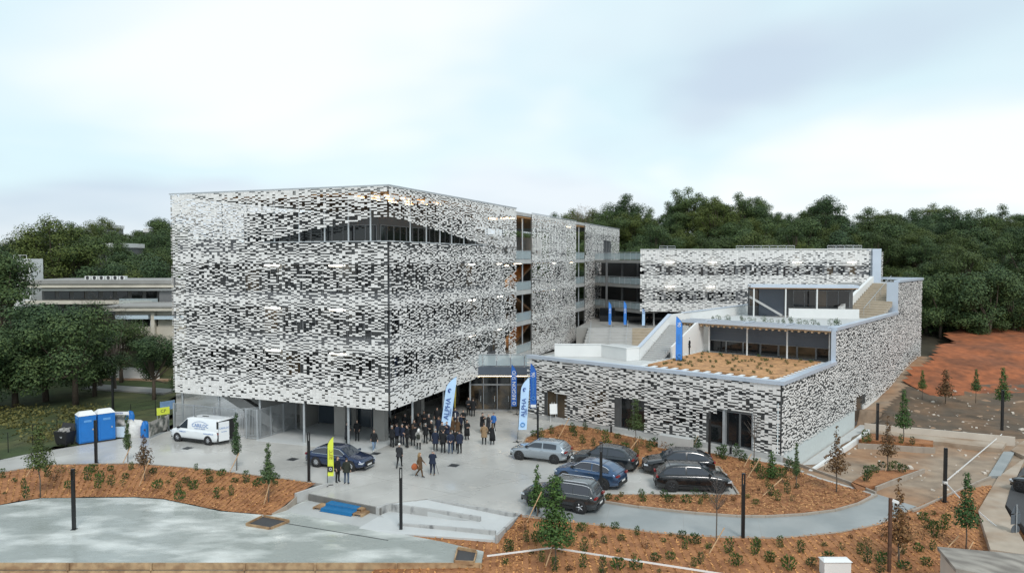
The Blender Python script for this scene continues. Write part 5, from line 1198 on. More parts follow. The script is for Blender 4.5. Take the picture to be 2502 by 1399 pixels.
CROWD = [(958, 1092, 150, 'front', 'black', 'black', 'grey', 'short', 'jacket'), (970, 1088, -120, 'stand', 'navy', 'black', 'dark', 'short', 'jacket'),
    (983, 1086, -20, 'stand', 'navy', 'navy', 'grey', 'short', 'jacket'), (995, 1093, -60, 'front', 'black', 'black', 'dark', 'short', 'jacket'), (1009, 1089, 175, 'front', 'black', 'black', 'brown', 'long', 'mid'),
    (1040, 1083, 160, 'front', 'black', 'black', 'grey', 'short', 'jacket'), (1054, 1078, -40, 'front', 'black', 'black', 'white', 'short', 'jacket'), (1064, 1102, 170, 'stand', 'navy', 'black', 'grey', 'short', 'mid'),
    (1083, 1106, 160, 'stand', 'black', 'black', 'dark', 'short', 'jacket'), (1101, 1108, 185, 'back', 'navy', 'bluejean', 'dark', 'short', 'jacket'), (1123, 1108, 210, 'stand', 'navy', 'black', 'dark', 'short', 'jacket'),
    (1112, 1100, 200, 'front', 'black', 'black', 'brown', 'short', 'jacket'), (1092, 1082, -10, 'phone', 'navy', 'black', 'grey', 'short', 'jacket'), (1126, 1058, 120, 'stand', 'navy', 'black', 'dark', 'short', 'jacket'),
    (1132, 1046, 0, 'front', 'black', 'black', 'dark', 'short', 'jacket'), (1068, 1042, 10, 'stand', 'black', 'black', 'dark', 'short', 'jacket'), (1036, 1052, 20, 'front', 'black', 'black', 'dark', 'short', 'jacket'),
    (1022, 1058, -30, 'stand', 'black', 'black', 'brown', 'short', 'jacket'), (1005, 1062, 20, 'stand', 'black', 'black', 'dark', 'long', 'mid'), (990, 1060, -10, 'front', 'charcoal', 'black', 'grey', 'short', 'jacket'),
    (966, 1062, 40, 'pocket', 'black', 'black', 'dark', 'short', 'jacket'), (948, 1058, 0, 'stand', 'black', 'black', 'dark', 'short', 'mid'), (1084, 1050, 0, 'stand', 'black', 'black', 'dark', 'short', 'jacket'), (1080, 1085, 30, 'front', 'charcoal', 'black', 'dark', 'short', 'jacket'),
    (1094, 1064, 10, 'front', 'black', 'black', 'dark', 'short', 'jacket'), (1072, 1068, -20, 'stand', 'navy', 'black', 'dark', 'short', 'mid'), (1012, 1074, 15, 'front', 'black', 'black', 'brown', 'long', 'jacket'), (1048, 1062, 5, 'stand', 'black', 'navy', 'grey', 'short', 'jacket')] 
ORD = ['first', 'second', 'third', 'fourth', 'fifth', 'sixth', 'seventh', 'eighth', 'ninth', 'tenth', 'eleventh', 'twelfth', 'thirteenth', 'fourteenth', 'fifteenth', 'sixteenth', 'seventeenth']
rows = {'front': sorted(q[0] for q in CROWD if q[1] >= 1076), 'back': sorted(q[0] for q in CROWD if q[1] < 1076)}
for (x, y, f, ps, tp, lg, hr, st, ct) in CROWD:
    rw = 'front' if y >= 1076 else 'back'
    person(x, y, f, ps, tp, lg, hr, st, ct, skin=rnd.choice((0, 0, 0, 1)), hgt=rnd.uniform(1.66, 1.86), group=CG, label='%s from left of the dark-clad people in the %s half of the crowd' % (ORD[rows[rw].index(x)], rw))
person(1023, 1098, 175, 'front', 'grey', 'black', 'white', 'hood', 'mid', hgt=1.68, label='person in light grey coat and white hood with a dark backpack', group=CG)
person(1105, 1066, 190, 'front', 'brown', 'black', 'blond', 'long', 'mid', hgt=1.66, label='woman in rust brown coat in the middle of the crowd', group=CG)
person(1118, 1069, 160, 'front', 'brown', 'brown', 'brown', 'long', 'mid', hgt=1.64, label='second woman in brown, right of the rust brown coat', group=CG)
person(1141, 1074, 30, 'front', 'black', 'black', 'dark', 'long', 'long', hgt=1.68, label='woman in long black coat at the right edge of the crowd', group=CG)
person(1113, 1044, 0, 'pocket', 'navy', 'navy', 'dark', coat='jacket', label='man in navy suit and white shirt facing the viewer', group=CG)
person(1145, 1015, 10, 'front', 'charcoal', 'black', 'dark', coat='jacket', label='left of the two people standing before the yellow flag by the doors')
person(1156, 1017, 190, 'stand', 'black', 'black', 'dark', coat='mid', label='right of the two people standing before the yellow flag by the doors')
person(1179, 1058, 40, 'phone', 'black', 'black', 'dark', coat='mid', label='person in black looking at papers, rear of the small group')
person(1193, 1060, 90, 'front', 'charcoal', 'black', 'grey', coat='mid', label='person in charcoal coat in the middle of the small group')
person(1206, 1052, -20, 'stand', 'blue', 'black', 'dark', coat='jacket', hgt=1.6, label='person in a bright blue jacket at the right of the small group')
person(1183, 1086, 178, 'pocket', 'tan', 'black', 'brown', coat='mid', label='person in tan coat seen from behind')
person(1203, 1086, 190, 'front', 'black', 'black', 'brown', 'long', 'long', hgt=1.70, label='woman in long black coat with white scarf seen from behind')
person(1312, 1252, 150, 'front', 'black', 'black', 'dark', coat='jacket', label='person in black beside the dark grey SUV, behind young trees')
person(1682, 868, -60, 'front', 'black', 'black', 'dark', coat='jacket', z=5.77, label='person in black on the roof terrace beside the glazed front')
person(1700, 862, 40, 'stand', 'black', 'black', 'dark', coat='jacket', z=5.77, label='second person on the roof terrace in front of the dark glazing')
for x_, lb in ((1586, 'left of two distant people under the rear block'), (1594, 'right of two distant people under the rear block')):
    o = person(x_, 790, 0, 'stand', 'black', 'black', 'dark', label=lb, z=5.87)
# things carried
def thing_mesh(nm, mb, m_, lb, cat, loc, rz=0, smooth=False):
    o = mb.build(nm, m_, None, smooth); o.location = loc; o.rotation_euler = (0, 0, rz); return tag(o, lb, cat)
wp = P(1026, 1165, 0)
mb = MB(); mb.lathe([(0.03, -0.07), (0.21, -0.06), (0.24, 0), (0.21, 0.06), (0.03, 0.07)], 16, (0, 0, 0.80), 'y'); mb.tube([(-0.17, 0, 0.92), (-0.08, 0, 1.06), (0.06, 0, 1.06), (0.17, 0, 0.92)], 0.012, 6)
thing_mesh('handbag', mb, CL['orange'], 'round orange bag carried by the woman in brown', 'bag', (wp.x - 0.36, wp.y - 0.12, -0.02), 0.3, True)
wp = P(934, 1071, 0); mb = MB(); mb.box(-0.16, 0.16, -0.05, 0.05, 0.75, 1.08); mb.tube([(-0.1, 0, 1.08), (-0.08, 0, 1.25), (0.08, 0, 1.25), (0.1, 0, 1.08)], 0.01, 5)
thing_mesh('tote_bag', mb, CL['beige'], 'beige tote bag held by the woman in black', 'bag', (wp.x - 0.22, wp.y - 0.25, 0.05))
wp = P(1023, 1098, 0); mb = MB(); mb.lathe([(0.06, 0.0), (0.14, 0.04), (0.16, 0.2), (0.13, 0.38), (0.05, 0.42)], 12, (0, 0, 0.92))
thing_mesh('backpack', mb, CL['green'], 'dark backpack worn over the light grey coat', 'bag', (wp.x, wp.y - 0.24, 0), 0, True)
wp = P(1203, 1086, 0); mb = MB(); mb.obox((0.19, -0.17, 1.15), (0.035, 0.005, -0.10), (0, 0.012, 0), (-0.05, 0, 0.33)); thing_mesh('scarf', mb, CL['white'], 'long white scarf over the shoulder of the long black coat', 'scarf', (wp.x + 0.02, wp.y + 0.02, 0.02))
wp = P(1113, 1044, 0); mb = MB(); mb.obox((0, -0.185, 1.18), (0.05, 0, 0), (0, 0.012, 0), (0, 0, 0.22)); thing_mesh('shirt_front', mb, CL['white'], 'white shirt front of the man in the navy suit', 'shirt', (wp.x, wp.y - 0.0, 0.02))
# camera tripod of the cameraman
wp = P(1058, 1163, 0); tr = empty('tripod', (wp.x + 0.05, wp.y + 0.45, 0.005), 0, 'camera tripod in front of the cameraman', 'tripod')
for k in range(3):
    a = k * 2.094 + 0.5; mb = MB(); mb.tube([(0, 0, 1.1), (0.32 * math.cos(a), 0.32 * math.sin(a), 0)], 0.018, 6); mb.build('leg', M['black'], tr)
mb = MB(); mb.box(-0.06, 0.06, -0.16, 0.16, 1.25, 1.42); mb.tube([(0, 0, 1.08), (0, 0, 1.27)], 0.03, 8); mb.build('video_camera', M['black'], tr)

# ---------------------------------------------------------------- feather flags
def flagmat(nm, c): return mat(nm, c, 0.7, var=0.06, vs=3)
FM = {'pale': flagmat('pale_blue_flag', (0.48, 0.68, 0.92)), 'blue': flagmat('royal_blue_flag', (0.018, 0.12, 0.46)), 'sky': flagmat('bright_blue_flag', (0.04, 0.22, 0.68)), 'yel': flagmat('yellow_green_flag', (0.66, 0.74, 0.07)), 'gold': flagmat('gold_flag', (0.42, 0.34, 0.06)), 'ink': flagmat('navy_print', (0.015, 0.06, 0.28)), 'inkw': flagmat('white_print', (0.75, 0.78, 0.8)), 'dk': flagmat('dark_print', (0.03, 0.03, 0.025)), 'mid': flagmat('mid_blue_print', (0.10, 0.30, 0.62))}
def flag(px, py, H, w, m_, label, zb=0.75, z=0.0, lean=0.0, curve=0.5, rot=0.0, texts=(), side=1, extras=(), base=True, D=None):
    p = P(px, py, z) if D is None else PD(px, py, D); p.z = z
    o = empty('feather_flag', p, rot, label, 'flag', 'feather flags around the forecourt')
    n = 24
    def edge(t): return lean * t + side * 0.86 * w * max(0, (t - 0.80) / 0.20) ** 2.0
    pts = [(edge(i / n) * 1.0, 0, H * i / n) for i in range(n + 1)]
    q = MB(); q.tube(pts, [0.022 - 0.012 * i / n for i in range(n + 1)], 6); q.build('pole', M['black'], o)
    mb = MB(); fr = []
    for i in range(n + 1):
        zz_ = zb + (H - zb) * i / n; t = zz_ / H; xl = edge(t) + side * 0.025
        u = i / n; xr_ = lean * t + side * w * (1 - 0.10 * max(0, (u - 0.85) / 0.15) ** 2); yw = 0.05 * math.sin(u * 7)
        if (xr_ - xl) * side < 0.03: xr_ = xl + side * 0.03
        fr.append(((xl, -0.006, zz_), (xr_, yw - 0.006, zz_), (xr_, yw + 0.006, zz_), (xl, 0.006, zz_)))
    vs = [q_ for f in fr for q_ in f]; fs = []
    for i in range(n):
        for k in range(4): a, b = 4 * i + k, 4 * i + (k + 1) % 4; fs.append((a, b, b + 4, a + 4))
    fs += [(3, 2, 1, 0), (4 * n, 4 * n + 1, 4 * n + 2, 4 * n + 3)]
    mb.add(vs, fs); mb.build('sail', FM[m_], o)
    for txt, size, zc, xo, mt in texts:
        t = zc / H; text_mesh(txt, size, FM[mt], 'lettering', o, (lean * t + side * (w * xo), -0.06, zc), (math.pi / 2, -math.pi / 2 + math.atan2(-lean, H) * -1, 0), 0.003)
    for kind, zc, xo, s_, mt in extras:
        t = zc / H; cx_ = lean * t + side * w * xo; q = MB()
        if kind == 'ring': q.tube([(cx_ + s_ * math.cos(a * 0.628), -0.065, zc + s_ * math.sin(a * 0.628)) for a in range(11)], s_ * 0.22, 5)
        elif kind == 'swirl': q.tube([(cx_ + s_ * (0.3 + 0.07 * a) * math.cos(a * 0.5), -0.065, zc + s_ * (0.3 + 0.07 * a) * math.sin(a * 0.5)) for a in range(10)], [s_ * (0.10 + 0.03 * a) for a in range(10)], 5)
        else: q.obox((cx_, -0.06, zc), (w * 0.42, 0, 0), (0, 0.004, 0), (0, 0, s_))
        q.build('emblem', FM[mt], o)
    if base:
        q = MB(); q.obox((0, 0, 0.02), (0.38, 0.1, 0), (-0.012, 0.045, 0), (0, 0, 0.015)); q.obox((0, 0, 0.045), (-0.1, 0.38, 0), (0.045, 0.012, 0), (0, 0, 0.008)); q.build('base', M['black'], o)
    return o
flag(1072, 1072, 5.4, 0.85, 'pale', 'pale blue feather flag with dark blue lettering standing in the crowd', 0.9, lean=0.75, curve=0.9, texts=(('ALPHA', 0.62, 2.65, 0.48, 'ink'), ('IMPRIM', 0.2, 2.35, 0.85, 'ink')), extras=(('swirl', 4.25, 0.5, 0.20, 'ink'), ('ring', 1.25, 0.5, 0.20, 'inkw')))
flag(1264, 1079, 5.5, 0.72, 'pale', 'slim pale blue feather flag with dark lettering in front of the mulch island', 1.05, lean=0.35, curve=0.8, texts=(('ALPHA', 0.52, 2.95, 0.5, 'ink'), ('IMPRIM', 0.18, 2.6, 0.85, 'ink')), extras=(('swirl', 4.5, 0.5, 0.18, 'ink'), ('ring', 1.5, 0.5, 0.17, 'mid')))
flag(1263, 1012, 5.0, 0.55, 'blue', 'blue feather flag with white lettering nearest the glass doors', 0.85, side=-1, texts=(('REGION SUD', 0.50, 2.95, 0.5, 'inkw'),), extras=(('ring', 1.15, 0.5, 0.14, 'inkw'),))
flag(1311, 1022, 5.4, 0.62, 'blue', 'blue feather flag with white base panel right of the slim pale flag', 1.05, side=-1, texts=(('06', 0.5, 4.3, 0.5, 'inkw'), ('DEPARTEMENT', 0.26, 3.2, 0.5, 'mid')), extras=(('ring', 2.0, 0.5, 0.17, 'mid'), ('bar', 1.25, 0.5, 0.14, 'inkw')))
flag(1377, 1026, 5.3, 0.66, 'pale', 'white and pale blue feather flag beside the easel at the tiled wall', 1.0, side=-1, texts=(('EDUCATION', 0.55, 3.0, 0.6, 'mid'), ('ALPHA AUTO', 0.18, 2.8, 0.2, 'ink')), extras=(('bar', 4.7, 0.5, 0.10, 'mid'),))
flag(800, 1185, 3.35, 0.42, 'yel', 'yellow-green feather flag in front of the navy sedan', 0.65, lean=0.02, curve=0.55, texts=(('arc', 0.52, 2.15, 0.52, 'gold'),), extras=(('bar', 1.15, 0.52, 0.19, 'dk'), ('ring', 1.15, 0.55, 0.08, 'inkw')))
flag(1170, 1000, 4.2, 0.50, 'gold', 'golden yellow feather flag beside the entrance doors', 0.75, side=-1, texts=(('arc', 0.45, 2.9, 0.5, 'dk'),), extras=(('bar', 1.7, 0.5, 0.25, 'dk'),))
flag(1110, 1024, 4.0, 0.22, 'gold', 'narrow edge-on golden flag behind the crowd', 0.6, side=1, rot=0.9)
q = flag(1667, 886, 4.35, 0.62, 'sky', 'bright blue feather flag on the roof terrace beside the stair', 0.1, z=5.77, side=-1, texts=(('06', 0.46, 3.6, 0.5, 'inkw'), ('ALPES', 0.36, 2.3, 0.5, 'mid')), extras=(('ring', 0.7, 0.5, 0.17, 'mid'),))
for px, hh, lb, mm in ((1494, 3.5, 'left of the two distant blue flags under the walkways', 'sky'), (1531, 3.6, 'right of the two distant blue flags under the walkways', 'sky'), (1576, 2.6, 'small distant pale flag hanging under the left end of the rear block', 'pale')):
    p = PD(px, 800, 101.3); flag(px, 800, hh, 0.42, mm, lb, 0.2, z=5.87 if mm == 'sky' else 5.87, D=104 if mm == 'sky' else 103, texts=(('SUD', 0.4, 2.2, 0.5, 'inkw' if mm == 'sky' else 'ink'),), side=-1)

# ---------------------------------------------------------------- light columns and bollards
def make_pole(H, label, loc, group='black light columns', slot=0.62, w=0.085, nm='light_column', rz=0.0, cat='street lamp'):
    o = empty(nm, loc, rz, label, cat, group)
    mb = MB(); mb.box(-w, w, -w, w, 0.0, H - slot); mb.build('shaft', M['black'], o)
    mb = MB(); mb.box(-w, -w * 0.55, -w, w, H - slot + 0.002, H - 0.062); mb.box(w * 0.55, w, -w, w, H - slot + 0.002, H - 0.062); mb.build('lamp_frame', M['black'], o)
    mb = MB(); mb.box(-w, w, -w, w, H - 0.06, H); mb.build('cap', M['black'], o)
    mb = MB(); mb.box(-w * 1.7, w * 1.7, -w * 1.7, w * 1.7, 0, 0.02); mb.build('base_plate', M['black'], o)
    return o
for px, py, H, zg, lb in ((181, 1292, 3.6, ZS, 'black light column standing on the wet lower slab at left'), (235, 1131, 3.3, 0.0, 'black light column in front of the blue toilets'), (755, 1176, 3.5, 0.0, 'black light column beside the rear of the navy sedan'),
    (980, 1296, 3.75, ZS - 0.05, 'black light column in front of the ramp walls'), (1314, 1080, 3.6, 0.09, 'black light column behind the silver hatchback'), (1468, 1214, 3.6, 0.1, 'black light column between the dark grey and blue cars'),
    (1733, 1112, 3.5, 0.1, 'black light column in front of the glass doors of the low building'), (1815, 1314, 3.65, -0.02, 'black light column at the lower edge of the curved driveway'), (2308, 1224, 3.45, 0.0, 'black light column tied with white tape in the dirt yard'),
    (2143, 1082, 3.4, 0.0, 'thin black light column by the low retaining wall at right'), (2448, 1050, 3.4, 1.0, 'black light column among young trees on the earth slope'), (276, 1000, 3.4, 0.1, 'distant black light column on the left lawn')):
    p = P(px, py, zg); make_pole(H, lb, p)
for px, py, lb in ((1493, 1055, 'short black bollard light by the wall left of the concrete block'), (1785, 1107, 'short black bollard light in front of the rightmost glass doors'), (1389, 1032, 'short black bollard light at the tip of the island')):
    make_pole(0.95, lb, P(px, py, 0.1), 'bollard lights', 0.45, 0.075, 'bollard_light', 0.0, 'bollard')
mb = MB(); mb.box(-0.115, 0.115, -0.115, 0.115, 1.15, 1.32); thing_mesh('tape_wrap', mb, CL['white'], 'white tape wound round the light column in the dirt yard', 'tape', P(2308, 1224, 0))
# rusty mast with a lamp arm, bottom right
rust = mat('rusty_steel', (0.10, 0.05, 0.03), 0.8, var=0.3, vs=5)
p = P(2172, 1425, -0.9); o = empty('site_lamp', p, 0, 'rusty mast with a small white floodlight near bottom right', 'street lamp')
top = PD(2172, 1216, p.y).z - p.z
mb = MB(); mb.box(-0.07, 0.07, -0.07, 0.07, 0, top); mb.build('mast', rust, o)
mb = MB(); mb.obox((0.22, 0, top - 0.16), (0.17, 0, -0.06), (0, 0.08, 0), (0.02, 0, 0.06)); mb.box(0.0, 0.12, -0.05, 0.05, top - 0.12, top - 0.05); mb.build('floodlight', M['white'], o)
mb = MB(); mb.tube([(0.1, 0, 0.6), (0.14, 0, 0.1), (0.16, 0.02, 0)], 0.05, 6); mb.build('conduit', M['white'], o)

# ---------------------------------------------------------------- site things on the left: toilets, bin, banners, fence
tb = mat('blue_plastic_cabin', (0.012, 0.16, 0.50), 0.4, var=0.08, vs=1.5)
def toilet(loc, rz, lb):
    o = empty('portable_toilet', loc, rz, lb, 'toilet', 'portable toilets'); o.scale = (1.18, 1.18, 1.12)
    mb = MB(); mb.box(-0.55, 0.55, -0.55, 0.55, 0.10, 2.12); mb.build('cabin', tb, o)
    mb = MB(); mb.box(-0.6, 0.6, -0.6, 0.6, 0, 0.095); mb.build('base', M['plastic'], o)
    mb = MB(); mb.add([(-0.58, -0.58, 2.13), (0.58, -0.58, 2.13), (0.58, 0.58, 2.13), (-0.58, 0.58, 2.13), (-0.4, -0.12, 2.40), (0.4, -0.12, 2.40), (0.4, 0.12, 2.40), (-0.4, 0.12, 2.40)], [(3, 2, 1, 0), (4, 5, 6, 7), (0, 1, 5, 4), (1, 2, 6, 5), (2, 3, 7, 6), (3, 0, 4, 7)]); mb.build('roof', M['white'], o)
    mb = MB(); mb.box(-0.42, 0.42, -0.585, -0.552, 0.2, 1.95); d = mb.build('door', tb, o)
    mb = MB(); mb.box(0.28, 0.36, -0.61, -0.587, 1.0, 1.12); mb.build('handle', M['steel'], d)
    for k in range(3):
        mb = MB(); mb.box(-0.557, -0.552, -0.42 + k * 0.3, -0.2 + k * 0.3, 0.3, 1.9); mb.build('wall_rib', tb, o)
    for sx in (-0.551, 0.551):
        q = MB(); q.obox((sx, 0.05, 1.92), (0.004, 0, 0), (0, 0.30, 0), (0, 0, 0.10)); q.build('sign', FM['mid'], o)
    q = MB(); q.obox((0.0, -0.59, 1.72), (0.24, 0, 0), (0, 0.006, 0), (0, 0, 0.08)); q.build('sign', FM['mid'], o)
    return o
ta = P(172, 1086, 0); tb2 = P(225, 1078, 0); d = (tb2 - ta).normalized()
toilet(ta + Vector((0.85, 0.8, 0)), math.atan2(d.y, d.x), 'left blue portable toilet with white roof beside black bin')
toilet(ta + Vector((0.85, 0.8, 0)) + d * 1.44, math.atan2(d.y, d.x), 'right blue portable toilet with white roof')
p = P(150, 1089, 0); o = empty('waste_container', (p.x, p.y + 0.5, 0), -0.3, 'black wheeled waste container overflowing with rubbish', 'bin')
mb = MB(); mb.add([(-0.55, -0.4, 0.15), (0.55, -0.4, 0.15), (0.55, 0.4, 0.15), (-0.55, 0.4, 0.15), (-0.68, -0.5, 1.15), (0.68, -0.5, 1.15), (0.68, 0.5, 1.15), (-0.68, 0.5, 1.15)], [(3, 2, 1, 0), (4, 5, 6, 7), (0, 1, 5, 4), (1, 2, 6, 5), (2, 3, 7, 6), (3, 0, 4, 7)]); mb.build('tub', M['plastic'], o)
mb = MB(); mb.obox((0, 0.35, 1.45), (0.68, 0, 0), (0, 0.1, 0.28), (0, 0.02, -0.01)); mb.build('lid', M['plastic'], o)
for k in range(4):
    mb = MB(); mb.lathe([(0.02, -0.04), (0.09, -0.04), (0.09, 0.04), (0.02, 0.04)], 10, ((-0.45, 0.45)[k % 2], (-0.3, 0.3)[k // 2], 0.09), 'y'); mb.build('castor', M['rubber'], o)
mb = MB()
for k in range(9): mb.obox((rnd.uniform(-0.5, 0.5), rnd.uniform(-0.3, 0.3), 1.2 + rnd.uniform(0, 0.1)), Vector((rnd.uniform(0.08, 0.2), rnd.uniform(-.1, .1), rnd.uniform(-.05, .1))), Vector((0.02, 0.12, 0)), (0, 0, 0.06))
tag(mb.build('rubbish', CL['grey'], o), kind='stuff')
text_mesh('O', 0.3, FM['inkw'], 'emblem', o, (0.1, -0.46, 0.75), (math.pi / 2, 0, 0))
# banner panels and skip-like stacks on the site fence
def banner_panel(px0, px1, py, h0, h1, m_, lb, z=0.0, txt=None, py1=None):
    a, b = P(px0, py, z), P(px1, py1 or py, z); o = empty('site_banner', a, math.atan2(b.y - a.y, b.x - a.x), lb, 'banner'); L_ = (b - a).length
    mb = MB(); mb.box(0, L_, -0.02, 0.02, h0, h1); mb.build('panel', m_, o)
    for x in (0.05, L_ - 0.05):
        mb = MB(); mb.tube([(x, 0.05, 0), (x, 0.05, h1 + 0.05)], 0.025, 6); mb.build('post', M['steel'], o)
    if txt: text_mesh(txt[0], txt[1], txt[2], 'lettering', o, (L_ / 2, -0.03, (h0 + h1) / 2), (math.pi / 2, 0, 0))
    return o
photo_m = mat('printed_site_photo', (0.45, 0.43, 0.40), 0.6, var=0.5, vs=1.6, col2=(0.10, 0.11, 0.10), c2s=1.3, c2p=(0.44, 0.58))
palep = mat('pale_blue_print', (0.55, 0.66, 0.74), 0.5, var=0.06)
banner_panel(262, 305, 1070, 0.10, 1.02, palep, 'pale blue lower board of the site notice beside the toilets')
banner_panel(262, 305, 1069, 1.05, 1.95, photo_m, 'printed photo panel of the site notice beside the toilets')
banner_panel(261, 316, 1068.5, 2.0, 2.28, mat('white_board', (0.75, 0.76, 0.76), 0.5), 'white header board above the site notice', txt=('CHANTIER', 0.2, FM['ink']))
banner_panel(365, 412, 1072, 0.2, 1.45, photo_m, 'long printed fence banner left of the van', py1=1052)
banner_panel(384, 415, 1055, 1.5, 2.15, FM['yel'], 'yellow-green sign above the printed fence banner', py1=1050, txt=('CP', 0.4, FM['dk']))
banner_panel(392, 428, 1042, 1.5, 2.3, mat('faded_blue_sheet', (0.18, 0.30, 0.48), 0.7, var=0.2), 'faded blue sheet behind the yellow-green sign', py1=1036)
def heap(px, py, w, h, m_, lb, z=0.0, nm='sacks'):
    p = P(px, py, z); mb = MB(); n = 16; vs = []; prof = [(1.0, 0), (1.06, 0.35), (0.96, 0.75), (0.66, 0.94), (0.10, 1.0)]
    for r_, hh in prof:
        for i in range(n): a = 2 * math.pi * i / n; k = r_ * w / 2 * (1 + 0.22 * noise.noise(Vector((math.cos(a) * 1.7, math.sin(a) * 1.7, hh * 3 + px)))); vs.append((k * math.cos(a), k * 0.75 * math.sin(a), hh * h * (1 + 0.1 * math.sin(3 * a))))
    mb.add(vs, [(j * n + i, j * n + (i + 1) % n, (j + 1) * n + (i + 1) % n, (j + 1) * n + i) for j in range(4) for i in range(n)] + [tuple(range(4 * n, 5 * n))])
    return thing_mesh(nm, mb, m_, lb, 'sacks', p, 0, True)
heap(325, 1063, 2.0, 1.3, mat('white_tarp', (0.6, 0.6, 0.58), 0.6, var=0.2, vs=3), 'white wrapped building material behind the brown young tree')
heap(354, 1068, 0.7, 1.35, tb, 'blue plastic sheeting wrapped over material left of the printed banner')
heap(318, 1052, 0.8, 1.7, tb, 'small blue bag on the wrapped building material')
heap(252, 1046, 0.8, 1.6, mat('white_plastic', (0.62, 0.66, 0.68), 0.5, var=0.15), 'white plastic bag behind the toilets')
# wire fence on the bank
wf_ = empty('wire_fence', P(0, 1112, 0), 0, 'thin dark wire fence along the bank behind the toilets', 'fence'); b0 = P(0, 1112, 0)
fp = [P(a, b, 0.2) for a, b in ((-40, 1100), (20, 1098), (80, 1078), (140, 1062), (200, 1045), (260, 1032), (320, 1022), (380, 1010), (430, 1000))]
for a in fp:
    mb = MB(); mb.tube([(a.x - b0.x, a.y - b0.y, -0.2), (a.x - b0.x, a.y - b0.y, 1.6)], 0.03, 6); mb.build('post', M['black'], wf_)
for a, b in zip(fp, fp[1:]):
    for zz_ in (0.4, 0.8, 1.2, 1.6):
        mb = MB(); mb.tube([(a.x - b0.x, a.y - b0.y, zz_), (b.x - b0.x, b.y - b0.y, zz_)], 0.010, 4); mb.build('wire', M['black'], wf_)
# bar fence and gate wings under the overhang
def bar_fence(a, b, H, lb, nm='bar_fence', step=0.14):
    o = empty(nm, a, math.atan2(b.y - a.y, b.x - a.x), lb, 'fence'); L_ = (b - a).length
    for z0 in (0.08, H - 0.06):
        mb = MB(); mb.box(0, L_, -0.025, 0.025, z0, z0 + 0.06); mb.build('rail', M['steel'], o)
    first = None
    for k in range(int(L_ / step)):
        if first is None: mb = MB(); mb.box(-0.018, 0.018, -0.018, 0.018, 0.142, H - 0.062); first = mb.build('bar', M['steel'], o); q = first
        else: q = first.copy(); col.objects.link(q)
        q.location = (0.07 + k * step, 0, 0)
    for x in [0.0, L_] + ([L_ / 3, 2 * L_ / 3] if L_ > 4 else []):
        mb = MB(); mb.box(x - 0.05, x + 0.05, -0.05, 0.05, 0, H + 0.03); mb.build('post', M['steel'], o)
    return o
g0, g1, g2 = MF.w(-0.5, 22.0), MF.w(-0.5, 15.0), MF.w(1.0, 13.6)
bar_fence(g0, g1, 2.55, 'long grey bar fence behind the white van')
bar_fence(g1 + Vector((0.08, 0, 0)), g2, 2.55, 'short angled wing of the grey bar fence')
g3, g4 = MF.w(-0.2, 12.9), MF.w(4.3, 12.4)
bar_fence(g3, g4, 2.6, 'grey bar gate leaf standing open beside the overhang', 'bar_gate')
bar_fence(MF.w(-0.35, 14.0), g3 + Vector((-0.05, 0, 0)), 2.6, 'narrow grey bar panel left of the open gate leaf')
# easel with a white board
p = P(1352, 1030, 0); o = empty('easel', p, 0.15, 'white board on a wooden easel beside the tiled wall', 'easel')
mb = MB(); mb.obox((0, -0.05, 1.25), (0.36, 0, 0), (0, 0.015, 0.0), (0, 0.08, 0.47)); mb.build('board', mat('white_paper', (0.8, 0.82, 0.82), 0.5), o)
for a, b in (((-0.28, 0, 0), (-0.12, 0.15, 1.85)), ((0.28, 0, 0), (0.12, 0.15, 1.85)), ((0.1, 0.75, 0), (0.0, 0.17, 1.8))):
    mb = MB(); mb.tube([a, b], 0.022, 6); mb.build('leg', M['white'], o)
# pallets with a blue carpet
pz = ZS + 0.006; pc = P(833, 1247, pz); pr = math.atan2((P(905, 1252, pz) - P(765, 1229, pz)).y, (P(905, 1252, pz) - P(765, 1229, pz)).x)
def pallet(c, rz, lb, w=1.2, d=0.9, z=0.0):
    o = empty('pallet', (c[0], c[1], z), rz, lb, 'pallet', 'wooden pallets used as a step')
    for k in range(7):
        mb = MB(); y = -d / 2 + k * d / 7; mb.box(-w / 2, w / 2, y, y + d / 7 - 0.025, 0.122, 0.145); mb.build('deck_board', M['wood_l'], o)
    for k in range(3):
        mb = MB(); x = -w / 2 + k * (w - 0.1) / 2; mb.box(x, x + 0.1, -d / 2, d / 2, 0.0, 0.12); mb.build('stringer', M['wood_l'], o)
    return o
Xp = Vector((math.cos(pr), math.sin(pr), 0)); Yp = Vector((-math.sin(pr), math.cos(pr), 0))
for k, lb in ((-1.25, 'left lower pallet of the makeshift step'), (0.02, 'middle lower pallet under the blue carpet'), (1.29, 'right lower pallet of the makeshift step')):
    q = pc + Xp * k; pallet(q, pr, lb, z=pz)
for k, lb in ((-0.35, 'left upper pallet of the makeshift step'), (0.9, 'right upper pallet of the makeshift step')):
    q = pc + Xp * (k + 0.1) + Yp * 0.30; pallet(q, pr, lb, 1.2, 0.55, pz + 0.15)
carpet = mat('turquoise_blue_carpet', (0.008, 0.13, 0.30), 0.9, var=0.12, vs=5)
mb = MB(); prof = [(-0.62, 0.02), (-0.50, 0.03), (-0.47, 0.165), (0.0, 0.165), (0.03, 0.315), (0.62, 0.315), (0.66, 0.30)]
vs = [(x, y, z_ + dz) for dz in (0.0, -0.012) for x in (-1.2, 1.2) for y, z_ in prof]; n = len(prof)
fs = [(i, n + i, n + i + 1, i + 1) for i in range(n - 1)] + [(2 * n + i + 1, 3 * n + i + 1, 3 * n + i, 2 * n + i) for i in range(n - 1)] + [(i + 1, 2 * n + i + 1, 2 * n + i, i) for i in range(n - 1)] + [(n + i, 3 * n + i, 3 * n + i + 1, n + i + 1) for i in range(n - 1)]
mb.add(vs, fs); thing_mesh('carpet', mb, carpet, 'turquoise blue carpet laid over the pallet steps', 'carpet', pc + Vector((0, 0, 0.0)), pr)
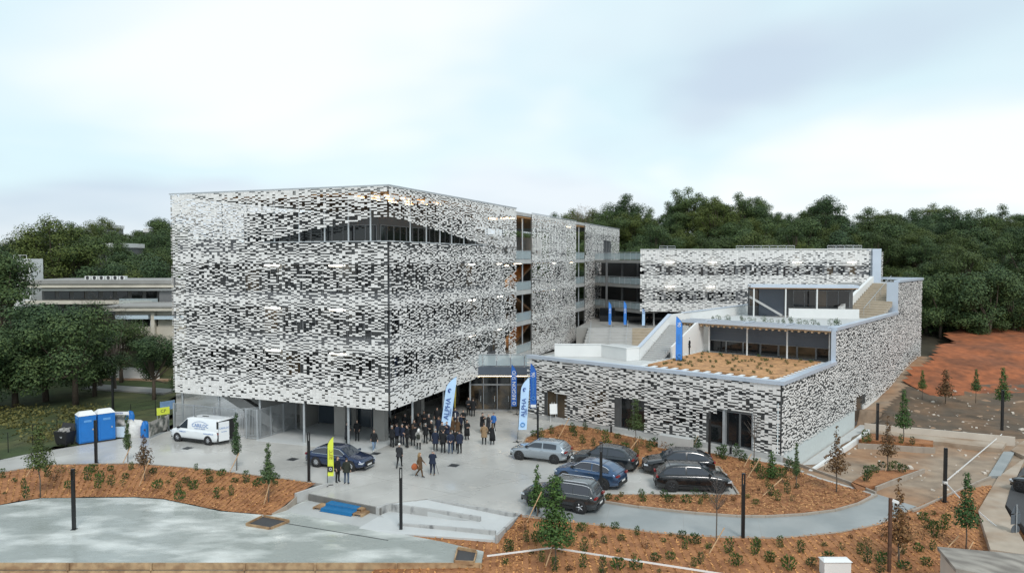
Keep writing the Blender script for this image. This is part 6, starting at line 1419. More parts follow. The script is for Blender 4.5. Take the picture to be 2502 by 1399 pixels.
# concrete block by the low building, white box, shelter, sign, tapes
pa, pb = P(1612, 1090, 0.1), P(1690, 1103, 0.1)
mb = MB(); mb.wall([pa, pb], 0.7, 0, 1.15); tag(mb.build('concrete_block', M['stain2'] if 'stain2' in M else M['conc']), 'pale concrete block standing against the tiled front wall', 'block')
p = P(2040, 1412, -0.45)
o = empty('utility_box', p, 0.0, 'white utility box at the bottom edge of the mulch bed', 'box')
mb = MB(); mb.box(-0.66, 0.66, -0.3, 0.3, 0, 0.95); mb.build('cabinet', M['white'], o); mb = MB(); mb.add([(-0.72, -0.36, 0.955), (0.72, -0.36, 0.955), (0.72, 0.36, 0.955), (-0.72, 0.36, 0.955), (-0.6, -0.1, 1.06), (0.6, -0.1, 1.06), (0.6, 0.1, 1.06), (-0.6, 0.1, 1.06)], [(3, 2, 1, 0), (4, 5, 6, 7), (0, 1, 5, 4), (1, 2, 6, 5), (2, 3, 7, 6), (3, 0, 4, 7)]); mb.build('lid', M['white'], o)
# concrete shelter bottom right: sloping weathered roof over a pale wall
zt = 2.0; a, b, c, d = PD(2290, 1334, 34.5), PD(2540, 1356, 35.5), PD(2560, 1430, 30.0), PD(2335, 1388, 30.0)
o = empty('utility_shelter', (a.x, a.y, a.z - 3.0), 0, 'small concrete shelter with weathered flat roof in the bottom right corner', 'shelter'); og = Vector((a.x, a.y, a.z - 3.0))
ps = [q_ - og for q_ in (a, b, c, d)]; mb = MB(); mb.add([*ps, *[q_ - Vector((0, 0, 0.16)) for q_ in ps]], [(3, 2, 1, 0), (4, 5, 6, 7), (0, 1, 5, 4), (1, 2, 6, 5), (2, 3, 7, 6), (3, 0, 4, 7)]); mb.build('roof', M['weath'], o)
cen = sum(ps, Vector()) / 4; inn = [q_.lerp(cen, 0.06) - Vector((0, 0, 0.165)) for q_ in ps]; bot = [Vector((q_.x, q_.y, -0.6)) for q_ in inn]
mb = MB(); mb.add(inn + bot, [(0, 1, 5, 4), (1, 2, 6, 5), (2, 3, 7, 6), (3, 0, 4, 7)]); mb.build('wall', M['pale'], o)
# back of a road sign
p = PD(2482, 1338, 40.5); zb_ = p.z; o = empty('road_sign', p, 0.25, 'back of a road sign with triangle, square and round plates at right', 'road sign')
hh = PD(2482, 1232, 40.5).z - zb_
sg = mat('grey_sign_back', (0.16, 0.18, 0.20), 0.45, metal=0.4)
mb = MB(); mb.tube([(0, 0, -0.4), (0, 0, hh)], 0.035, 8); mb.build('post', M['steel'], o)
mb = MB(); mb.add([(-0.32, 0.05, hh - 0.50), (0.32, 0.05, hh - 0.50), (0, 0.05, hh), (-0.32, 0.07, hh - 0.50), (0.32, 0.07, hh - 0.50), (0, 0.07, hh)], [(0, 1, 2), (5, 4, 3), (0, 3, 4, 1), (1, 4, 5, 2), (2, 5, 3, 0)]); mb.build('triangle_plate', sg, o)
mb = MB(); mb.box(-0.33, 0.33, 0.05, 0.07, hh - 1.12, hh - 0.58); mb.build('square_plate', sg, o)
mb = MB(); mb.lathe([(0.30, 0.05), (0.30, 0.07)], 22, (0, 0, hh - 1.45), 'y'); mb.build('round_plate', sg, o)
tapem = mat('white_barrier_tape', (0.80, 0.80, 0.79), 0.6)
def tape(a, b, lb, w=0.09, sag=0.0):
    n = 10; mb = MB(); pts = [a.lerp(b, i / n) - Vector((0, 0, sag * 4 * (i / n) * (1 - i / n))) for i in range(n + 1)]
    for i in range(n): mb.beam(pts[i], pts[i + 1], 0.02, w)
    return tag(mb.build('barrier_tape', tapem), lb, 'tape', 'white barrier tapes')
t0, t1, t2 = P(1190, 1357, -0.25), P(1350, 1337, 0.15), P(1790, 1405, 0.15)
tape(t0, t1, 'left stretch of white barrier tape in front of the ramp'); tape(t1, t2, 'long stretch of white barrier tape crossing the front mulch bed')
s0 = P(2308, 1224, 0); s0.z = 1.25
tape(s0, PD(2448, 1060, P(2448, 1060, 0.4).y) , 'white barrier tape from the taped light column to the earth slope')
tape(s0, PD(2345, 1215, s0.y - 2.0), 'short white barrier tape running into the young tree at right')
tape(PD(2392, 1250, s0.y - 3.0), PD(2530, 1365, 38.5), 'white barrier tape slanting down to the road sign')
# ---------------------------------------------------------------- vegetation
def leaf_quads(mb, clumps, n, size, rr, shell=0.55, up=0.25, asp=0.6, mi=0):
    tot = [c[3] * c[4] * c[5] if len(c) > 4 else c[3] ** 3 for c in clumps]; tot = [t ** 0.7 for t in tot]; S = sum(tot)
    V = []
    for ci, c in enumerate(clumps):
        k = int(n * tot[ci] / S); rx, ry, rz = (c[3], c[4], c[5]) if len(c) > 4 else (c[3],) * 3
        for _ in range(k):
            a = rr.uniform(0, 2 * math.pi); zc = rr.uniform(-1, 1); zc = zc if rr.random() > up else abs(zc); q = math.sqrt(1 - zc * zc)
            r_ = shell + (1.06 - shell) * rr.random() ** 0.5
            d = Vector((q * math.cos(a), q * math.sin(a), zc)); p = Vector((c[0] + d.x * rx * r_, c[1] + d.y * ry * r_, c[2] + d.z * rz * r_))
            s = size * rr.uniform(0.6, 1.35); u = (Vector((rr.uniform(-1, 1), rr.uniform(-1, 1), rr.uniform(-0.6, 0.6)))).normalized(); nrm = (d + Vector((0, 0, 0.5)) + Vector((rr.uniform(-.6, .6), rr.uniform(-.6, .6), rr.uniform(-.4, .4)))).normalized()
            u = (u - nrm * u.dot(nrm)).normalized(); v = nrm.cross(u)
            mb.add([p - u * s / 2, p + v * s * asp * 0.5, p + u * s / 2, p - v * s * asp * 0.5], [(0, 1, 2, 3)], mi)
    return mb
def limbs(mb, base, clumps, r0, rr, n=7, fork=None):
    top = fork if fork is not None else 2.5
    mb.tube([(0, 0, -0.5), (0.03, 0, top * 0.5), (base[0], base[1], top)], [r0 * 1.25, r0, r0 * 0.8], n)
    for c in clumps:
        e_ = Vector((c[0], c[1], c[2])); m_ = Vector((base[0], base[1], top)).lerp(e_, 0.5) + Vector((rr.uniform(-.2, .2), rr.uniform(-.2, .2), -0.25))
        mb.tube([(base[0], base[1], top - 0.1), m_, e_], [r0 * 0.5, r0 * 0.32, r0 * 0.08], 5, cap=False)
class Proto: pass
def make_proto(clumps, n, leaf, lm, bm, r0, rr, fork, shell=0.5, asp=0.6, extra=None):
    p = Proto(); mb = MB(); leaf_quads(mb, clumps, n, leaf, rr, shell, asp=asp)
    me = bpy.data.meshes.new('crown'); me.from_pydata(mb.v, [], mb.f); me.materials.append(M[lm]); me.update(); p.crown = me
    mb = MB(); limbs(mb, (rr.uniform(-.2, .2) * fork / 4, rr.uniform(-.2, .2) * fork / 4), clumps, r0, rr, 7, fork)
    me = bpy.data.meshes.new('trunk'); me.from_pydata(mb.v, [], mb.f); me.materials.append(M[bm]); me.polygons.foreach_set('use_smooth', [True] * len(me.polygons)); me.update(); p.trunk = me
    return p
def plant(p, nm, loc, s, rz, label, cat='tree', group=None, sz=1.0):
    o = empty(nm, loc, rz, label, cat, group); o.scale = (s, s, s * sz)
    link('trunk', p.trunk, o); link('crown', p.crown, o); return o
tr = random.Random(23)
def pine_clumps(rr, H=11.0):
    cl = []; n = rr.randint(20, 26); W = rr.uniform(0.30, 0.42) * H; lean = rr.uniform(-0.08, 0.08) * H
    for i in range(n):
        a = rr.uniform(0, 6.28); h = rr.uniform(0.30, 0.92); w = W * math.sqrt(rr.random()) * math.sqrt(max(0.05, 1 - ((h - 0.45) / 0.55) ** 2 if h > 0.45 else 1)); r_ = rr.uniform(0.08, 0.19) * H
        cl.append((w * math.cos(a) + lean * h, w * math.sin(a), h * H, r_, r_ * rr.uniform(0.8, 1.1), r_ * rr.uniform(0.5, 0.8)))
    cl.append((lean, 0, H * 0.94, H * 0.10, H * 0.10, H * 0.09)); return cl
def oak_clumps(rr, H=8.5):
    cl = []; n = rr.randint(12, 18); W = rr.uniform(0.38, 0.52) * H
    for i in range(n):
        a = rr.uniform(0, 6.28); h = rr.uniform(0.24, 0.88); w = W * math.sqrt(rr.random()) * math.sqrt(max(0.05, 1 - ((h - 0.35) / 0.65) ** 2 if h > 0.35 else 1)); r_ = rr.uniform(0.10, 0.22) * H
        cl.append((w * math.cos(a), w * math.sin(a), h * H, r_, r_, r_ * rr.uniform(0.6, 0.9)))
    return cl
PINES = [make_proto(pine_clumps(tr), 12500, 0.26, 'leaf_pine' if i % 4 else 'leaf_lit', 'bark', 0.24, tr, 4.0, 0.05, 0.42) for i in range(8)]
OAKS = [make_proto(oak_clumps(tr), 11500, 0.24, 'leaf_oak' if i % 4 != 2 else 'leaf_lit', 'bark', 0.20, tr, 2.4, 0.3, 0.6) for i in range(8)]
NEAR = [make_proto(oak_clumps(tr), 15000, 0.20, 'leaf_oak', 'bark', 0.22, tr, 2.6, 0.2, 0.6) for i in range(3)]
BARE = []
for i in range(2):
    p = Proto(); mb = MB(); rr = tr
    for k in range(260):
        a = rr.uniform(0, 6.28); h = rr.uniform(2.2, 6.6); w = rr.uniform(0.2, 2.3) * (1 - abs(h - 4.5) / 4); b = Vector((w * math.cos(a), w * math.sin(a), h)); d = Vector((math.cos(a), math.sin(a), rr.uniform(0.3, 1.4))).normalized() * rr.uniform(0.5, 1.1)
        sd_ = d.orthogonal().normalized() * 0.012; mb.add([b - sd_, b + sd_, b + d], [(0, 1, 2)])
        for q_ in range(5):
            e_ = b + d * rr.uniform(0.2, 1); dd = Vector((rr.uniform(-1, 1), rr.uniform(-1, 1), rr.uniform(-0.2, 1))) * 0.4; s2 = dd.orthogonal().normalized() * 0.012; mb.add([e_ - s2, e_ + s2, e_ + dd], [(0, 1, 2)])
    me = bpy.data.meshes.new('twigs'); me.from_pydata(mb.v, [], mb.f); me.materials.append(M['twig']); me.update(); p.crown = me
    cl = [(rr.uniform(-1.6, 1.6), rr.uniform(-1.6, 1.6), rr.uniform(3.6, 6.0), 1) for _ in range(10)]; mb = MB(); limbs(mb, (0, 0), cl, 0.16, rr, 7, 1.9)
    me = bpy.data.meshes.new('trunk'); me.from_pydata(mb.v, [], mb.f); me.materials.append(M['bark_g']); me.update(); p.trunk = me; BARE.append(p)
def scr(x, y): return CX + F_PX * x / y
# wooded hill behind the buildings: jittered rows, as far as the photograph shows them
fr_ = random.Random(77); nf = 0
y = 113.0
while y < 186:
    x = -110.0
    step = 6.3 - 1.2 * smooth01((y - 140) / 30)
    while x < 150:
        xx, yy_ = x + fr_.uniform(-3.0, 3.0), y + fr_.uniform(-2.6, 2.6); x += step * fr_.uniform(0.7, 1.3)
        px = scr(xx, yy_)
        if px < -60 or px > 2580 or 425 < px < 1235: continue
        if 1235 <= px < 1520 and yy_ < 142: continue
        if 1520 <= px < 2160 and yy_ < 122: continue
        if px <= 425 and yy_ < 128: continue
        g = ground_z(xx, yy_); s = min(1.35, max(0.65, fr_.gauss(0.98, 0.18))); g -= fr_.uniform(0, 1.8) + (1.6 if yy_ > 150 else 0)
        back = yy_ > 150
        if fr_.random() < (0.62 if back else 0.40):
            plant(fr_.choice(PINES), 'pine_tree', (xx, yy_, g), s, fr_.uniform(0, 6.28), 'dark green pine on the wooded hillside behind the buildings' if px > 425 else 'dark green pine on the wooded rise at far left', 'tree', 'hillside pines' if px > 425 else 'far left pines')
        else:
            plant(fr_.choice(OAKS), 'oak_tree', (xx, yy_, g), s * 1.05, fr_.uniform(0, 6.28), 'evergreen oak on the wooded hillside behind the buildings' if px > 425 else 'evergreen oak on the wooded rise at far left', 'tree', 'hillside oaks' if px > 425 else 'far left oaks')
        nf += 1
    y += step * 0.92
plant(PINES[1], 'pine_tree', (PD(1100, 470, 150).x, 150, 14.6), 1.0, 1.0, 'single pine crown peeping over the tall building\'s roof', 'tree')
plant(BARE[0], 'bare_tree', (PD(1425, 500, 168).x, 168, ground_z(14, 168) + 4.2), 1.25, 0, 'thin-crowned pale tree on the skyline right of the tall building', 'tree')
plant(BARE[1], 'bare_tree', (PD(2200, 700, 112).x, 112, ground_z(60, 112)), 1.25, 2, 'bare purplish tree beside the right end of the rear block', 'tree')
# edge of the wood at right, standing on the earth slope
for px, D, s, k, lb in ((2300, 110, 1.1, 1, 'oak at the wood edge nearest the stepped tiled wall'), (2360, 112, 1.25, 2, 'oak with slim trunks at the wood edge, second from the tiled wall'), (2420, 108, 1.3, 3, 'large grey-green oak at the wood edge above the red earth'), (2480, 110, 1.2, 4, 'oak at the wood edge by the right picture edge'), (2270, 116, 1.1, 5, 'oak behind the far corner of the tiled side wall')):
    x_ = PD(px, 700, D).x; plant(OAKS[k], 'oak_tree', (x_, D, ground_z(x_, D)), s, k * 1.1, lb, 'tree')
# undergrowth
def undergrowth(name, n, xr, yr, zf, test, m_, lb, s=(0.3, 0.7), hmax=1.4):
    mb = MB(); rr = random.Random(5); c = 0
    while c < n:
        x_, y_ = rr.uniform(*xr), rr.uniform(*yr)
        if not test(x_, y_): continue
        c += 1; z0 = zf(x_, y_); p = Vector((x_, y_, z0 + rr.random() ** 1.6 * hmax)); sz_ = rr.uniform(*s); a = rr.uniform(0, 6.28)
        u = Vector((math.cos(a), math.sin(a), rr.uniform(-.3, .5))) * sz_ / 2; v = Vector((-math.sin(a) * 0.4, math.cos(a) * 0.4, rr.uniform(0.3, 1))) * sz_ / 2
        mb.add([p - u, p + v, p + u, p - v], [(0, 1, 2, 3)])
    return tag(mb.build(name, m_), lb, 'bushes', kind='stuff')
undergrowth('undergrowth', 26000, (-10, 135), (111, 165), ground_z, lambda x, y: 1230 < scr(x, y) < 2600 and (scr(x, y) > 2150 or y > 118) and (scr(x, y) > 1520 or y > 138), M['leaf_oak'], 'dark bushes covering the floor of the hillside wood')
undergrowth('undergrowth', 16000, (-110, -30), (104, 160), ground_z, lambda x, y: scr(x, y) < 440, M['leaf_oak'], 'dark bushes covering the rise at far left', hmax=2.0)
undergrowth('tall_grass', 7000, (-62, -33), (55, 75), lambda x, y: lawn_z(x, y), lambda x, y: scr(x, y) < 260 and y > 57 + (x + 62) * 0.18 + 4 * noise.noise(Vector((x * .3, y * .3, 0))) and noise.noise(Vector((x * .5, y * .5, 3))) > -0.1 and MF.l((x, y, 0)).y > LL + 3, M['leaf_yel'], 'olive tall grass on the bank behind the toilets', (0.10, 0.30), 0.55)
# trees on the left, in front of the old building
for nm, pr_, px, py, D, s, sz_, lb in (('pine_tree', PINES[3], 12, 0, 87, 1.38, 1.0, 'light olive-green pine at the left picture edge'), ('oak_tree', NEAR[0], 30, 0, 76, 1.25, 1.0, 'dark oak near the left picture edge above the lawn'), ('oak_tree', NEAR[1], 105, 0, 79, 1.28, 1.0, 'large dark oak standing left of the leaning trunk'),
    ('oak_tree', NEAR[2], 178, 0, 77, 1.22, 1.0, 'large oak with a leaning dark trunk above the lawn'), ('oak_tree', NEAR[2], -50, 0, 74, 1.2, 1.0, 'oak cut off by the left picture edge'), ('bare_tree', BARE[0], 240, 0, 88, 1.5, 1.0, 'purplish bare tree in front of the old concrete building'),
    ('oak_tree', NEAR[1], 372, 0, 80, 0.85, 1.0, 'oak beside the left end of the tall tiled building'), ('oak_tree', NEAR[0], 225, 0, 82, 0.95, 1.0, 'low oak below the purplish bare tree'), ('oak_tree', NEAR[1], 292, 0, 91, 0.95, 1.0, 'oak in front of the cream annex'), ('bare_tree', BARE[1], 275, 0, 86, 1.25, 1.0, 'second bare tree, right of the purplish one'), ('oak_tree', OAKS[0], 70, 0, 92, 1.15, 1.0, 'oak against the pale terrace building at left'),
    ('pine_tree', PINES[0], 140, 0, 124, 1.45, 1.0, 'tallest dark pine of the left skyline'), ('pine_tree', PINES[2], 200, 0, 126, 1.25, 1.0, 'dark pine right of the tallest left pine'), ('pine_tree', PINES[4], 75, 0, 128, 1.2, 1.0, 'dark pine left of the tallest left pine'), ('pine_tree', PINES[5], 15, 0, 126, 1.1, 1.0, 'dark pine near the left picture edge above distant roofs'), ('oak_tree', OAKS[2], 330, 0, 122, 1.1, 1.0, 'dark oak behind the roof units of the old building'), ('oak_tree', OAKS[1], 395, 0, 120, 1.15, 1.0, 'dark oak just left of the tall tiled building'), ('oak_tree', OAKS[3], 265, 0, 121, 1.1, 1.0, 'dark oak above the old building\'s flat roof')):
    x_ = PD(px, 700, D).x; plant(pr_, nm, (x_, D, ground_z(x_, D) + 0.3), s * (1.08 if D < 93 else 1.12), px * 0.7, lb, 'tree', None, sz_)
# ---- young trees in the beds
def narrow(H, w, z0, n, cone=0.6, k=9):
    cl = []
    for i in range(k):
        t = i / (k - 1); z_ = z0 + (H - z0) * (0.06 + 0.9 * t); r_ = w * (1 - cone * t) * (0.55 + 0.45 * math.sin(math.pi * min(1, t * 1.4 + 0.25)))
        cl.append((0.12 * w * math.sin(i * 2.4), 0.12 * w * math.cos(i * 2.4), z_, r_, r_, (H - z0) / k * 0.85))
    return cl
YT = {}
def young(kind):
    if kind in YT: return YT[kind]
    rr = random.Random(hash(kind) % 99 if False else len(YT) + 3)
    spec = dict(cone=(narrow(3.6, 0.55, 1.3, 0), 1500, 0.12, 'leaf_oak'), column=(narrow(3.9, 0.38, 1.2, 0, 0.35), 1400, 0.12, 'leaf_oak'), olive=(narrow(4.3, 0.95, 1.6, 0, 0.35), 1500, 0.14, 'leaf_lit'), bushy=(narrow(4.2, 1.0, 1.1, 0, 0.25), 3000, 0.14, 'leaf_dk'),
        brown=(narrow(3.6, 0.75, 1.1, 0, 0.75), 900, 0.13, 'leaf_br'), green=(narrow(4.0, 0.75, 1.2, 0, 0.5), 1500, 0.14, 'leaf_dk'), conifer=(narrow(2.3, 0.5, 0.5, 0, 0.75), 1500, 0.10, 'leaf_dk'), low=(narrow(1.7, 0.55, 0.1, 0, 0.4), 900, 0.13, 'leaf_dk'), darkbush=(narrow(2.6, 0.9, 0.2, 0, 0.3), 1300, 0.15, 'leaf_br'))[kind]
    YT[kind] = make_proto(spec[0], spec[1], spec[2], spec[3], 'bark_g', 0.035, rr, spec[0][0][2], 0.15, 0.6); return YT[kind]
def sapling():
    p = Proto(); rr = random.Random(9); mb = MB()
    for k in range(46):
        a = rr.uniform(0, 6.28); h = rr.uniform(1.6, 3.1); d = Vector((math.cos(a), math.sin(a), rr.uniform(0.7, 1.7))).normalized() * rr.uniform(0.5, 1.2)
        mb.tube([(0, 0, h), Vector((0, 0, h)) + d * 0.55, Vector((0, 0, h)) + d + Vector((0, 0, 0.1))], [0.012, 0.008, 0.003], 4, cap=False)
    me = bpy.data.meshes.new('twigs'); me.from_pydata(mb.v, [], mb.f); me.materials.append(M['twig']); me.update(); p.crown = me
    mb = MB(); mb.tube([(0, 0, -0.2), (0.02, 0, 1.5), (0, 0, 3.6)], [0.035, 0.028, 0.006], 6); me = bpy.data.meshes.new('trunk'); me.from_pydata(mb.v, [], mb.f); me.materials.append(M['bark_g']); me.update(); p.trunk = me; return p
YT['bare'] = sapling()
H0 = dict(cone=3.6, column=3.9, olive=4.3, bushy=4.2, brown=3.6, green=4.0, conifer=2.3, low=1.7, darkbush=2.6, bare=3.8)
def ytree(kind, px, base, topy, lb, z=0.0, rz=0.0):
    p = P(px, base, z); h = PD(px, topy, p.y).z - z; s = h / H0[kind]
    return plant(young(kind), 'young_tree', (p.x, p.y, z), s, rz, lb, 'tree', 'young planted trees')
ytree('olive', 98, 1207, 1040, 'loose olive-green young tree in the left bed', -0.2)
ytree('column', 312, 1128, 1018, 'narrow dark young tree between the site notice and van', 0)
ytree('brown', 353, 1172, 1050, 'brown-leaved young tree in the left bed', -0.1)
ytree('column', 578, 1148, 1012, 'dark columnar young tree beside the white van\'s rear', 0)
ytree('cone', 656, 1228, 1084, 'dark cone-shaped young tree at the right end of left bed', -0.3)
ytree('conifer', 1312, 1262, 1136, 'small dark conifer before the bonnet of the dark grey SUV', -0.05)
ytree('bushy', 1356, 1385, 1168, 'bushy green young tree hiding the dark grey SUV\'s side', -0.5)
ytree('bare', 1750, 1322, 1150, 'leafless sapling in front of the right black SUV', -0.05)
ytree('olive', 1553, 1092, 976, 'olive-green young tree before the second glass door of the low building', 0.1)
ytree('bare', 1842, 1130, 1000, 'leafless sapling by the rightmost glass doors', 0.1)
ytree('low', 1886, 1168, 1104, 'round dark bush at the right end of the planted island', 0.1)
ytree('column', 1945, 1192, 1084, 'slim dark young tree near the building\'s front corner', 0.1)
ytree('brown', 2043, 1200, 1043, 'thin brown young tree beside the sunken white wall', 0.1)
ytree('brown', 2168, 1152, 1018, 'brown young tree in the small bed of the dirt yard', 0.1)
ytree('green', 2207, 1082, 955, 'green young tree by the low pale retaining wall', 0.1)
ytree('brown', 2194, 1392, 1172, 'large brown-leaved young tree beside the rusty mast', -0.7)
ytree('green', 2360, 1338, 1160, 'green young tree behind the concrete shelter', -0.2)
for kind, px, base, topy, lb in (('green', 2253, 968, 905, 'small green tree near the far corner of the tiled wall'), ('darkbush', 2310, 972, 905, 'dark brownish bush on the earth slope'), ('green', 2384, 975, 903, 'green bush-like young tree on the earth slope'), ('green', 2449, 1010, 900, 'green young tree beside the light column on the earth slope')): ytree(kind, px, base, topy, lb, 0.9)
# stakes
def stake(top, bot, z=0.0, lb=None):
    b = P(*bot, z); t = PD(*top, b.y + 0.3); mb = MB(); mb.tube([b - Vector((0, 0, 0.15)), t], 0.032, 7)
    return tag(mb.build('tree_stake', M['stake']), lb, 'stake', 'slanting tree stakes')
for t, b, z_, lb in (((663, 1166), (643, 1232), -0.3, 'slanting pale stake of the cone-shaped young tree'), ((319, 1090), (298, 1131), 0, 'slanting stake of the narrow young tree by the site notice'), ((584, 1106), (556, 1158), -0.05, 'slanting stake of the columnar tree near the van'), ((80, 1138), (58, 1168), -0.1, 'slanting stake of the olive-green tree in the left bed'), ((365, 1122), (340, 1182), -0.1, 'slanting stake of the brown tree in the left bed'),
    ((1391, 1020), (1361, 1072), 0.1, 'slanting stake at the tip of the island near the easel'), ((1559, 1072), (1528, 1108), 0.1, 'slanting stake of the olive-green tree before the second glass door'), ((1706, 1063), (1690, 1092), 0.1, 'short slanting stake right of the concrete block'), ((1836, 1108), (1815, 1138), 0.1, 'slanting stake of the sapling by the rightmost glass doors'), ((1858, 1118), (1823, 1166), 0.1, 'long stake left of the round dark bush'),
    ((1911, 1168), (1858, 1210), 0.1, 'long low stake in the middle of the right end of island'), ((1962, 1143), (1923, 1170), 0.1, 'stake of the slim dark tree near the building corner'), ((1323, 1200), (1285, 1273), -0.05, 'pale stake leaning in front of the dark grey SUV'), ((1770, 1288), (1724, 1360), -0.3, 'pale stake below the leafless sapling in the front bed'),
    ((2175, 1092), (2162, 1152), 0.1, 'stake of the brown tree in the dirt yard'), ((2213, 1318), (2178, 1376), -0.6, 'stake of the large brown tree beside the rusty mast'), ((2343, 1308), (2314, 1332), -0.2, 'short stake left of the tree behind the shelter'), ((2378, 1322), (2362, 1345), -0.3, 'short stake right of the tree behind the shelter'), ((1355, 1320), (1330, 1385), -0.4, 'stake of the bushy tree hiding the SUV')): stake(t, b, z_, lb)
# ---- shrubs
def shrub_mesh(kind, seed):
    rr = random.Random(seed); mb = MB(); n, w, h, sz_ = dict(up=(150, 0.20, 0.75, 0.11), round=(150, 0.28, 0.5, 0.12), loose=(80, 0.26, 0.6, 0.10), small=(70, 0.17, 0.25, 0.10))[kind]
    for _ in range(n):
        t = rr.random(); a = rr.uniform(0, 6.28); r_ = w * math.sqrt(rr.random()) * (0.45 + 0.9 * math.sin(math.pi * (0.15 + 0.75 * t))); c = Vector((r_ * math.cos(a), r_ * math.sin(a), 0.03 + h * t))
        d = Vector((math.cos(a) * 0.5, math.sin(a) * 0.5, rr.uniform(0.3, 1.2))).normalized() * sz_ * rr.uniform(0.6, 1.4); s_ = d.cross(Vector((rr.uniform(-1, 1), rr.uniform(-1, 1), 0.2))).normalized() * sz_ * 0.28
        mb.add([c - d * 0.5, c + s_, c + d * 0.5, c - s_], [(0, 1, 2, 3)])
    for k in range(4): a = rr.uniform(0, 6.28); mb.tube([(0, 0, -0.03), (w * 0.5 * math.cos(a), w * 0.5 * math.sin(a), h * 0.8)], [0.010, 0.004], 4, mi=1, cap=False)
    me = bpy.data.meshes.new('shrub'); me.from_pydata(mb.v, [], mb.f); me.materials.append(M['leaf_dk']); me.materials.append(M['bark_g']); me.polygons.foreach_set('material_index', mb.m); me.update(); return me
SH = {k: [shrub_mesh(k, 40 + i + 7 * j) for i in range(3)] for j, k in enumerate(('up', 'round', 'loose', 'small'))}
sr = random.Random(3)
def shrubs(pts, zf, lb, gr, mix=('up', 'up', 'round', 'round', 'loose', 'small'), sc=1.0):
    sc *= 0.88
    for px, py in pts:
        k = sr.choice(mix); z_ = zf(px, py) if callable(zf) else zf; p = P(px, py, z_)
        if gr.startswith('front'): p = P(px, py, zB(p.x, p.y)); p.z = zB(p.x, p.y)
        o = link('shrub', sr.choice(SH[k]), None, (p.x, p.y, p.z)); s = sc * sr.uniform(0.75, 1.3); o.scale = (s, s, s * sr.uniform(0.85, 1.2)); o.rotation_euler = (0, 0, sr.uniform(0, 6.28))
        if k in ('loose', 'small') and sr.random() < 0.7:
            o.material_slots[0].link = 'OBJECT'; o.material_slots[0].material = M['leaf_yel'] if sr.random() < 0.6 else M['leaf_br']
        tag(o, lb, 'shrub', gr)
def cv(l_, s_, ox, oy): return [(ox + a / s_, oy + b / s_) for a, b in l_]
A = cv([(15, 860), (25, 950), (85, 880), (135, 915), (150, 970), (270, 850), (310, 870), (345, 830), (390, 915), (415, 840), (500, 870), (525, 825), (575, 885), (560, 915), (635, 900), (630, 815), (650, 835), (715, 860), (750, 810), (875, 830), (900, 915), (965, 950), (985, 850), (1060, 885), (1020, 935), (1105, 920), (1120, 815), (1190, 840), (1200, 885), (1235, 970), (1275, 925), (1265, 845), (1320, 955), (1340, 885), (1405, 890), (1475, 905), (1570, 905), (1575, 865), (1025, 978), (1080, 900), (960, 890), (700, 900)], 2.336, 0, 800)
def zA(px, py):
    t = smooth01((py - 1140) / 100.0); return 0.06 - 0.30 * t
shrubs(A, zA, 'small green shrub planted in the mulch bed along the lower slab', 'left bed shrubs')
B1 = cv([(365, 510), (370, 600), (465, 600), (520, 555), (575, 625), (740, 630), (840, 500), (965, 635), (1030, 610), (1020, 475), (1125, 485), (1180, 580), (1310, 535), (1385, 655), (1290, 735), (1155, 685), (1145, 830), (860, 695), (670, 695), (500, 770), (240, 680), (210, 690), (190, 800), (610, 850), (730, 845), (850, 820), (1465, 760), (1590, 745), (1535, 595), (1590, 545), (1690, 565), (1715, 655), (1800, 605), (1920, 655), (1790, 810), (1850, 785), (2090, 695), (2145, 795), (2330, 630), (2315, 710), (2440, 770), (1020, 870), (1300, 830), (1500, 860), (420, 700), (930, 560)], 3.475, 1180, 1150)
B2 = cv([(125, 1225), (60, 1320), (330, 1350), (445, 1335), (530, 1250), (415, 1220), (590, 1165), (695, 1235), (700, 1330), (570, 1390), (785, 1398), (800, 1330), (930, 1275), (850, 1210), (795, 1155), (1085, 1350), (940, 1375), (1035, 1260), (1070, 1050), (1100, 1105), (1135, 1015), (1135, 1165), (1195, 1110), (1195, 1160), (1220, 1050), (260, 1260), (180, 1370), (650, 1280), (1130, 1250), (1060, 1180)], 2.696, 1860, 880)
shrubs(B1 + B2, -0.3, 'small green shrub planted in the large front mulch bed', 'front bed shrubs', sc=0.95)
C1 = cv([(320, 745), (370, 765), (450, 725), (500, 745), (620, 745), (600, 715), (680, 800), (760, 820), (790, 725), (850, 800), (925, 840), (990, 840), (1080, 880), (1185, 860), (1165, 835), (1220, 820), (1285, 855), (1320, 835), (1365, 845), (1525, 845), (1545, 830), (1700, 895), (1730, 915), (1820, 895), (1890, 935), (1860, 925), (2000, 1065), (1960, 1010), (2210, 1005), (2170, 1095), (2080, 1190), (2130, 1220), (2260, 1070), (2155, 1045), (940, 760), (880, 850), (1100, 820), (700, 700)], 3.041, 1200, 820)
C2 = cv([(870, 1215), (930, 1222), (970, 1195), (1130, 1230), (1115, 1200), (1200, 1175), (1285, 1200), (1320, 1235), (1360, 1200), (1450, 1240), (1520, 1195), (1555, 1250), (1590, 1205), (1640, 1240), (1725, 1250), (1800, 1225), (1965, 1250), (1905, 1205), (1990, 1150), (2080, 1185), (2200, 1170), (2240, 1230), (2270, 1130), (2050, 1120)], 3.041, 1200, 820)
shrubs(C1, 0.09, 'green shrub in the planted island along the tiled front wall', 'island shrubs', ('up', 'up', 'up', 'round', 'loose'), 1.25)
shrubs(C2, 0.09, 'small shrub in the mulch strip before the parked black cars', 'strip shrubs', ('up', 'round', 'loose', 'small'), 0.9)
D1 = cv([(700, 765), (745, 735), (795, 705), (885, 715), (930, 735), (850, 725), (695, 795), (995, 555), (920, 545), (685, 540), (715, 535)], 2.696, 1860, 880)
shrubs(D1, 0.2, 'shrub in the small beds of the dirt yard', 'yard shrubs', ('up', 'round'), 1.1)
rg = random.Random(12)
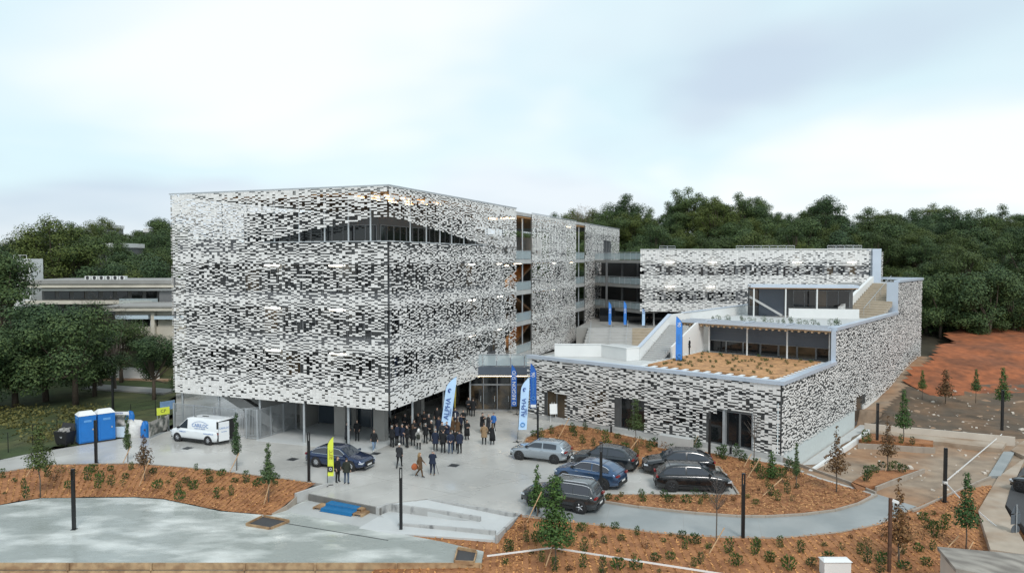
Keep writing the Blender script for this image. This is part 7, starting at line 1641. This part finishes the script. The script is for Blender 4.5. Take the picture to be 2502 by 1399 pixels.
for k in range(80):
    p = BF.w(rg.uniform(3.0, 13.8), rg.uniform(1.6, 12.6), 5.99); o = link('roof_plant', rg.choice(SH['small']), None, p); s = rg.uniform(0.5, 1.0); o.scale = (s, s, s * 0.9)
    o.material_slots[0].link = 'OBJECT'; o.material_slots[0].material = M['leaf_yel'] if rg.random() < 0.45 else M['leaf_dk']; tag(o, 'low plant on the sandy roof garden of the low building', 'plant', 'roof garden plants')
for k in range(22):
    p = BF.w(rg.uniform(19.0, 22.0), 1.2 + k * 0.62 + rg.uniform(-.2, .2), 8.73); o = link('terrace_plant', rg.choice(SH['loose'] + SH['up'][:1]), None, p); s = rg.uniform(0.6, 1.15); o.scale = (s, s, s)
    tag(o, 'dark thin plant in the row along the upper roof terrace', 'plant', 'upper terrace plants')
# stones in the dirt
mb = MB(); rr = random.Random(8)
for k in range(420):
    x_, y_ = rr.uniform(24, 60), rr.uniform(44, 84); q_ = BF.l((x_, y_, 0))
    if q_.y > -2.6 or inside(polyC, x_, y_) or inside(path_poly, x_, y_): continue
    s = rr.uniform(0.03, 0.12) * (1.8 if rr.random() < 0.06 else 1); c = Vector((x_, y_, yard_z(x_, y_) + s * 0.3)); a = rr.uniform(0, 3)
    mb.obox(c, Vector((math.cos(a), math.sin(a), 0.2)) * s, Vector((-math.sin(a), math.cos(a), 0.1)) * s * 0.7, (0, 0.1 * s, s * 0.5))
tag(mb.build('rubble', M['pale']), 'scattered stones and rubble in the dirt yard', 'stones', kind='stuff')

# ---------------------------------------------------------------- old concrete building at far left
old = empty('old_terrace_building', (PD(85, 700, 106).x, 106, 0), R(2), 'old low concrete building with long flat canopies behind the left trees', 'building')
ox = lambda px, D=106: PD(px, 700, D).x - PD(85, 700, 106).x
def oz(py, D=106): return PD(0, py, D).z
oc = mat('weathered_cream_concrete', (0.60, 0.56, 0.48), 0.8, var=0.12, vs=0.6)
X1 = ox(470)
def ob(nm, x0, x1, y0, y1, py0, py1, m_): mb = MB(); mb.box(x0, x1, y0, y1, oz(py1), oz(py0)); return mb.build(nm, m_, old)
ob('roof', -0.5, X1, -2.6, 9, 683, 692, M['conc_d']); ob('fascia', -0.2, X1, -2.4, 8.5, 692.5, 701, oc)
ob('wall', 0.4, X1, 1.0, 8, 701.5, 770, M['panel_l']); ob('canopy', -0.3, X1 - 2.5, -1.8, 0.9, 704, 709, M['white']); ob('balcony', -0.5, X1 - 5.5, -1.6, 0.9, 733, 741, oc)
for k in range(9):
    x = 0.8 + k * 2.1; mb = MB(); mb.box(x, x + 1.5, 0.92, 0.99, oz(730), oz(713)); mb.build('window', M['glass'], old)
for k in range(6):
    x = ox(214) + k * 0.98; mb = MB(); mb.box(x, x + 0.8, -1.0, -0.2, oz(682.5), oz(674)); u_ = mb.build('roof_unit', M['white'], old); mb = MB(); mb.lathe([(0.24, -0.02), (0.24, 0.02)], 14, (x + 0.4, -1.02, oz(678)), 'y'); mb.build('fan_grille', M['dark'], u_)
mb = MB(); mb.box(ox(300), ox(392), -1.62, -1.58, oz(741), oz(728)); mb.build('balustrade_glass', M['rail_glass'], old)
ob('wall', ox(395), X1, -1.5, 0.9, 703, 760, M['panel_l'])
low2 = empty('old_annex_building', (PD(262, 700, 96).x, 96, 0), R(1), 'cream concrete annex with strip windows between trees and the tall building', 'building')
ax_ = lambda px: PD(px, 700, 96).x - PD(262, 700, 96).x
az_ = lambda py: PD(0, py, 96).z
for nm, x0, x1, y0, y1, a, b, m_ in (('roof', 0, ax_(470), -1.2, 8, 746, 750, M['conc_d']), ('fascia', 0.1, ax_(470), -1.1, 7.9, 750.5, 758, oc), ('wall', 0.9, ax_(470), 0.2, 7, 758.5, 850, oc), ('sunshade', ax_(286), ax_(366), -0.7, 0.15, 769, 778, palep), ('sunshade', ax_(380), ax_(460), -0.7, 0.15, 771, 779, palep), ('pier', ax_(376) - .3, ax_(380) - .05, -0.5, 0.18, 760, 850, oc)):
    mb = MB(); mb.box(x0, x1, y0, y1, az_(b), az_(a)); mb.build(nm, m_, low2)
for k in range(5):
    x = ax_(291) + k * 1.0; mb = MB(); mb.box(x, x + 0.88, 0.10, 0.16, az_(796), az_(780)); f_ = mb.build('window', M['glass'], low2)
    mb = MB(); mb.box(x - 0.06, x + 0.0 - 0.005, 0.06, 0.18, az_(798), az_(779)); mb.build('mullion', M['white'], low2)
o = empty('white_stair_tower', (PD(55, 700, 112).x, 112, 0), 0, 'plain white block with a roof rail behind the left pine', 'building')
mb = MB(); mb.box(-1.6, 1.3, 0, 3, 3, PD(0, 632, 112).z); mb.build('wall', M['white'], o); mb = MB(); zt_ = PD(0, 632, 112).z
for x in (-1.4, -0.4, 0.6): mb.tube([(x, 0.2, zt_), (x, 0.2, zt_ + 0.55)], 0.03, 5)
mb.tube([(-1.4, 0.2, zt_ + 0.55), (0.6, 0.2, zt_ + 0.55)], 0.03, 5); mb.build('roof_rail', M['white'], o)
for px0, px1, py, D, lb in ((-30, 60, 590, 150, 'distant long white roof at the far left edge'), (145, 305, 594, 152, 'distant pale roof glimpsed between the left pines'), (350, 400, 558, 175, 'distant white house with aerials on the left skyline'), (240, 262, 548, 185, 'tiny distant house roof left of the skyline trees')):
    a, b = PD(px0, py, D), PD(px1, py, D); o = empty('distant_house', (a.x, D, a.z - 5), 0, lb, 'house'); w_ = b.x - a.x
    mb = MB(); mb.box(0.2, w_ - 0.2, 0.2, 8, -3, 4.1); mb.build('wall', M['panel_l'], o); mb = MB(); mb.box(0, w_, 0, 8.2, 4.11, 5.0); mb.build('roof', M['white'], o)
    if px0 == 350:
        for k in range(3): mb = MB(); mb.tube([(1 + k * 0.6, 2, 5), (1 + k * 0.6, 2, 7.2)], 0.06, 5); mb.build('aerial', M['steel'], o)
mb = MB(); mb.wall([P(245, 922, 0.1), P(330, 924, 0.1), P(388, 926, 0.1)], 0.3, -0.2, [1.6, 1.5, 1.15]); tag(mb.build('garden_wall', M['white']), 'low white garden wall beyond the lawn', 'wall')
mb = MB(); mb.wall([P(180, 1013, 0.1), P(181, 1013, 0.1)], 0.3, 0, 0.1)
